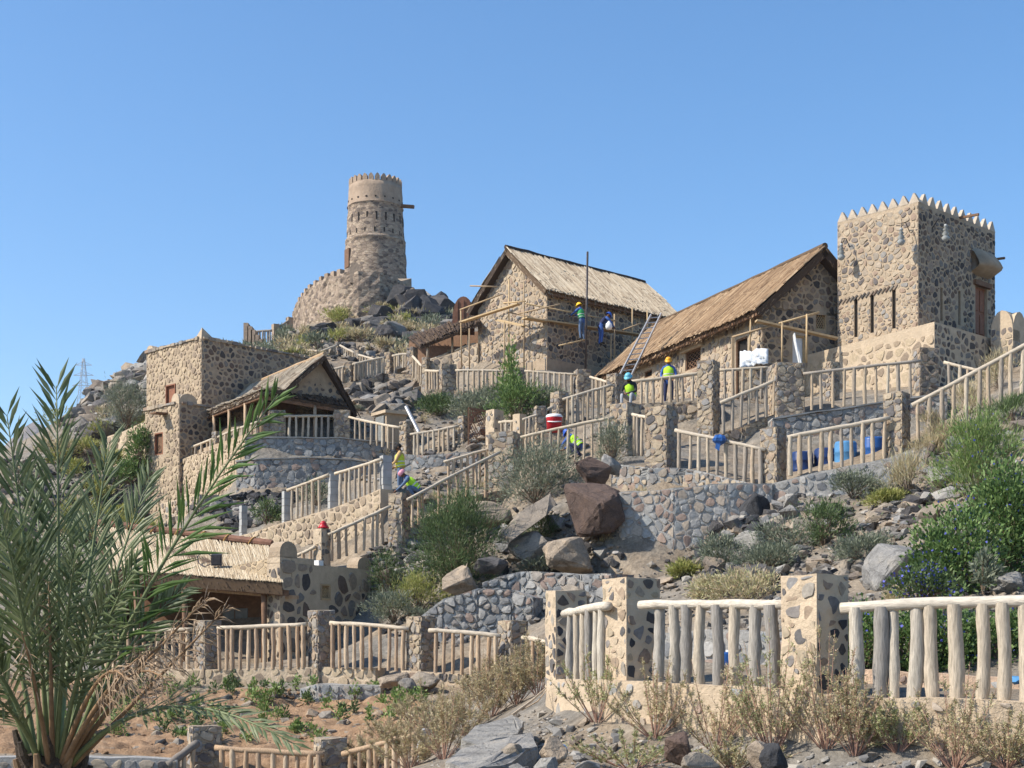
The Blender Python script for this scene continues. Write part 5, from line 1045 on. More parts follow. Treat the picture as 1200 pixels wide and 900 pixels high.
railing((1071, 474, 519, 37), (1215, 397, 452, 36), 0, 'pale railing rising steeply above the dry tussocks on the slope', us=(1076, 1089.5, 1104, 1117, 1132, 1146, 1159, 1172.5, 1185, 1198), r=.058, rr=.06)
railing((1108, 425, 462, 44.5), (1172, 439, 470, 43.5), 6, 'thin pale railing crossing behind the steeply rising one', r=.05)
# blue barrels
for (u, v, vb, D, m, lb) in ((1023, 513, 549, 39, 'blue', 'bright blue barrel tight beside the tan pillar'), (991, 518, 553, 39.2, 'lightblue', 'light blue barrel between the other barrels behind the railing'), (967, 526, 556, 39.6, 'darkblue', 'dark blue barrel next to the light blue one behind the railing'), (940, 530, 558, 39.6, 'darkblue', 'dark blue barrel nearest the tan pillar left of the railing'), (849, 764, 805, 20.5, 'blue', 'blue barrel seen between pickets of the near pale railing')):
    a, b = P(u, v, D), P(u, vb + 4, D); h = a.z - b.z; r_ = .31 if D > 30 else .15; bt = thing('barrel', lb, 'barrel', b, 'blue barrels'); mb = MB(); mb.lathe(b, [(0, 0), (r_ * .93, 0), (r_, .05), (r_, h * .3), (r_ * 1.04, h * .33), (r_, h * .36), (r_, h * .64), (r_ * 1.04, h * .67), (r_, h * .7), (r_, h * .93), (r_ * .9, h), (0, h)], 18); mb.obj('drum', M[m], bt, True)
    MB().lathe(b + UP * h + Vector((r_ * .4, -.05, 0)), [(.05, -.01), (.05, .03), (0, .03)], 8).obj('bung', M['white'], bt)
# upper terrace in front of the scaffolded house
pillar(514, 518, 535, 426, 460, 61.5, 'rough grey pillar beside the lean-to under the scaffolding', size=.22)
pillar(596, 599, 616, 430, 464, 61, 'stone pillar behind the leafy green sapling', size=.22)
pillar(673, 677, 693, 432, 464, 60, 'stone pillar below the right-hand scaffold of the house', size=.22)
railing((535, 434, 460, 61.4), (597, 434.5, 462, 61), 11, 'pale railing below the scaffolded gable', r=.06); railing((616, 435, 463, 60.9), (675, 439, 464, 60.2), 0, 'pale railing below the shaded long side of the scaffolded house', us=(619, 625, 631, 637.5, 644, 650, 656.5, 663, 670), r=.065)
railing((692, 442, 466, 59.4), (712, 448, 476, 56), 4, 'pale railing stub near the foot of the ladder', r=.06)
# zigzag of railings below the summit slope
for (uL, uc, uR, vt, vb, D, lb) in ((402, 411, 415, 424, 449, 71, 'tan pillar right behind the hut roof'), (450, 457, 462, 412, 438, 72, 'tan pillar midway up the far stair railings'), (476, 484, 489, 406, 440, 71, 'tall tan pillar at the top of the far stair railings'), (494, 500, 504, 418, 457, 68, 'tan pillar left of the rough grey one by the lean-to'), (524, 530, 535, 409, 425, 69, 'small tan pillar on the wall below the lean-to'), (348, 352, 356, 406, 430, 80, 'tan pillar showing above the hut roof ridge'), (393, 396, 399.5, 400, 422, 84, 'thin tan pillar amid shrubs on the summit slope'), (414, 420, 425, 410, 428, 82, 'brown pillar at a bend of the far railings on the summit slope')):
    pillar(uL, uc, uR, vt, vb, D, lb, size=.25)
for (a, b, n, lb) in (((388, 433, 452, 71), (403, 430, 449, 71), 4, 'pale railing right beside the hut roof edge'), ((414, 427, 446, 71), (451, 419, 438, 71.6), 11, 'pale railing above the pile of dark broken stones'), ((461, 417, 437, 72), (477, 415, 437, 71.5), 5, 'short pale railing next to the tall tan pillar'), ((484, 418, 441, 70), (494, 429, 450, 68.4), 5, 'pale railing turning down beside the lean-to wall'), ((499, 434.5, 457, 66), (515, 435, 458, 62.5), 5, 'pale railing joining the rough grey pillar'), ((504, 422, 432, 69), (525, 414, 426, 69), 6, 'pale rail along the wall of the lean-to'), ((534, 411, 420, 68.6), (556, 403, 415, 68), 6, 'pale rail ending at the scaffolded gable'), ((321, 423, 436, 79), (349, 412, 427, 79.6), 7, 'pale railing just above the hut ridge'), ((356, 410, 424, 80), (373, 412, 428, 79), 6, 'pale railing between hut ridge and shrubs'), ((376, 412, 426, 83), (394, 405, 420, 83.6), 6, 'pale railing rising through shrubs to the thin tan pillar'), ((399, 405, 422, 84), (415, 413, 428, 82.5), 6, 'pale railing falling from the thin tan pillar'), ((421, 416, 428, 81), (439, 421, 433, 78), 6, 'lowest pale railing of the zigzag on the summit slope')):
    railing(a, b, n, lb, r=.06, rr=.065)
# lean-to with brush roof
lo = thing('lean_to', 'dark open lean-to with brush roof left of the scaffolded house', 'shelter', P(520, 425, 71)); a, b, c, d = P(478, 402, 74.5), P(560, 372, 70), P(562, 378, 66.8), P(492, 406, 69)
thatch(lo, a + UP * .3, b + UP * .3, c, d, .15, 'fringe', 300, seed=71)
for (u, v0, v1, D) in ((501, 400, 428, 69), (530, 391, 425, 68.6), (549, 385, 425, 68)): MB().tube([P(u, v0, D), P(u, v1, D)], .06, 7).obj('post', M['wood'], lo, True)
a, b = P(480, 410, 75), P(562, 400, 72); MB().bar(a - UP * .6, b - UP * .6, .2, 2.2).obj('back_wall', M['brownwood'], lo)
# ------------------------------------------------------------------ rocks
M['rock'] = m_rock('grey_brown_rock', [(0.17, 0.155, 0.14), (0.23, 0.21, 0.185), (0.13, 0.12, 0.115), (0.28, 0.245, 0.205), (0.20, 0.165, 0.135), (0.25, 0.24, 0.225)])
M['rock_brown'] = m_rock('red_brown_rock', [(0.13, 0.09, 0.072), (0.115, 0.082, 0.068)])
M['rock_tan'] = m_rock('tan_rock', [(0.33, 0.265, 0.20), (0.29, 0.245, 0.195)])
M['rock_grey'] = m_rock('pale_grey_rock', [(0.29, 0.275, 0.25), (0.25, 0.24, 0.225), (0.32, 0.30, 0.27)])
M['rock_dark'] = m_rock('black_rock', [(0.055, 0.055, 0.058), (0.085, 0.08, 0.08)])
M['gravel'] = m_pieces('grey_gravel', [(0.30, 0.285, 0.26), (0.22, 0.21, 0.195), (0.36, 0.325, 0.275), (0.16, 0.155, 0.15), (0.33, 0.31, 0.285)], 0.92, 12, 0.25, 0.4, 0.02)
def hull_mesh(rng, pts=16, cut=0, flat=1.0):
    bm = bmesh.new()
    for i in range(pts):
        v = Vector((rng.gauss(0, 1), rng.gauss(0, 1), rng.gauss(0, 1))).normalized() * rng.uniform(0.8, 1.0); v.z *= flat; bm.verts.new(v)
    bmesh.ops.convex_hull(bm, input=bm.verts[:]); bmesh.ops.delete(bm, geom=[v for v in bm.verts if not v.link_faces], context='VERTS')
    if cut:
        bmesh.ops.bevel(bm, geom=bm.edges[:] , offset=0.05, segments=1, affect='EDGES'); bmesh.ops.triangulate(bm, faces=bm.faces[:])
        for k in range(cut): bmesh.ops.subdivide_edges(bm, edges=bm.edges[:], cuts=1, use_grid_fill=True)
        o = Vector((rng.uniform(0, 50), rng.uniform(0, 50), 0))
        for v in bm.verts: v.co += v.co.normalized() * (0.09 * noise.noise(v.co * 1.6 + o) + 0.05 * noise.noise(v.co * 4.5 + o) + 0.02 * noise.noise(v.co * 11 + o))
    for ax in range(3):
        lo, hi = min(v.co[ax] for v in bm.verts), max(v.co[ax] for v in bm.verts)
        for v in bm.verts: v.co[ax] = (v.co[ax] - (lo + hi) / 2) * 2 / (hi - lo) * (flat if ax == 2 else 1)
    bm.verts.ensure_lookup_table(); out = ([tuple(v.co) for v in bm.verts], [tuple(v.index for v in f.verts) for f in bm.faces]); bm.free(); return out
_rr = random.Random(99)
POOL_S = [hull_mesh(_rr, 13) for i in range(14)]; POOL_L = [hull_mesh(_rr, 15, 2) for i in range(9)]; _RM = {}
def rock_me(i, mat, big):
    k = (i, mat, big)
    if k not in _RM:
        v, f = (POOL_L if big else POOL_S)[i]; _RM[k] = new_mesh('rock', v, f, M[mat])
    return _RM[k]
def boulder(u, v, w, h, label, mat='rock', D=None, k=0, depth=0.9, rot=(0, 0, 0), name='boulder', sink=0.25, group=None):
    """pixel centre, width and height in px; it rests in the ground or on what is below it"""
    if D is None:
        q = ghit(u, v + h * 0.4); D = q.y
    c = P(u, v, D); s = D / F; sx, sz = w * s / 2 * 1.04, h * s / 2 * 1.06
    o = inst(name, rock_me(k % 9, mat, True), None, c, rot, (sx, (sx + sz) / 2 * depth, sz)); tag(o, label, 'rock', group, 'thing'); return o
boulder(689, 552, 48, 32, 'round red-brown boulder perched on the larger brown boulder', 'rock_brown', 38.6, 1, .9, (.1, .2, .4))
boulder(698, 598, 72, 62, 'largest brown boulder left of the tall cobble wall', 'rock_brown', 37.4, 5, .8, (.05, -.08, 2.2))
boulder(716, 545, 24, 24, 'pale broken stone beside the perched red-brown boulder', 'rock_grey', 38.8, 3)
boulder(622, 646, 44, 46, 'dark grey boulder under the tilted slab', 'rock', 38.4, 4, .9, (0, 0, .8))
boulder(666, 650, 56, 42, 'tan-topped boulder below the largest brown boulder', 'rock_tan', 36.9, 5, 1.0, (.1, .1, .3))
boulder(540, 678, 44, 38, 'brown boulder at the foot of the large green shrub', 'rock_tan', 36.4, 6, .9, (.2, 0, .9))
boulder(575, 662, 40, 20, 'flat grey boulder right of the large green shrub', 'rock', 37, 7)
boulder(570, 604, 60, 30, 'low tan boulder between the shrubs above the slab', 'rock_tan', 41.2, 8, 1.1)
def slab(label, pts, D0, tilt, th, mat):
    """a flat stone: outline in px, each corner at its own distance"""
    top = [P(u, v, D) for (u, v, D) in pts]; n_ = (top[1] - top[0]).cross(top[2] - top[0]).normalized()
    if n_.z < 0: n_ = -n_
    c = sum(top, Vector()) / len(top); bm = bmesh.new(); rng = random.Random(len(label))
    for p in top:
        bm.verts.new(p); q = p - n_ * th + (c - p) * 0.12; bm.verts.new(q)
        m_ = p.lerp(c, -0.03) - n_ * th * rng.uniform(.3, .6); bm.verts.new(m_)
    bmesh.ops.convex_hull(bm, input=bm.verts[:]); bmesh.ops.delete(bm, geom=[v for v in bm.verts if not v.link_faces], context='VERTS'); bmesh.ops.triangulate(bm, faces=bm.faces[:])
    for k in range(3): bmesh.ops.subdivide_edges(bm, edges=bm.edges[:], cuts=1)
    for v in bm.verts: v.co += n_ * 0.05 * noise.noise(v.co * 2.5) + Vector((noise.noise(v.co * 5), noise.noise(v.co * 5 + Vector((9, 0, 0))), 0)) * 0.025
    bm.verts.ensure_lookup_table(); o = obj('rock_slab', [v.co.copy() for v in bm.verts], [tuple(v.index for v in f.verts) for f in bm.faces], M[mat]); bm.free(); tag(o, label, 'rock', None, 'thing'); return o
slab('large tilted flat slab with pale face left of the brown boulder', [(588, 625, 38.0), (610, 600, 38.6), (645, 578, 39.4), (652, 590, 39.2), (640, 604, 38.5), (601, 632, 37.7)], 38, 0, .35, 'rock_tan')
slab('flat pale grey foreground slab among dry bushes', [(541, 868, 16.4), (556, 851, 17.4), (600, 838, 18.3), (613, 845, 17.8), (608, 860, 16.8), (575, 876, 16.0)], 16, 0, .25, 'rock_grey')
slab('largest grey foreground rock with sloping top', [(522, 893, 14.9), (540, 880, 15.6), (590, 868, 16.2), (622, 857, 16.4), (628, 872, 15.6), (600, 892, 14.7), (560, 903, 14.2)], 15, 0, .4, 'rock_grey')
for a in ((800, 878, 44, 42, 'dark red-brown foreground rock among dry twigs', 'rock_brown', 13.7, 2), (893, 888, 40, 36, 'pinkish foreground rock split against a black one', 'rock_tan', 13.2, 4), (905, 890, 26, 36, 'black foreground rock leaning on the pinkish one', 'rock_dark', 13.0, 5), (650, 880, 34, 40, 'pointed tan foreground stone right of the grey slabs', 'rock_tan', 14.6, 6), (690, 898, 34, 14, 'flat blue-grey foreground stone', 'rock_grey', 13.9, 7), (820, 896, 50, 26, 'rounded tan foreground stone below the red-brown rock', 'rock_tan', 12.9, 8), (600, 880, 30, 18, 'tan stone resting against the largest grey foreground rock', 'rock_tan', 15.2, 1),
  (497, 800, 44, 26, "flat tan boulder at the foot of the railing pillar by the planted bed", 'rock_tan', 31.6, 0), (462, 797, 38, 22, 'dark-edged flat boulder at the end of the tan base wall', 'rock_tan', 32, 3), (480, 806, 30, 22, 'grey boulder wedged between two flat tan ones', 'rock', 31.4, 4),
  (1104, 557, 42, 26, 'pale grey boulder above the blue-flowered shrubs', 'rock_grey', 31.8, 6), (1046, 668, 90, 62, 'big whitish rock bank beside the blue flowers', 'rock_grey', 25.4, 7), (1187, 690, 60, 40, 'whitish rock below the tall green shrub', 'rock_grey', 22, 2), (989, 592, 36, 28, 'black angular boulder below the grey plastered wall', 'rock_dark', 34.6, 3), (950, 589, 26, 24, 'grey upright boulder left of the black angular one', 'rock_grey', 35, 4), (916, 594, 32, 18, 'brown flat boulder under the grey plastered wall', 'rock_tan', 35, 5), (885, 598, 34, 40, 'black rock standing in for a shaded hollow at the end of the tall cobble wall', 'rock_dark', 34.6, 1), (880, 640, 50, 34, 'pale rounded rock amid grey-green shrubs', 'rock_grey', 32.4, 8), (770, 684, 60, 12, 'flat tan stone at the foot of the tall cobble wall', 'rock_tan', 31.5, 2), (680, 697, 44, 20, 'squared tan stone lying before the grey plastered bank', 'rock_tan', 33.2, 3),  # black rock by the cobble wall's end paints a shaded hollow
  (960, 700, 46, 16, 'dark stone just above the large tan pillar', 'rock_dark', 25, 6)):
    boulder(a[0], a[1], a[2], a[3], a[4], a[5], a[6], a[7], .95, (R.uniform(-.2, .2), R.uniform(-.2, .2), R.uniform(0, 6)))
def scatter(name, label, group, poly, n, smin, smax, mats, seed, pxthing=11, flat=(0.5, 0.95), sink=0.3, cap=30, big=False, d0=7.0):
    rng = random.Random(seed); rest = {}; us = [p[0] for p in poly]; vs_ = [p[1] for p in poly]; k = 0; cnt = 0; tries = 0
    def inside(u, v):
        r_ = False; j = len(poly) - 1
        for i in range(len(poly)):
            (x0, y0), (x1, y1) = poly[i], poly[j]
            if (y0 > v) != (y1 > v) and u < (x1 - x0) * (v - y0) / (y1 - y0) + x0: r_ = not r_
            j = i
        return r_
    while cnt < n and tries < n * 6:
        tries += 1; u, v = rng.uniform(min(us), max(us)), rng.uniform(min(vs_), max(vs_))
        if not inside(u, v): continue
        q = ghit(u, v, d0)
        if q is None: continue
        cnt += 1; s = smin * (smax / smin) ** (rng.random() ** 1.6); fl = rng.uniform(*flat); sc = (s * rng.uniform(.8, 1.3), s * rng.uniform(.8, 1.2), s * fl); rot = (rng.uniform(-.35, .35), rng.uniform(-.35, .35), rng.uniform(0, 6.28)); m = rng.choice(mats)
        c = q + UP * s * fl * (1 - 2 * sink)
        if 2 * s * px(q.y) >= pxthing and k < cap:
            k += 1; o = inst(name, rock_me(rng.randrange(9 if big else 14), m, big), None, c, rot, sc); tag(o, label, 'rock', group, 'thing')
        else:
            v_, f_ = POOL_S[rng.randrange(14)]; Mx = Matrix.Translation(c) @ Matrix.Rotation(rot[2], 4, 'Z') @ Matrix.Rotation(rot[1], 4, 'Y') @ Matrix.Rotation(rot[0], 4, 'X') @ Matrix.Diagonal((*sc, 1))
            rest.setdefault(m, MB()).add([Mx @ Vector(p) for p in v_], f_)
    for m, mb in rest.items(): tag(mb.obj('rubble', M[m]), label.replace('rock ', 'rubble ', 1) + ', small pieces', 'rubble', None, 'stuff')
RK = ['rock', 'rock', 'rock_grey', 'rock_tan', 'rock_dark']
scatter('loose_stone', 'rock in the tumbled stones between tall cobble wall and grey-green shrubs', 'stones by the tall cobble wall', [(822, 590), (900, 585), (960, 600), (1000, 600), (960, 640), (900, 690), (810, 690), (830, 640)], 260, .07, .3, RK, 1, cap=40)
scatter('loose_stone', 'rock in the heaped dry stones above the large tan pillar', 'heaped dry stones', [(925, 690), (990, 640), (1040, 590), (1075, 575), (1080, 610), (1020, 660), (985, 700)], 300, .08, .26, ['rock', 'rock_tan', 'rock', 'rock_dark', 'rock_tan'], 2, cap=50, flat=(.35, .7))
scatter('loose_stone', 'dark rock in the stony bank under the lower stairs', 'dark stones under the stairs', [(425, 655), (480, 620), (505, 640), (500, 700), (460, 720), (432, 690)], 260, .07, .26, ['rock', 'rock_dark', 'rock', 'rock'], 3, cap=30, flat=(.35, .7))
scatter('loose_stone', 'rock in the loose stones around the brown boulder and slab', 'stones around the brown boulder', [(590, 620), (720, 600), (716, 700), (600, 700), (560, 660)], 200, .06, .28, RK, 4, cap=35)
scatter('loose_stone', 'dark rock piled under the lower rubble tier of the hut terrace', 'stones below the hut terrace', [(250, 588), (330, 580), (350, 590), (330, 610), (280, 622), (256, 620)], 170, .1, .28, ['rock', 'rock_dark', 'rock_dark', 'rock'], 5, cap=25)
scatter('loose_stone', 'broken rock piled under the far stair railings', 'broken stones under the far railings', [(405, 455), (480, 440), (490, 470), (470, 492), (410, 480)], 240, .14, .5, ['rock', 'rock_dark', 'rock_tan', 'rock'], 6, cap=30)
scatter('scree_rock', 'dark angular rock in the scree left of the block house', 'scree beside the block house', [(70, 505), (110, 460), (150, 435), (217, 405), (219, 500), (170, 490), (110, 520)], 800, .16, .62, ['rock', 'rock_dark', 'rock', 'rock_tan', 'rock_grey'], 7, cap=150, pxthing=13)
scatter('scree_rock', 'dark rock strewn on the summit slope below the round tower', 'rocks on the summit slope', [(300, 405), (380, 385), (470, 372), (530, 370), (545, 395), (480, 402), (400, 400)], 150, .3, 1.0, ['rock_dark', 'rock', 'rock_dark'], 8, cap=70, big=True)
scatter('crag_rock', 'craggy dark rock heaped against the right foot of the round tower', 'crags by the round tower', [(455, 345), (482, 335), (520, 360), (515, 378), (470, 376)], 80, .4, 1.25, ['rock_dark', 'rock', 'rock_dark', 'rock_tan'], 9, cap=60, flat=(.7, 1.1))
scatter('loose_stone', 'grey rock among the dry plants at the foot of the nearest wall', 'foreground stones', [(520, 905), (560, 850), (640, 835), (720, 865), (900, 893), (1200, 903), (1200, 908), (520, 908)], 500, .015, .1, ['rock_grey', 'rock', 'gravel', 'gravel', 'rock_tan'], 10, cap=46, pxthing=12)
scatter('soil_stone', 'clod or rock lying on the planted brown bed', 'stones on the planted bed', [(60, 820), (480, 815), (490, 850), (400, 870), (100, 880)], 260, .03, .16, ['rock_tan', 'rock_tan', 'rock'], 11, cap=40, pxthing=12)
scatter('loose_stone', 'rock half buried in the slope above the blue-flowered shrubs', 'stones on the right slope', [(1060, 560), (1200, 470), (1200, 600), (1100, 640)], 130, .06, .3, ['rock_grey', 'rock', 'rock_tan'], 12, cap=14)
scatter('loose_stone', 'rock on the bare slope below the upper terraces', 'stones on the middle slope', [(470, 480), (560, 500), (600, 560), (480, 600)], 120, .06, .25, RK, 13, cap=10)
scatter('loose_stone', 'rock on the open slope behind the palm', 'stones behind the palm', [(0, 560), (110, 520), (180, 580), (190, 620), (0, 660)], 220, .1, .4, ['rock', 'rock_dark', 'rock_tan'], 14, cap=14)
scatter('gravel', 'grey rock grit spread over the foreground ground', 'grit', [(500, 905), (540, 850), (640, 842), (720, 870), (900, 897), (1200, 907), (1200, 915), (500, 915)], 1500, .008, .03, ['gravel'], 15, pxthing=999)
for nm_, lb_, poly_, n_, a_, b_, ms_, sd_ in (('rubble', 'rock strewn thickly over the slope between boulders and stairs', [(430, 660), (480, 610), (600, 560), (720, 540), (730, 700), (500, 770), (440, 740)], 1300, .03, .13, ['rock', 'rock_tan', 'rock_dark', 'gravel'], 21),
  ('rubble', 'rock strewn thickly over the slope behind the nearest railing', [(740, 680), (850, 600), (1080, 540), (1200, 460), (1200, 720), (1000, 740), (760, 760)], 1900, .025, .12, ['rock', 'rock_tan', 'rock_dark', 'gravel'], 22),
  ('rubble', 'rock strewn over the middle terraces', [(380, 480), (560, 450), (720, 470), (720, 530), (600, 560), (480, 580), (400, 560)], 700, .04, .14, ['rock', 'rock_tan', 'gravel'], 23),
  ('rubble', 'rock scattered over the summit slope below the round tower', [(296, 408), (340, 388), (470, 372), (545, 372), (550, 420), (400, 425)], 700, .1, .38, ['rock', 'rock_dark', 'rock_tan'], 24),
  ('rubble', 'rock scattered over the slope left of the hut terrace', [(0, 540), (110, 515), (200, 560), (250, 600), (150, 640), (0, 680)], 700, .06, .25, ['rock', 'rock_dark', 'rock_tan'], 25)):
    scatter(nm_, lb_, None, poly_, n_, a_, b_, ms_, sd_, pxthing=999)
scatter('clod', 'rock crumbs and clods on the planted brown bed', None, [(0, 812), (500, 808), (505, 850), (400, 880), (0, 886)], 2200, .018, .085, ['soil', 'soil', 'rock_tan', 'soil'], 26, pxthing=999)
# dry-stone walls on the slope
wall('dry_stone_wall', 'grey dry-stone wall behind the warm railing, left of the plastered bank', [(493, 722, 34.6, 760), (520, 702, 34.4, 760), (560, 690, 34.3, 765), (600, 690, 34.2, 765), (625, 700, 34.0, 765)], .7, 'mas_grey', 'st_grey', .23, 1.3, .025, .05, 1.0, extra=.4)
wall('plastered_bank', 'grey mortar-smeared rubble bank above the dry-stone wall', [(565, 682, 35.6, 705), (610, 669, 35.6, 705), (680, 672, 34.8, 710), (716, 673, 34.0, 715)], .8, 'mas_grey', 'st_grey', .24, 1.3, .02, .04, 1.0, extra=.4)
wall('plastered_bank', 'smooth grey plastered ledge right below the tall cobble wall', [(690, 678, 33.0, 720), (760, 677, 32.6, 705), (815, 680, 32.2, 700)], .7, 'mas_grey', 'st_grey', .26, 1.4, .02, .02, .9, extra=.4)

# ------------------------------------------------------------------ plants
M['lf_green'] = m_leaf('green_leaf', [(0.075, 0.12, 0.04), (0.11, 0.16, 0.06), (0.16, 0.215, 0.085), (0.055, 0.09, 0.032)])
M['lf_grey'] = m_leaf('grey_green_leaf', [(0.13, 0.155, 0.105), (0.19, 0.215, 0.15), (0.10, 0.125, 0.08), (0.24, 0.255, 0.175)])
M['lf_lime'] = m_leaf('fresh_green_leaf', [(0.13, 0.21, 0.05), (0.20, 0.29, 0.08), (0.10, 0.17, 0.04), (0.27, 0.33, 0.12)])
M['lf_dark'] = m_leaf('dark_green_leaf', [(0.07, 0.13, 0.035), (0.12, 0.20, 0.055), (0.05, 0.095, 0.026), (0.18, 0.26, 0.085)])
M['lf_dry'] = m_leaf('dry_straw', [(0.54, 0.44, 0.26), (0.46, 0.38, 0.22), (0.38, 0.36, 0.18), (0.60, 0.50, 0.32), (0.36, 0.28, 0.17)])
M['lf_salt'] = m_leaf('saltbush_leaf', [(0.50, 0.44, 0.24), (0.36, 0.36, 0.17), (0.58, 0.50, 0.32), (0.31, 0.31, 0.14), (0.50, 0.38, 0.25)])
M['lf_saltgreen'] = m_leaf('green_saltbush_leaf', [(0.30, 0.34, 0.14), (0.40, 0.41, 0.19), (0.22, 0.27, 0.10), (0.50, 0.46, 0.26)])
M['lf_yellow'] = m_leaf('yellow_green_leaf', [(0.30, 0.31, 0.08), (0.24, 0.27, 0.06), (0.36, 0.34, 0.12)])
M['fl_blue'] = m_leaf('blue_petal', [(0.10, 0.11, 0.50), (0.16, 0.17, 0.62), (0.07, 0.08, 0.40)], trans=.35)
M['twig'] = m_plain('brown_twig', (0.16, 0.115, 0.08), .9, .3, 20, 0)
M['twig_red'] = m_plain('reddish_twig', (0.32, 0.19, 0.14), .9, .3, 20, 0)
def leaves(pos, dirs, ln, wd, rng, curl=0.15):
    """diamond leaves: four corners each"""
    n = len(pos); dirs = dirs / (np.linalg.norm(dirs, axis=1, keepdims=True) + 1e-9); rv = rng.normal(size=(n, 3)); sd = np.cross(dirs, rv); sd /= (np.linalg.norm(sd, axis=1, keepdims=True) + 1e-9)
    L = (ln * rng.uniform(.6, 1.3, n))[:, None]; W = (wd * rng.uniform(.7, 1.3, n))[:, None]; nm = np.cross(sd, dirs)
    v = np.empty((n, 4, 3)); v[:, 0] = pos; v[:, 1] = pos + dirs * L * .5 + sd * W / 2; v[:, 2] = pos + dirs * L + nm * L * curl * rng.normal(size=(n, 1)); v[:, 3] = pos + dirs * L * .5 - sd * W / 2
    return v.reshape(-1, 3), np.arange(n * 4).reshape(n, 4)
def leaf_obj(name, pos, dirs, ln, wd, mat, parent, rng, kind='stuff'):
    v, f = leaves(pos, dirs, ln, wd, rng); o_ = np.array(tuple(WL[parent.name])); me = fast_mesh(name, v - o_, f, 4, M[mat]); o = bpy.data.objects.new(name, me); _link(o, parent, WL[parent.name]); o['kind'] = 'stuff'; return o
def bush(name, label, base, rx, h, n, ln, wd, mat, seed, clumps=28, ry=None, twig='twig', cat='shrub', group=None, spread=.2, lift=.35, flowers=0, fmat='fl_blue', low=0.12, shape=1.0, tw=0.012):
    rng = np.random.default_rng(seed); ry = ry or rx; b = np.array(tuple(base)); t = thing(name, label, cat, base, group)
    a = rng.uniform(0, 2 * np.pi, clumps); rr = np.sqrt(rng.uniform(0, 1, clumps)); zz = rng.uniform(low, 1, clumps) ** .8; prof = np.sqrt(np.clip(1 - ((zz - .35) / .72) ** 2, .04, 1)) ** shape
    rad_ = rng.uniform(.75, 1.12, clumps); C_ = np.stack([np.cos(a) * rr * rx * prof * rad_, np.sin(a) * rr * ry * prof * rad_, zz * h * rng.uniform(.85, 1.0, clumps)], 1)
    k = rng.integers(0, clumps, n); sz = rng.uniform(.6, 1.4, clumps)
    pos = C_[k] + rng.normal(size=(n, 3)) * np.array([rx, ry, h * .6]) * spread * sz[k][:, None]; pos[:, 2] = np.abs(pos[:, 2]); d = pos / np.array([rx, ry, h]) + rng.normal(size=(n, 3)) * .55; d[:, 2] += lift
    leaf_obj('foliage', b + pos, d, ln, wd, mat, t, rng)
    mb = MB()
    for i in range(clumps):
        p = Vector(b); q = Vector(b + C_[i]); m_ = p.lerp(q, .5) + UP * h * .08; mb.tube([p - UP * .05, m_, q], [tw, tw * .7, tw * .35], 4, False)
    mb.obj('stem', M[twig], t)
    if flowers:
        kf = rng.integers(0, clumps, flowers); pf = C_[kf] * 1.05 + rng.normal(size=(flowers, 3)) * np.array([rx, ry, h * .6]) * spread * .9; pf[:, 2] = np.abs(pf[:, 2])
        leaf_obj('flowers', b + pf, rng.normal(size=(flowers, 3)) + np.array([0, -.6, .5]), .045, .045, fmat, t, rng)
    return t
def bush_px(name, label, u, vb, hw, hp, n, ln, wd, mat, seed, D=None, **k):
    q = ghit(u, vb) if D is None else P(u, vb, D); s = q.y / F; return bush(name, label, q - UP * .03, hw * s, hp * s, n, ln, wd, mat, seed, **k)
bush_px('green_shrub', 'large dense green shrub below the stair railing', 534, 694, 54, 112, 15000, .15, .017, 'lf_green', 1, clumps=90, spread=.16, lift=.5)
bush_px('green_shrub', 'bushy offshoot of yellow-green shrub left of the large green shrub', 492, 716, 34, 40, 2500, .13, .018, 'lf_yellow', 2, clumps=26)
bush_px('green_shrub', 'low blue-green shrub behind the railing right of the lodge', 462, 730, 34, 34, 2600, .12, .02, 'lf_grey', 3)
bush_px('green_shrub', 'thin green shrub against the dark stones under the stairs', 452, 702, 20, 52, 1500, .11, .02, 'lf_green', 4)
bush_px('green_shrub', 'grey-green shrub hanging over the slab below the cooler railing', 628, 590, 50, 64, 6000, .15, .022, 'lf_grey', 5, clumps=46)
bush_px('green_shrub', 'small dark green shrub left of the grey-green one', 590, 560, 22, 36, 1600, .13, .022, 'lf_green', 51)
bush_px('green_shrub', 'small grey-green shrub above the perched red-brown boulder', 717, 546, 22, 46, 1800, .14, .02, 'lf_grey', 6)
bush_px('green_shrub', 'green shrub in the shade of the tilted slab', 634, 640, 24, 34, 1700, .13, .02, 'lf_green', 7)
bush_px('green_shrub', 'low grey-green shrub in front of the tan-topped boulder', 644, 676, 34, 32, 2400, .13, .022, 'lf_grey', 8)
bush_px('green_shrub', 'grey shrub growing from the plastered bank', 624, 708, 20, 30, 1300, .12, .02, 'lf_grey', 9)
for i, (u, v, hw, h, m, lb) in enumerate(((556, 496, 30, 34, 'lf_grey', 'grey-green shrub left of the sapling on the middle terrace'), (604, 496, 36, 44, 'lf_dark', 'dark green shrub at the foot of the leafy sapling'), (640, 488, 26, 30, 'lf_grey', 'grey-green shrub right of the leafy sapling'), (578, 480, 30, 22, 'lf_grey', 'low pale shrub below the railing of the scaffolded gable'), (515, 488, 26, 22, 'lf_green', 'green shrub above the tan shed'))):
    bush_px('green_shrub', lb, u, v, hw, h, 2600, .18, .035, m, 20 + i, clumps=30)
bush_px('sapling', 'tall light-green leafy sapling in front of the terrace pillar', 600, 492, 13, 72, 620, .2, .075, 'lf_lime', 30, clumps=16, low=.35, cat='sapling')
bush_px('green_shrub', 'tall feathery light-green shrub on the right slope', 1150, 612, 52, 118, 8000, .15, .014, 'lf_lime', 31, clumps=60, lift=.8, flowers=110, spread=.17)
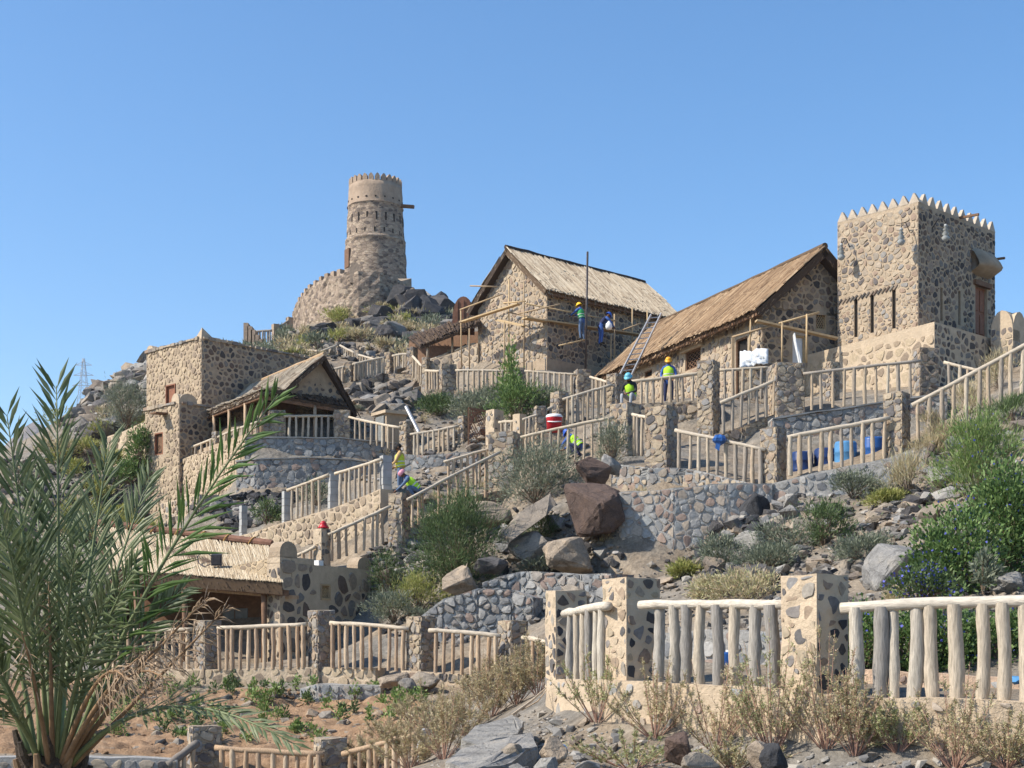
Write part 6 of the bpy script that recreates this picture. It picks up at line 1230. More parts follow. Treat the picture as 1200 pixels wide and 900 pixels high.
bush_px('flowering_shrub', 'dark green shrub dotted with blue flowers beside the whitish rock', 1120, 694, 50, 92, 5200, .09, .04, 'lf_dark', 32, clumps=56, flowers=170, D=22.4)
bush_px('flowering_shrub', 'dark shrub with blue flowers under the feathery one at the right edge', 1185, 690, 46, 140, 7000, .09, .04, 'lf_dark', 33, clumps=60, flowers=120, D=23)
bush_px('flowering_shrub', 'low patch of vivid blue flowers on the whitish rock', 1078, 704, 40, 40, 2000, .07, .035, 'lf_green', 34, clumps=26, flowers=320, D=21.2)
bush_px('succulent_shrub', 'pale-tipped stiff shrub in the dark flowering bush', 1152, 690, 16, 40, 600, .1, .03, 'lf_grey', 35, clumps=10, D=21.2)
for i, u in enumerate((1012, 1062, 1112, 1162, 1210)):
    q = P(u, 795, 18.6); tq = bush('flowering_hedge', 'clipped dark green hedge with blue flowers behind the nearest thick railing', q - UP * .1, .38, .95, 4200, .055, .034, 'lf_dark', 40 + i, clumps=60, ry=.42, flowers=70, spread=.16, shape=.35, low=.02, group='blue-flowered hedge plants', cat='hedge')
for i, (u, v, hw, h, m, lb) in enumerate(((925, 652, 40, 40, 'lf_grey', 'blue-green low shrub in the middle of the stony slope'), (965, 640, 34, 46, 'lf_green', 'green low shrub below the black angular boulder'), (900, 668, 36, 30, 'lf_grey', 'pale low shrub above the pale rail'), (850, 668, 30, 40, 'lf_grey', 'grey shrub beside the foot of the tall cobble wall'), (1000, 585, 28, 30, 'lf_grey', 'grey tuft right of the black angular boulder'), (1015, 660, 34, 30, 'lf_grey', 'pale tuft growing on the heaped dry stones'), (880, 706, 46, 34, 'lf_salt', 'brownish low shrub left of the large tan pillar'), (835, 702, 30, 24, 'lf_salt', 'straw-coloured shrub above the pale rail'), (802, 678, 17, 18, 'lf_yellow', 'bright yellow-green tuft at the foot of the tall cobble wall'), (1040, 592, 20, 16, 'lf_yellow', 'yellow tuft at the edge of the heaped stones'))):
    bush_px('low_shrub', lb, u, v, hw, h, 2300, .11, .02, m, 60 + i, clumps=24, spread=.22)
for i, (u, v, hw, h, lb) in enumerate(((1064, 582, 30, 44, 'dry straw tussock left of the pale grey boulder'), (1100, 520, 20, 34, 'dry tussock at the foot of the rising railing'), (1135, 486, 22, 36, 'dry tussock halfway along the rising railing'), (1172, 455, 22, 40, 'dry tussock at the top of the rising railing'), (1185, 500, 26, 30, 'greenish tussock on the slope under the rising railing'), (1090, 545, 18, 22, 'small straw tussock on the upper right slope'))):
    bush_px('dry_tussock', lb, u, v, hw, h, 1300, .24, .012, 'lf_dry' if i != 4 else 'lf_green', 80 + i, clumps=18, lift=1.0, cat='tussock')
bush_px('thorn_shrub', 'grey thorny shrub against the block house wall', 148, 502, 30, 50, 5000, .2, .02, 'lf_grey', 90, D=65, clumps=50)
bush_px('green_shrub', 'dark green shrub at the low wall below the block house', 152, 566, 28, 26, 1800, .2, .05, 'lf_dark', 91, D=60.2); bush_px('green_shrub', 'dark green climber beside the annex door', 163, 548, 12, 46, 1100, .2, .05, 'lf_dark', 92, D=59.8)
bush_px('green_shrub', 'grey-green shrub beside the bare concrete post', 312, 612, 16, 26, 900, .16, .03, 'lf_green', 93, D=47); bush_px('green_shrub', 'small green shrub under the concrete-post railing', 372, 592, 22, 26, 1100, .16, .03, 'lf_grey', 94, D=48)
rg = random.Random(5)
for i in range(50):
    u = rg.uniform(296, 545); v = rg.uniform(368, 428); q = ghit(u, v)
    if q is None or q.y < 76: continue
    m = rg.choice(['lf_grey', 'lf_grey', 'lf_dry', 'lf_yellow', 'lf_dry']); lbm = {'lf_grey': 'grey-green', 'lf_yellow': 'yellow-green', 'lf_dry': 'straw-coloured'}[m]
    bush('summit_shrub', lbm + ' shrub on the slope below the round tower', q - UP * .05, rg.uniform(.6, 1.5), rg.uniform(.4, 1.0), 380, .34, .07, m, 200 + i, clumps=14, group=lbm + ' shrubs on the summit slope', tw=.03)
for i in range(26):
    u = rg.uniform(20, 190); v = rg.uniform(500, 640); q = ghit(u, v)
    if q is None: continue
    bush('slope_shrub', 'dusty shrub on the slope left of the hut terrace', q - UP * .05, rg.uniform(.5, 1.2), rg.uniform(.5, 1.0), 420, .26, .05, rg.choice(['lf_grey', 'lf_dry', 'lf_yellow']), 300 + i, clumps=12, group='dusty shrubs left of the terrace', tw=.03)
for i in range(34):                                                     # thin tufts all over the middle slope
    u, v = rg.choice([(rg.uniform(480, 720), rg.uniform(600, 740)), (rg.uniform(740, 1190), rg.uniform(580, 740)), (rg.uniform(380, 620), rg.uniform(470, 600))]); q = ghit(u, v)
    if q is None: continue
    m = rg.choice(['lf_dry', 'lf_grey', 'lf_dry']); lbm = {'lf_grey': 'grey-green', 'lf_dry': 'straw-coloured'}[m]
    bush('slope_tuft', 'thin %s tuft sprouting between the stones of the middle slope' % lbm, q - UP * .03, rg.uniform(.18, .4), rg.uniform(.2, .45), 260, .13, .014, m, 400 + i, clumps=8, group=lbm + ' tufts on the middle slope', cat='tuft', lift=.9, tw=.008)
def saltbush(label, u, vb, hw, hp, seed, mat='lf_salt', twig='twig_red', stems=26, D=None, name='saltbush', group=None, ln=.038, wd=.0095, per=170):
    """upright twiggy plant: stems with short side sprigs set with tiny leaves"""
    q = ghit(u, vb) if D is None else P(u, vb, D); s = q.y / F; rng = np.random.default_rng(seed); W_, H_ = hw * s * 1.15, hp * s * 1.3; t = thing(name, label, 'shrub', q, group); mb = MB(); pos, dr = [], []
    for i in range(stems):
        a = rng.uniform(0, 6.28); rr = np.sqrt(rng.uniform(0, 1)); hh = H_ * (1 - .55 * rr ** 1.5) * rng.uniform(.7, 1.05); e = np.array([np.cos(a) * rr * W_, np.sin(a) * rr * W_ * .8, hh]); m_ = e * .5 + np.array([e[0] * .12, e[1] * .12, hh * .06]); b = np.array(tuple(q)) + np.array([e[0], e[1], 0]) * .12
        pts = [b, b + m_, b + e]; mb.tube([Vector(p) for p in pts], [.006, .0045, .002], 4, False)
        cur = lambda tt: (1 - tt) ** 2 * pts[0] + 2 * tt * (1 - tt) * pts[1] + tt ** 2 * pts[2]
        for k in range(7):                                            # side sprigs
            t0 = rng.uniform(.2, .9); p0 = cur(t0); dv = e / np.linalg.norm(e) + rng.normal(size=3) * .55; dv[2] += .35; L = H_ * .2 * rng.uniform(.5, 1.2) * (1.15 - t0); p1 = p0 + dv / np.linalg.norm(dv) * L
            mb.tube([Vector(p0), Vector(p1)], [.003, .0015], 3, False); m2 = per // 8; tt = rng.uniform(0, 1, m2)[:, None]; pos.append(p0 + (p1 - p0) * tt); dr.append(np.repeat((dv / np.linalg.norm(dv))[None], m2, 0) * .6 + rng.normal(size=(m2, 3)) * .6)
        m2 = per // 5; tt = rng.uniform(.25, 1.0, m2); pos.append(np.array([cur(x) for x in tt])); dr.append(np.repeat((e / np.linalg.norm(e))[None], m2, 0) * .7 + rng.normal(size=(m2, 3)) * .55)
    leaf_obj('foliage', np.concatenate(pos), np.concatenate(dr), ln, wd, mat, t, rng); mb.obj('stem', M[twig], t); return t
for i, (u, v, hw, h, lb) in enumerate(((700, 852, 52, 82, 'full saltbush leaning against the base of the two tan pillars'), (768, 866, 46, 84, 'loose saltbush in front of the middle of the tan parapet wall'), (838, 882, 52, 100, 'reddish-stemmed saltbush left of the black foreground rock'), (905, 886, 56, 134, 'tallest saltbush, reaching above the pale rail foot'), (968, 890, 52, 122, 'saltbush in front of the large tan pillar'), (1002, 892, 40, 90, 'thin saltbush right beside the large tan pillar'), (1052, 886, 38, 66, 'greener saltbush low before the tan parapet wall'), (1120, 905, 56, 110, 'brown saltbush before the thick pale railing'), (1180, 908, 40, 70, 'small saltbush near the end of the thick pale railing'), (740, 905, 80, 46, 'sprawling reddish saltbush among foreground stones'), (860, 906, 60, 40, 'low reddish saltbush beside the dark red-brown rock'))):
    saltbush(lb, u, v, hw, h, 500 + i, 'lf_salt' if i % 3 else 'lf_saltgreen', stems=19 + (i * 7) % 12)
for i, (u, v, hw, h) in enumerate(((440, 905, 50, 46), (480, 900, 46, 60), (520, 890, 46, 76), (500, 860, 40, 56), (548, 862, 40, 62), (575, 842, 36, 58), (605, 826, 34, 62), (630, 815, 26, 66), (560, 815, 30, 40), (590, 806, 26, 36), (460, 880, 34, 36), (420, 905, 40, 36))):
    saltbush('dry straw-brown bush in the thicket between planted bed and grey foreground slabs', u, v, hw, h, 540 + i, 'lf_dry', 'twig_red', 22, group='dry bushes by the grey slabs', name='dry_bush', ln=.07, wd=.010)
# litter
for (u, v, D, s_, lb) in ((657, 876, 14.9, .05, 'scrap of blue plastic among the grey foreground stones'), (1192, 797, 17.0, .09, 'crumpled blue plastic bag on the pinkish kerb wall')):
    q = P(u, v, D); mb = MB(); mb.lathe(q - UP * s_ * .5, [(0, 0), (s_, .1 * s_), (s_ * 1.3, s_ * .5), (s_ * .8, s_), (0, s_ * 1.1)], 12); mb.v = [(x + s_ * .7 * noise.noise((x * 30, y * 30, z * 30)), y + s_ * .5 * noise.noise((x * 30 + 4, y * 30, z * 30)), z + s_ * .5 * noise.noise((x * 30, y * 30 + 8, z * 30))) for x, y, z in mb.v]; tag(mb.obj('plastic_litter', M['lightblue']), lb, 'litter', None, 'thing')
# dead pale branches
mb = MB(); mb.tube([P(600, 838, 20), P(622, 822, 20.4), P(640, 806, 20.6)], [.02, .018, .01], 6); mb.tube([P(612, 832, 20.2), P(630, 822, 20.4), P(641, 808, 20.8)], [.012, .012, .006], 5); tag(mb.obj('dead_branch', M['wood']), 'pale dead branch lying at the corner of the tan parapet wall', 'branch')
# seedlings of the planted bed
for i in range(110):
    for k_ in range(20):
        u, v = rg.uniform(70, 500), rg.uniform(806, 880)
        if v < 880 - max(0, u - 380) * .25: break
    q = ghit(u, v)
    if q is None or q.y < 24.5: continue
    bush('seedling', 'small bright green seedling planted in the brown bed', q + UP * .03, rg.uniform(.07, .16), rg.uniform(.14, .34), 80, .09, .04, rg.choice(['lf_lime', 'lf_lime', 'lf_green']), 600 + i, clumps=9, group='seedlings in the brown bed', cat='seedling', spread=.3, tw=.006)

# ------------------------------------------------------------------ palm
M['palm'] = m_leaf('palm_leaflet', [(0.11, 0.145, 0.06), (0.15, 0.19, 0.085), (0.075, 0.105, 0.042), (0.22, 0.25, 0.13)], .5, .3)
M['palm_bright'] = m_leaf('vivid_palm_leaflet', [(0.10, 0.17, 0.045), (0.14, 0.22, 0.06), (0.075, 0.13, 0.035)], .42, .28)  # stronger green, used for one long frond
M['palm_dead'] = m_leaf('dead_palm_leaflet', [(0.36, 0.25, 0.15), (0.27, 0.185, 0.115), (0.43, 0.31, 0.20), (0.20, 0.145, 0.10)], .8, .15)
M['rachis'] = m_plain('green_palm_stalk', (0.16, 0.19, 0.085), .5, .2, 8, .1, .004)
M['rachis_dead'] = m_plain('dry_palm_stalk', (0.25, 0.155, 0.085), .75, .25, 8, .2, .005)
M['palm_trunk'] = m_plain('fibrous_palm_trunk', (0.10, 0.075, 0.055), .95, .4, 10, 1.0, .04)
pb = P(62, 898, 13.6); gz = H(pb.x, pb.y)
PT = thing('date_palm', 'young date palm with long arching green fronds and dead brown ones', 'palm', (pb.x, pb.y, gz))
mb = MB(); pr = [(.34, -0.2), (.3, .1), (.27, (pb.z - gz) * .6), (.3, pb.z - gz - .1), (.26, pb.z - gz + .12), (.0, pb.z - gz + .2)]; mb.lathe((pb.x, pb.y, gz), pr, 16); mb.v = [(x + .04 * noise.noise((x * 9, y * 9, z * 9)), y, z) for x, y, z in mb.v]; mb.obj('trunk', M['palm_trunk'], PT)
for i in range(26):                                                       # cut leaf bases
    a = 2.4 * i; z = gz + .2 + (pb.z - gz) * i / 28; e = Vector((math.cos(a), math.sin(a), 0)); p = Vector((pb.x, pb.y, z)) + e * .25; mb = MB().tube([p, p + e * .07 + UP * .1, p + e * .1 + UP * .22], [.05, .04, .025], 6); mb.obj('leaf_base', M['palm_trunk' if i % 3 else 'rachis_dead'], PT)
def frond(tip, sag, mat, rm, seed, nl=72, L=.5, start=.25, face=(0, -1, .25), mid=None, wide=1.0, wd=.028):
    rng = np.random.default_rng(seed); b = Vector((pb.x, pb.y, pb.z - .05)); tip = Vector(tip); e = Vector((tip.x - b.x, tip.y - b.y, 0)); b = b + (e.normalized() * .16 if e.length > .01 else Vector())
    m_ = Vector(mid) if mid else b.lerp(tip, .5) + UP * sag; c = lambda t_: b * (1 - t_) ** 2 + m_ * 2 * t_ * (1 - t_) + tip * t_ ** 2
    f = thing_part = None; mb = MB(); k = 10; mb.tube([c(i / k) for i in range(k + 1)], [.032 - .027 * i / k for i in range(k + 1)], 6)
    vs, fs = [], []
    nl = int(nl * .54)
    for i in range(nl):
        t_ = start + (1 - start) * (i + rng.uniform(0, .8)) / nl; p = c(t_); tg = (c(min(1, t_ + .02)) - c(t_ - .02)).normalized(); fn = Vector(face) + Vector(rng.normal(size=3)) * .12; sdv = tg.cross(fn).normalized(); up_ = sdv.cross(tg).normalized(); ll = 1.22 * L * wide * (1.0 - .55 * max(0, (t_ - .6) / .4)) * (.55 + .45 * min(1, (t_ - start) / .15)) * rng.uniform(.85, 1.12)
        for sg in (-1, 1):
            an = rng.uniform(.45, .9) * (1 - .35 * t_); d = (tg * math.cos(an) + sdv * sg * math.sin(an) + up_ * rng.uniform(.02, .3)).normalized(); w = d.cross(up_).normalized() * wd * rng.uniform(.8, 1.2) * .5; dr = UP * -ll * (rng.uniform(.0, .3) if 'dead' not in mat else rng.uniform(.1, 1.1)) + (Vector(rng.normal(size=3)) * ll * .18 if 'dead' in mat else Vector()); n0 = len(vs)
            p1 = p + d * ll * .45 + dr * .25; p2 = p + d * ll + dr
            vs += [p, p1 - w, p2, p1 + w, p1 + up_ * .006]; fs += [(n0, n0 + 1, n0 + 4), (n0, n0 + 4, n0 + 3), (n0 + 1, n0 + 2, n0 + 4), (n0 + 4, n0 + 2, n0 + 3)]
    o = obj('frond', vs, fs, M[mat], PT, kind='stuff' if nl < 30 else None); mb.obj('stalk', M[rm], o, True, origin=WL[o.name])
FR = [  # tip column, row, distance; mid control column, row, distance; dead or bright
 ((66, 452, 13.2), (72, 690, 13.3), 'palm', 80, .62), ((8, 486, 13.0), (40, 700, 13.2), 'palm', 80, .60), ((326, 462, 12.4), (150, 690, 13.0), 'palm_bright', 80, .52), ((345, 872, 12.0), (175, 770, 12.8), 'palm', 70, .36), ((128, 520, 13.9), (96, 700, 13.7), 'palm', 76, .55), ((175, 560, 14.4), (120, 700, 14.0), 'palm', 76, .55), ((-40, 540, 13.8), (20, 720, 13.6), 'palm', 74, .55), ((-90, 640, 13.2), (-10, 740, 13.4), 'palm', 70, .55), ((-60, 760, 12.4), (0, 740, 12.9), 'palm', 70, .5), ((40, 560, 14.8), (56, 720, 14.2), 'palm', 74, .55), ((100, 600, 15.2), (84, 730, 14.4), 'palm', 70, .5), ((160, 660, 12.4), (112, 740, 13.0), 'palm', 66, .45), ((30, 640, 12.6), (50, 740, 13.0), 'palm', 66, .45), ((215, 690, 13.4), (130, 760, 13.4), 'palm', 60, .42), ((0, 600, 12.2), (34, 740, 12.9), 'palm', 66, .5), ((130, 690, 12.2), (92, 760, 12.9), 'palm', 60, .42), ((90, 640, 12.2), (74, 740, 12.9), 'palm', 60, .42), ((-30, 820, 12.2), (10, 800, 12.9), 'palm', 60, .42),
 ((57, 682, 12.6), (60, 780, 12.9), 'palm_dead', 22, .2), ((244, 700, 12.7), (150, 790, 13.0), 'palm_dead', 60, .34), ((266, 712, 12.9), (160, 820, 13.1), 'palm_dead', 50, .3), ((205, 745, 12.3), (135, 790, 12.8), 'palm_dead', 60, .38), ((170, 765, 12.0), (120, 800, 12.7), 'palm_dead', 46, .34), ((25, 740, 12.1), (44, 800, 12.7), 'palm_dead', 30, .3), ((196, 800, 12.1), (150, 745, 12.8), 'palm_dead', 40, .3), ((150, 800, 11.9), (120, 745, 12.6), 'palm_dead', 40, .3)]
for i, (tp, md, mt, nl, L) in enumerate(FR):
    dead = mt == 'palm_dead'; fc_ = (0.15 * math.sin(i), -1, .3) if tp != (345, 872, 12.0) else (.1, -.6, .8)
    frond(P(*tp), 0, mt, 'rachis_dead' if dead else 'rachis', 700 + i, nl, L, .3 if not dead else .45, fc_, P(*md), wd=.036 if not dead else .018)

# ------------------------------------------------------------------ scaffolds, ladder and site things
def poles(t, lst, D_, mat='plank', r=.036, name='pole'):
    for (u0, v0, u1, v1, d0, d1) in lst: MB().tube([P(u0, v0, d0), P(u1, v1, d1)], r, 7).obj(name, M[mat], t, True)
t = thing('scaffold', 'timber pole scaffold around the dark stone house', 'scaffold', P(600, 436, 63))
poles(t, [(596.5, 327, 596, 436, 64.6, 64.6), (614, 330, 614, 436, 63.6, 63.6), (591, 377, 591, 436, 64.2, 64.2), (540, 362, 541, 436, 66.4, 66.4), (550, 385, 550, 436, 66, 66), (720, 368, 720, 440, 65.4, 65.4), (741, 360, 741, 412, 66.4, 66.4), (758.5, 364, 759, 400, 67.2, 67.2), (716, 392, 716, 440, 65, 65)], 0)
MB().tube([P(688.5, 295, 63.6), P(686, 436, 63.6)], .05, 7).obj('pole', M['darksteel'], t, True)
poles(t, [(539, 363, 586, 345.5, 66.4, 65), (596, 366, 641, 376, 64.4, 63), (606, 368, 656, 356.5, 63.8, 62.6), (617, 356, 722, 376, 63.4, 65.4), (729, 387, 751, 379, 65.8, 65.8), (655, 405, 686, 398, 63.2, 63.8), (590, 355, 616, 353, 64.6, 63.5), (551, 335, 582, 336, 66, 65.2)], 0, r=.035, name='brace')
for (a, b) in ((P(543, 377, 66.1), P(608, 356, 63.7)), (P(616, 358, 63.4) - UP * .55, P(752, 390, 66.6) - UP * .1), (P(585, 352, 64.9) - UP * .9, P(616, 357, 63.5) - UP * .95)):
    for k in (0, .3): MB().bar(a + MHr * -.0 + MHg * k * .6, b + MHg * k * .6, .26, .06).obj('plank', M['plank'], t)
t = thing('scaffold', 'small timber scaffold against the gable of the brown-thatched house', 'scaffold', P(930, 430, 51.4))
poles(t, [(916.5, 377, 916.5, 432, 51, 51), (945.5, 368, 945, 425, 51.2, 51.2), (880, 369, 878, 425, 52, 52)], 0); poles(t, [(913, 379, 960, 366, 51, 51.4), (858, 395, 903, 382, 52.4, 51.4)], 0, r=.04, name='brace')
a, b = P(886, 376, 51.4), P(981, 397, 51.8); MB().bar(a, b, .3, .07).obj('plank', M['plank'], t); MB().bar(P(859, 396, 52.2), P(859, 432, 52.2), .16, .1).obj('plank', M['plank'], t); MB().bar(P(930, 392, 51.4), P(938, 428, 51.2), .3, .03).obj('board', M['white'], t)
lad = thing('ladder', 'aluminium ladder leaning on the eave of the brown thatched roof', 'ladder', P(734, 444, 56)); a, b = P(731, 444, 56), P(769, 368, 58.5); sd = Vector((.26, .1, .05))
for s_ in (-1, 1): MB().bar(a + sd * s_, b + sd * s_ * .85, .05, .08).obj('stile', M['steel'], lad)
for i in range(12): p = a.lerp(b, (i + .6) / 12.3); MB().tube([p - sd, p + sd], .022, 6).obj('rung', M['steel'], lad)
ta = thing('plastic_sheet', 'crumpled white plastic sheet over the wall by the brown-thatched house', 'sheet', P(883, 432, 50)); vs_, fs_ = [], []
for j in range(9):
    for i in range(13):
        u = 867 + 33 * i / 12; v = 412 + 18 * j / 8 - (3 if i > 6 else 0) + 2 * noise.noise((i * .7, j * .7, 0)); vs_.append(P(u, v, 50.2 - .35 * math.sin(j / 8 * 1.5) + .15 * noise.noise((i * .9, j * .9, 4))) )
for j in range(8):
    for i in range(12): q = j * 13 + i; fs_.append((q, q + 1, q + 14, q + 13))
o = obj('sheet', vs_, fs_, M['white'], ta, True); md = o.modifiers.new('thick', 'SOLIDIFY'); md.thickness = .03
wall('block_pile', 'rough block wall under the white plastic sheet', [(866, 428, 50.4, 462), (905, 425, 50.2, 462)], .6, 'mas_pillar', 'st_mix', .28, 1.4, .04, .03, .8, extra=.6)
co = thing('water_cooler', 'round red water cooler with white lid behind the pale railing', 'cooler', P(649.5, 512, 47.4)); cb = P(649.5, 508, 47.4); k = 47.4 / F
MB().lathe(cb, [(0, 0), (8.6 * k, 0), (9.4 * k, 17 * k), (9.6 * k, 17.5 * k), (9.6 * k, 18.6 * k), (0, 18.6 * k)], 18).obj('body', M['red'], co, True); MB().lathe(cb + UP * 18.6 * k, [(9.8 * k, 0), (9.8 * k, 2 * k), (8 * k, 3.4 * k), (0, 3.6 * k)], 18).obj('lid', M['white'], co, True); MB().tube([cb + Vector((-8 * k, -7 * k, 13 * k)), cb + Vector((0, -10.6 * k, 12 * k)), cb + Vector((8 * k, -7 * k, 13 * k))], .02, 6).obj('handle', M['white'], co, True)
wall('cooler_ledge', 'low tan ledge that the red cooler stands on', [(634, 508, 47.2, 528), (668, 507, 47.2, 526)], .6, 'mas_pillar', None, extra=.6)
q = P(543, 372, 70); ru = thing('rusty_sheet', 'rusty brown arched metal sheet left of the scaffolded house', 'metal sheet', q); mb = MB(); n_ = 12; vv = []
for j, yy in enumerate((0, .35)):
    for i in range(n_ + 1): a = math.pi * i / n_; vv.append(q + Vector((-.55 * math.cos(a) * 1.0, yy, -.4 + 1.45 * math.sin(a) ** .7)))
vv += [q + Vector((-.55, 0, -.8)), q + Vector((.55, 0, -.8)), q + Vector((.55, .35, -.8)), q + Vector((-.55, .35, -.8))]; m_ = n_ + 1
mb.add(vv, [(i, i + 1, m_ + i + 1, m_ + i) for i in range(n_)] + [tuple(range(m_)) + (2 * m_ + 1, 2 * m_), tuple(range(2 * m_ - 1, m_ - 1, -1)) + (2 * m_ + 3, 2 * m_ + 2)]).obj('sheet', M['rust'], ru)
for i in (-.3, 0, .3): MB().box(q + Vector((i, -.02, .1)), Vector((.03, 0, 0)), Vector((0, .02, 0)), UP * .75).obj('rib', M['rust'], ru)
py = P(98, 505, 620); pl = thing('power_pylon', 'distant steel lattice power pylon on the skyline behind the palm', 'pylon', py); mb = MB(); Hh = 32.0
ring = lambda z: [py + Vector((sx * w, sy * w, z)) for w in [3.0 * (1 - z / Hh) + .35] for sx, sy in ((-1, -1), (1, -1), (1, 1), (-1, 1))]
zs = [0, 5, 9.5, 13.5, 17, 20, 23, 26, 29, Hh]
for z0, z1 in zip(zs[:-1], zs[1:]):
    A_, B_ = ring(z0), ring(z1)
    for i in range(4): mb.bar(A_[i], B_[i], .16); mb.bar(A_[i], B_[(i + 1) % 4], .09); mb.bar(A_[(i + 1) % 4], B_[i], .09)
mb.obj('mast', M['steel'], pl)
for z, w in ((20, 5.0), (24.5, 4.4), (29, 3.6)): mb = MB(); mb.bar(py + Vector((-w, 0, z)), py + Vector((w, 0, z)), .25); mb.bar(py + Vector((-w, 0, z)), py + Vector((0, 0, z + 1.6)), .16); mb.bar(py + Vector((w, 0, z)), py + Vector((0, 0, z + 1.6)), .16); mb.obj('crossarm', M['steel'], pl)
# ------------------------------------------------------------------ workers
def m_cloth(name, c, rough=.85): return m_plain(name, c, rough, .18, 14, .3, .006)
CL = {k: m_cloth(k, c) for k, c in dict(blue_cloth=(.05, .11, .33), navy_cloth=(.025, .03, .075), jeans_cloth=(.10, .15, .24), lime_vest=(.42, .72, .04), yellow_vest=(.62, .66, .05), green_vest=(.05, .34, .10), tan_cloth=(.55, .36, .16), grey_cloth=(.30, .31, .33), black_cloth=(.025, .025, .03)).items()}
CL['skin'] = m_plain('brown_skin', (.17, .085, .05), .55, .1, 20, 0); CL['boot'] = m_plain('dark_boot', (.03, .025, .02), .7, .2, 20, 0); CL['tape'] = m_plain('reflective_tape', (.62, .62, .58), .3, .1, 20, 0); CL['hair'] = m_plain('black_hair', (.012, .01, .01), .7, .2, 30, .4, .01)
HEL = {k: m_plain(k + '_helmet', c, .35, .06, 6, 0) for k, c in dict(yellow=(.75, .48, .03), orange=(.80, .36, .02), teal=(.14, .42, .52), blue=(.03, .09, .40), pink=(.62, .26, .32)).items()}
def person(label, feet, yaw, J, cols, helmet, vest, hat='helmet', lean_head=0.0):
    """J: joint positions in metres, facing +y, feet at the origin; one skinned body, clothes and helmet as children"""
    rot = Matrix.Rotation(yaw, 3, 'Z'); ft = Vector(feet); X = {k: Vector(v) for k, v in J.items()}
    rads = dict(pel=.135, wai=.125, che=.15, nkb=.075, nck=.055, hea=.092, top=.075, nos=.022, shL=.075, shR=.075, elL=.048, elR=.048, wrL=.034, wrR=.034, hiL=.10, hiR=.10, knL=.066, knR=.066, anL=.045, anR=.045, toL=.042, toR=.042)
    fd = (X['hea'] - X['nck']).normalized(); fw = X.get('look', Vector((0, 1, 0))); X['top'] = X['hea'] + fd * .07; X['nos'] = X['hea'] + fw * .115 - fd * .01; X['wai'] = X['pel'].lerp(X['che'], .45)
    edges = [('pel', 'wai'), ('wai', 'che'), ('che', 'nkb'), ('nkb', 'nck'), ('nck', 'hea'), ('hea', 'top'), ('hea', 'nos')]
    for s in 'LR': edges += [('nkb', 'sh' + s), ('sh' + s, 'el' + s), ('el' + s, 'wr' + s), ('pel', 'hi' + s), ('hi' + s, 'kn' + s), ('kn' + s, 'an' + s), ('an' + s, 'to' + s)]
    zone = {}
    for a, b in edges:
        k = 'torso'
        if b in ('nck', 'hea', 'top', 'nos'): k = 'skin'
        elif b[:2] in ('el', 'wr', 'sh'): k = 'sleeve'
        elif b[:2] in ('hi', 'kn', 'an'): k = 'legs'
        elif b[:2] == 'to': k = 'boot'
        zone[a, b] = k
    for s in 'LR':                                                     # palm and five fingers
        w, e = X['wr' + s], X['el' + s]; d = (w - e).normalized(); sd = d.cross(Vector((0, 0, 1))); sd = sd.normalized() if sd.length > .1 else Vector((1, 0, 0)); nb = sd.cross(d); X['pm' + s] = w + d * .07; rads['pm' + s] = .036; edges.append(('wr' + s, 'pm' + s)); zone['wr' + s, 'pm' + s] = 'skin'
        for q, (o_, ln) in enumerate(((-.03, .068), (-.011, .08), (.010, .076), (.029, .06))):
            a_, b_ = 'f%d%s' % (q, s), 'g%d%s' % (q, s); X[a_] = X['pm' + s] + d * (.02 + ln * .5) + sd * o_; X[b_] = X[a_] + d * ln * .4 + nb * -.03; rads[a_] = .0095; rads[b_] = .0085
            for ed in (('pm' + s, a_), (a_, b_)): edges.append(ed); zone[ed] = 'skin'
        sg = 1 if s == 'L' else -1; a_, b_ = 'th' + s, 'ti' + s; X[a_] = w + d * .05 + sd * .045 * sg; X[b_] = X[a_] + d * .045 + sd * .01 * sg; rads[a_] = .011; rads[b_] = .0095
        for ed in (('wr' + s, a_), (a_, b_)): edges.append(ed); zone[ed] = 'skin'
    names = ['pel'] + [k for k in X if k not in ('pel', 'look')]; ix = {k: i for i, k in enumerate(names)}; me = bpy.data.meshes.new('body'); me.from_pydata([tuple(X[k]) for k in names], [(ix[a], ix[b]) for a, b in edges], []); o = bpy.data.objects.new('tmp', me); COL.objects.link(o)
    sm = o.modifiers.new('skin', 'SKIN'); sm.use_smooth_shade = True; sk = me.skin_vertices[0].data
    for k in names: sk[ix[k]].radius = (rads[k] * (1.12 if k in ('che', 'pel', 'wai') else 1), rads[k] * (.82 if k in ('che', 'pel', 'wai') else 1)); sk[ix[k]].use_root = (k == 'pel')
    ss = o.modifiers.new('sub', 'SUBSURF'); ss.levels = 1; ss.render_levels = 1
    dg = bpy.context.evaluated_depsgraph_get(); bm_ = bpy.data.meshes.new_from_object(o.evaluated_get(dg)); bpy.data.objects.remove(o)
    order = ['skin', 'torso', 'sleeve', 'legs', 'boot']; bm_.materials.clear()
    for z in order: bm_.materials.append(CL['skin'] if z == 'skin' else CL['boot'] if z == 'boot' else CL[cols[z]])
    seg = [(X[a], X[b], order.index(zone[a, b])) for a, b in edges]
    for p in bm_.polygons:
        c = p.center; best = 9; bi = 0
        for a, b, z in seg:
            ab = b - a; t_ = max(0, min(1, (c - a).dot(ab) / max(1e-9, ab.length_squared))); d_ = (c - a - ab * t_).length
            if z == 1: d_ -= .05
            if d_ < best: best = d_; bi = z
        p.material_index = bi; p.use_smooth = True
    for v in bm_.vertices: v.co = rot @ v.co
    t = thing('person', label, 'person', ft); b = bpy.data.objects.new('body', bm_); _link(b, t, ft)
    W_ = lambda p: ft + rot @ Vector(p)
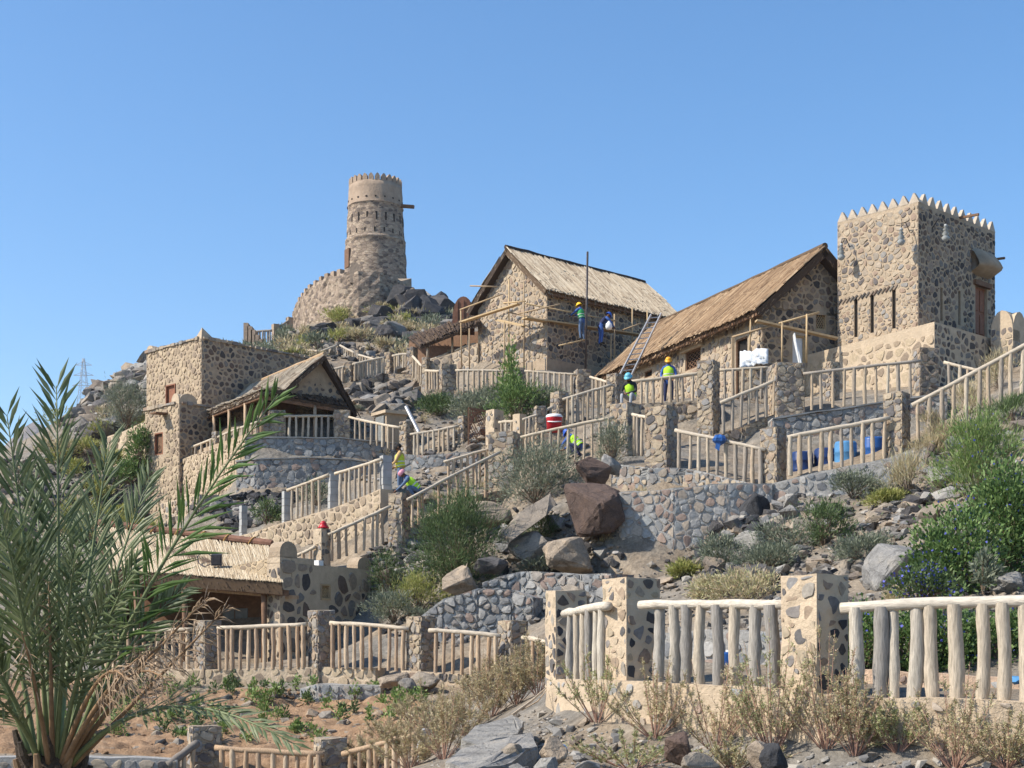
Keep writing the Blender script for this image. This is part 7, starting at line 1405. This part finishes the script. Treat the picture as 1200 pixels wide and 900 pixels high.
    if vest:
        ax = [X['pel'].lerp(X['wai'], .3), X['wai'], X['che'], X['che'].lerp(X['nkb'], .55), X['nkb'].lerp(X['nck'], .15)]; rx_ = [(.18, .15), (.172, .145), (.19, .16), (.185, .14), (.085, .08)]; mb = MB(); n_ = 18; lat = (X['shR'] - X['shL']).normalized(); vv = []
        for i, (p, (a1, a2)) in enumerate(zip(ax, rx_)):
            tg = (ax[min(i + 1, 4)] - ax[max(i - 1, 0)]).normalized(); l_ = (lat - tg * lat.dot(tg)).normalized(); f_ = l_.cross(tg) * -1
            for k in range(n_): a = 2 * math.pi * k / n_; vv.append(W_(p + l_ * a1 * math.cos(a) + f_ * a2 * math.sin(a)))
        fs = [(i * n_ + k, i * n_ + (k + 1) % n_, (i + 1) * n_ + (k + 1) % n_, (i + 1) * n_ + k) for i in range(4) for k in range(n_)]
        ve = mb.add(vv, fs).obj('vest', CL[vest], t, True, origin=ft); tp = MB()
        for i in (0.45, 1.4):
            j = int(i); fr = i - j; r0 = [Vector(vv[j * n_ + k]).lerp(Vector(vv[(j + 1) * n_ + k]), fr) for k in range(n_)]; r1 = [Vector(vv[j * n_ + k]).lerp(Vector(vv[(j + 1) * n_ + k]), fr + .22) for k in range(n_)]; c0 = sum(r0, Vector()) / n_
            tp.add([q + (q - c0).normalized() * .006 for q in r0] + [q + (q - c0).normalized() * .006 for q in r1], [(k, (k + 1) % n_, n_ + (k + 1) % n_, n_ + k) for k in range(n_)])
        tp.obj('reflective_band', CL['tape'], ve, origin=ft)
    hc = X['hea'] + fd * .035; l_ = fd.cross(fw).normalized() if fd.cross(fw).length > .1 else Vector((1, 0, 0)); f2 = l_.cross(fd); f2 = f2 if f2.dot(fw) > 0 else -f2; mb = MB(); n_ = 16; vv = []
    prof = [(1.22, -.01), (1.2, .02), (1.02, .025), (.98, .06), (.82, .1), (.5, .128), (.01, .135)] if hat == 'helmet' else [(1.0, -.03), (1.04, .02), (.98, .06), (.78, .09), (.4, .108), (.01, .11)]
    for i, (rr, z) in enumerate(prof):
        for k in range(n_):
            a = 2 * math.pi * k / n_; ex = (1.25 if (i < 2 and math.sin(a) > .3 and hat == 'helmet') else 1.0); vv.append(W_(hc + l_ * .108 * rr * math.cos(a) + f2 * .125 * rr * ex * math.sin(a) + fd * z))
    fs = [(i * n_ + k, i * n_ + (k + 1) % n_, (i + 1) * n_ + (k + 1) % n_, (i + 1) * n_ + k) for i in range(len(prof) - 1) for k in range(n_)]
    mb.add(vv, fs).obj('helmet' if hat == 'helmet' else ('hair' if hat == 'hair' else 'cap'), CL['hair'] if hat == 'hair' else HEL[helmet], t, True, origin=ft)
    for sg in (-1, 1):
        e_ = X['hea'] + fw * .088 + l_ * .034 * sg + fd * .012; MB().lathe(W_(e_) - Vector((0, 0, .012)), [(0, 0), (.011, .006), (.012, .012), (.011, .018), (0, .024)], 6).obj('eye', CL['hair'], t, True, origin=ft)
        ear = X['hea'] + l_ * .098 * sg; mb = MB(); mb.lathe(W_(ear) - Vector((0, 0, .03)), [(0, 0), (.016, .01), (.02, .035), (.014, .055), (0, .06)], 7); mb.obj('ear', CL['skin'], t, True, origin=ft)
    return t
def stand(**k):
    J = dict(pel=(0, 0, .96), che=(0, .02, 1.25), nkb=(0, 0, 1.46), nck=(0, .01, 1.52), hea=(0, .03, 1.63), shL=(-.18, 0, 1.42), shR=(.18, 0, 1.42), elL=(-.25, -.02, 1.14), elR=(.25, -.02, 1.14), wrL=(-.23, .14, .93), wrR=(.23, .14, .93), hiL=(-.1, 0, .92), hiR=(.1, 0, .92), knL=(-.12, .03, .5), knR=(.12, .03, .5), anL=(-.13, -.02, .08), anR=(.13, -.02, .08), toL=(-.15, .15, .04), toR=(.15, .15, .04)); J.update(k); return J
# on the scaffold
person('worker in yellow helmet and green vest standing on the scaffold planks', P(682, 399, 64.0), rad(50), stand(che=(0, .08, 1.24), nkb=(0, .1, 1.44), nck=(0, .12, 1.5), hea=(0, .16, 1.6), shL=(-.18, .1, 1.4), shR=(.18, .1, 1.4), elL=(-.24, .3, 1.25), elR=(.22, .3, 1.25), wrL=(-.16, .5, 1.2), wrR=(.16, .52, 1.25), look=(0, .95, -.3)), dict(torso='blue_cloth', sleeve='blue_cloth', legs='jeans_cloth'), 'yellow', 'green_vest')
person('worker in dark blue overalls and blue helmet bending on the scaffold', P(704, 404, 64.7), rad(-70), stand(pel=(0, -.05, .9), che=(0, .12, 1.12), nkb=(0, .26, 1.26), nck=(0, .31, 1.3), hea=(0, .38, 1.38), shL=(-.18, .24, 1.22), shR=(.18, .24, 1.22), elL=(-.24, .42, 1.0), elR=(.24, .42, 1.0), wrL=(-.12, .6, .86), wrR=(.12, .6, .86), hiL=(-.1, -.04, .87), hiR=(.1, -.04, .87), look=(0, .8, -.6)), dict(torso='navy_cloth', sleeve='blue_cloth', legs='blue_cloth'), 'blue', None)
q = P(713.5, 381, 64.3); mb = MB(); mb.lathe(q - UP * .22, [(0, 0), (.13, .02), (.17, .14), (.14, .28), (.06, .36), (.05, .4), (0, .41)], 12); mb.v = [(x + .03 * noise.noise((x * 9, y * 9, z * 9)), y, z) for x, y, z in mb.v]; tag(mb.obj('white_sack', M['white'], None, True), 'small white sack held by the bending worker in blue', 'sack', None, 'thing')
# behind the railing
person('worker in orange helmet and lime vest standing behind the pale railing', P(783.5, 477, 50.6), rad(170), stand(hea=(0, .06, 1.62), look=(0, .9, -.35), elL=(-.27, .02, 1.15), wrL=(-.2, .2, 1.0), elR=(.27, .02, 1.15), wrR=(.22, .2, .98)), dict(torso='blue_cloth', sleeve='blue_cloth', legs='navy_cloth'), 'orange', 'lime_vest')
sit = stand(pel=(0, 0, .14), che=(0, .1, .4), nkb=(0, .18, .58), nck=(0, .21, .64), hea=(0, .27, .73), shL=(-.18, .17, .55), shR=(.18, .17, .55), elL=(-.25, .25, .3), elR=(.25, .25, .3), wrL=(-.08, .45, .22), wrR=(.06, .46, .22), hiL=(-.1, .03, .13), hiR=(.1, .03, .13), knL=(-.16, .45, .2), knR=(.16, .45, .2), anL=(-.14, .5, -.22), anR=(.14, .5, -.22), toL=(-.15, .66, -.25), toR=(.15, .66, -.25), look=(0, .75, -.65))
person('worker in teal helmet and lime vest seated on the broad tan pillar', P(740, 471.5, 44.75), rad(155), sit, dict(torso='black_cloth', sleeve='black_cloth', legs='grey_cloth'), 'teal', 'lime_vest')
crouch = stand(pel=(0, -.1, .36), che=(0, .14, .58), nkb=(0, .28, .74), nck=(0, .32, .79), hea=(0, .4, .86), shL=(-.18, .26, .7), shR=(.18, .26, .7), elL=(-.26, .42, .5), elR=(.26, .42, .5), wrL=(-.14, .6, .34), wrR=(.16, .62, .36), hiL=(-.1, -.08, .34), hiR=(.1, -.08, .34), knL=(-.2, .26, .46), knR=(.2, .26, .46), anL=(-.16, 0, .08), anR=(.16, 0, .08), toL=(-.18, .16, .04), toR=(.18, .16, .04), look=(0, .7, -.7))
person('crouching worker in lime vest and blue shirt half hidden by railing pickets', P(678, 537, 46.2), rad(60), crouch, dict(torso='blue_cloth', sleeve='blue_cloth', legs='navy_cloth'), 'blue', 'lime_vest')
# on the stairs
person('bareheaded worker in yellow vest leaning beside the concrete post', P(470, 584, 45.4), rad(75), stand(che=(0, .05, 1.24), nkb=(0, .05, 1.45), hea=(0, .08, 1.62), elL=(-.22, .12, 1.15), wrL=(-.1, .36, 1.05), elR=(.24, .05, 1.12), wrR=(.16, .3, 1.02), look=(-.2, .9, -.3)), dict(torso='tan_cloth', sleeve='tan_cloth', legs='jeans_cloth'), 'yellow', 'yellow_vest', hat='hair')
bend = dict(crouch); bend.update(elR=(.34, .2, .62), wrR=(.58, .1, .56))
person('kneeling worker in pink cap, lime vest and blue clothes on the stairs', P(487, 588, 44.0), rad(100), bend, dict(torso='blue_cloth', sleeve='jeans_cloth', legs='jeans_cloth'), 'pink', 'lime_vest', hat='cap')
# ------------------------------------------------------------------ light summer haze over the valley
hz = MB().box((-350, 1200, 150), (1500, 0, 0), (0, 1400, 0), (0, 0, 190)).obj('haze', None if False else M['dark'], None, kind='stuff')
hm = bpy.data.materials.new('summer_haze'); hm.use_nodes = True; ht = hm.node_tree; ht.nodes.clear()
pv = ht.nodes.new('ShaderNodeVolumePrincipled'); pv.inputs['Color'].default_value = (.93, .95, 1, 1); pv.inputs['Density'].default_value = 0.00013; pv.inputs['Anisotropy'].default_value = .2
ho = ht.nodes.new('ShaderNodeOutputMaterial'); ht.links.new(pv.outputs[0], ho.inputs['Volume']); hz.data.materials.clear(); hz.data.materials.append(hm); hz['label'] = 'thin pale haze filling the valley air'; hz['category'] = 'haze'
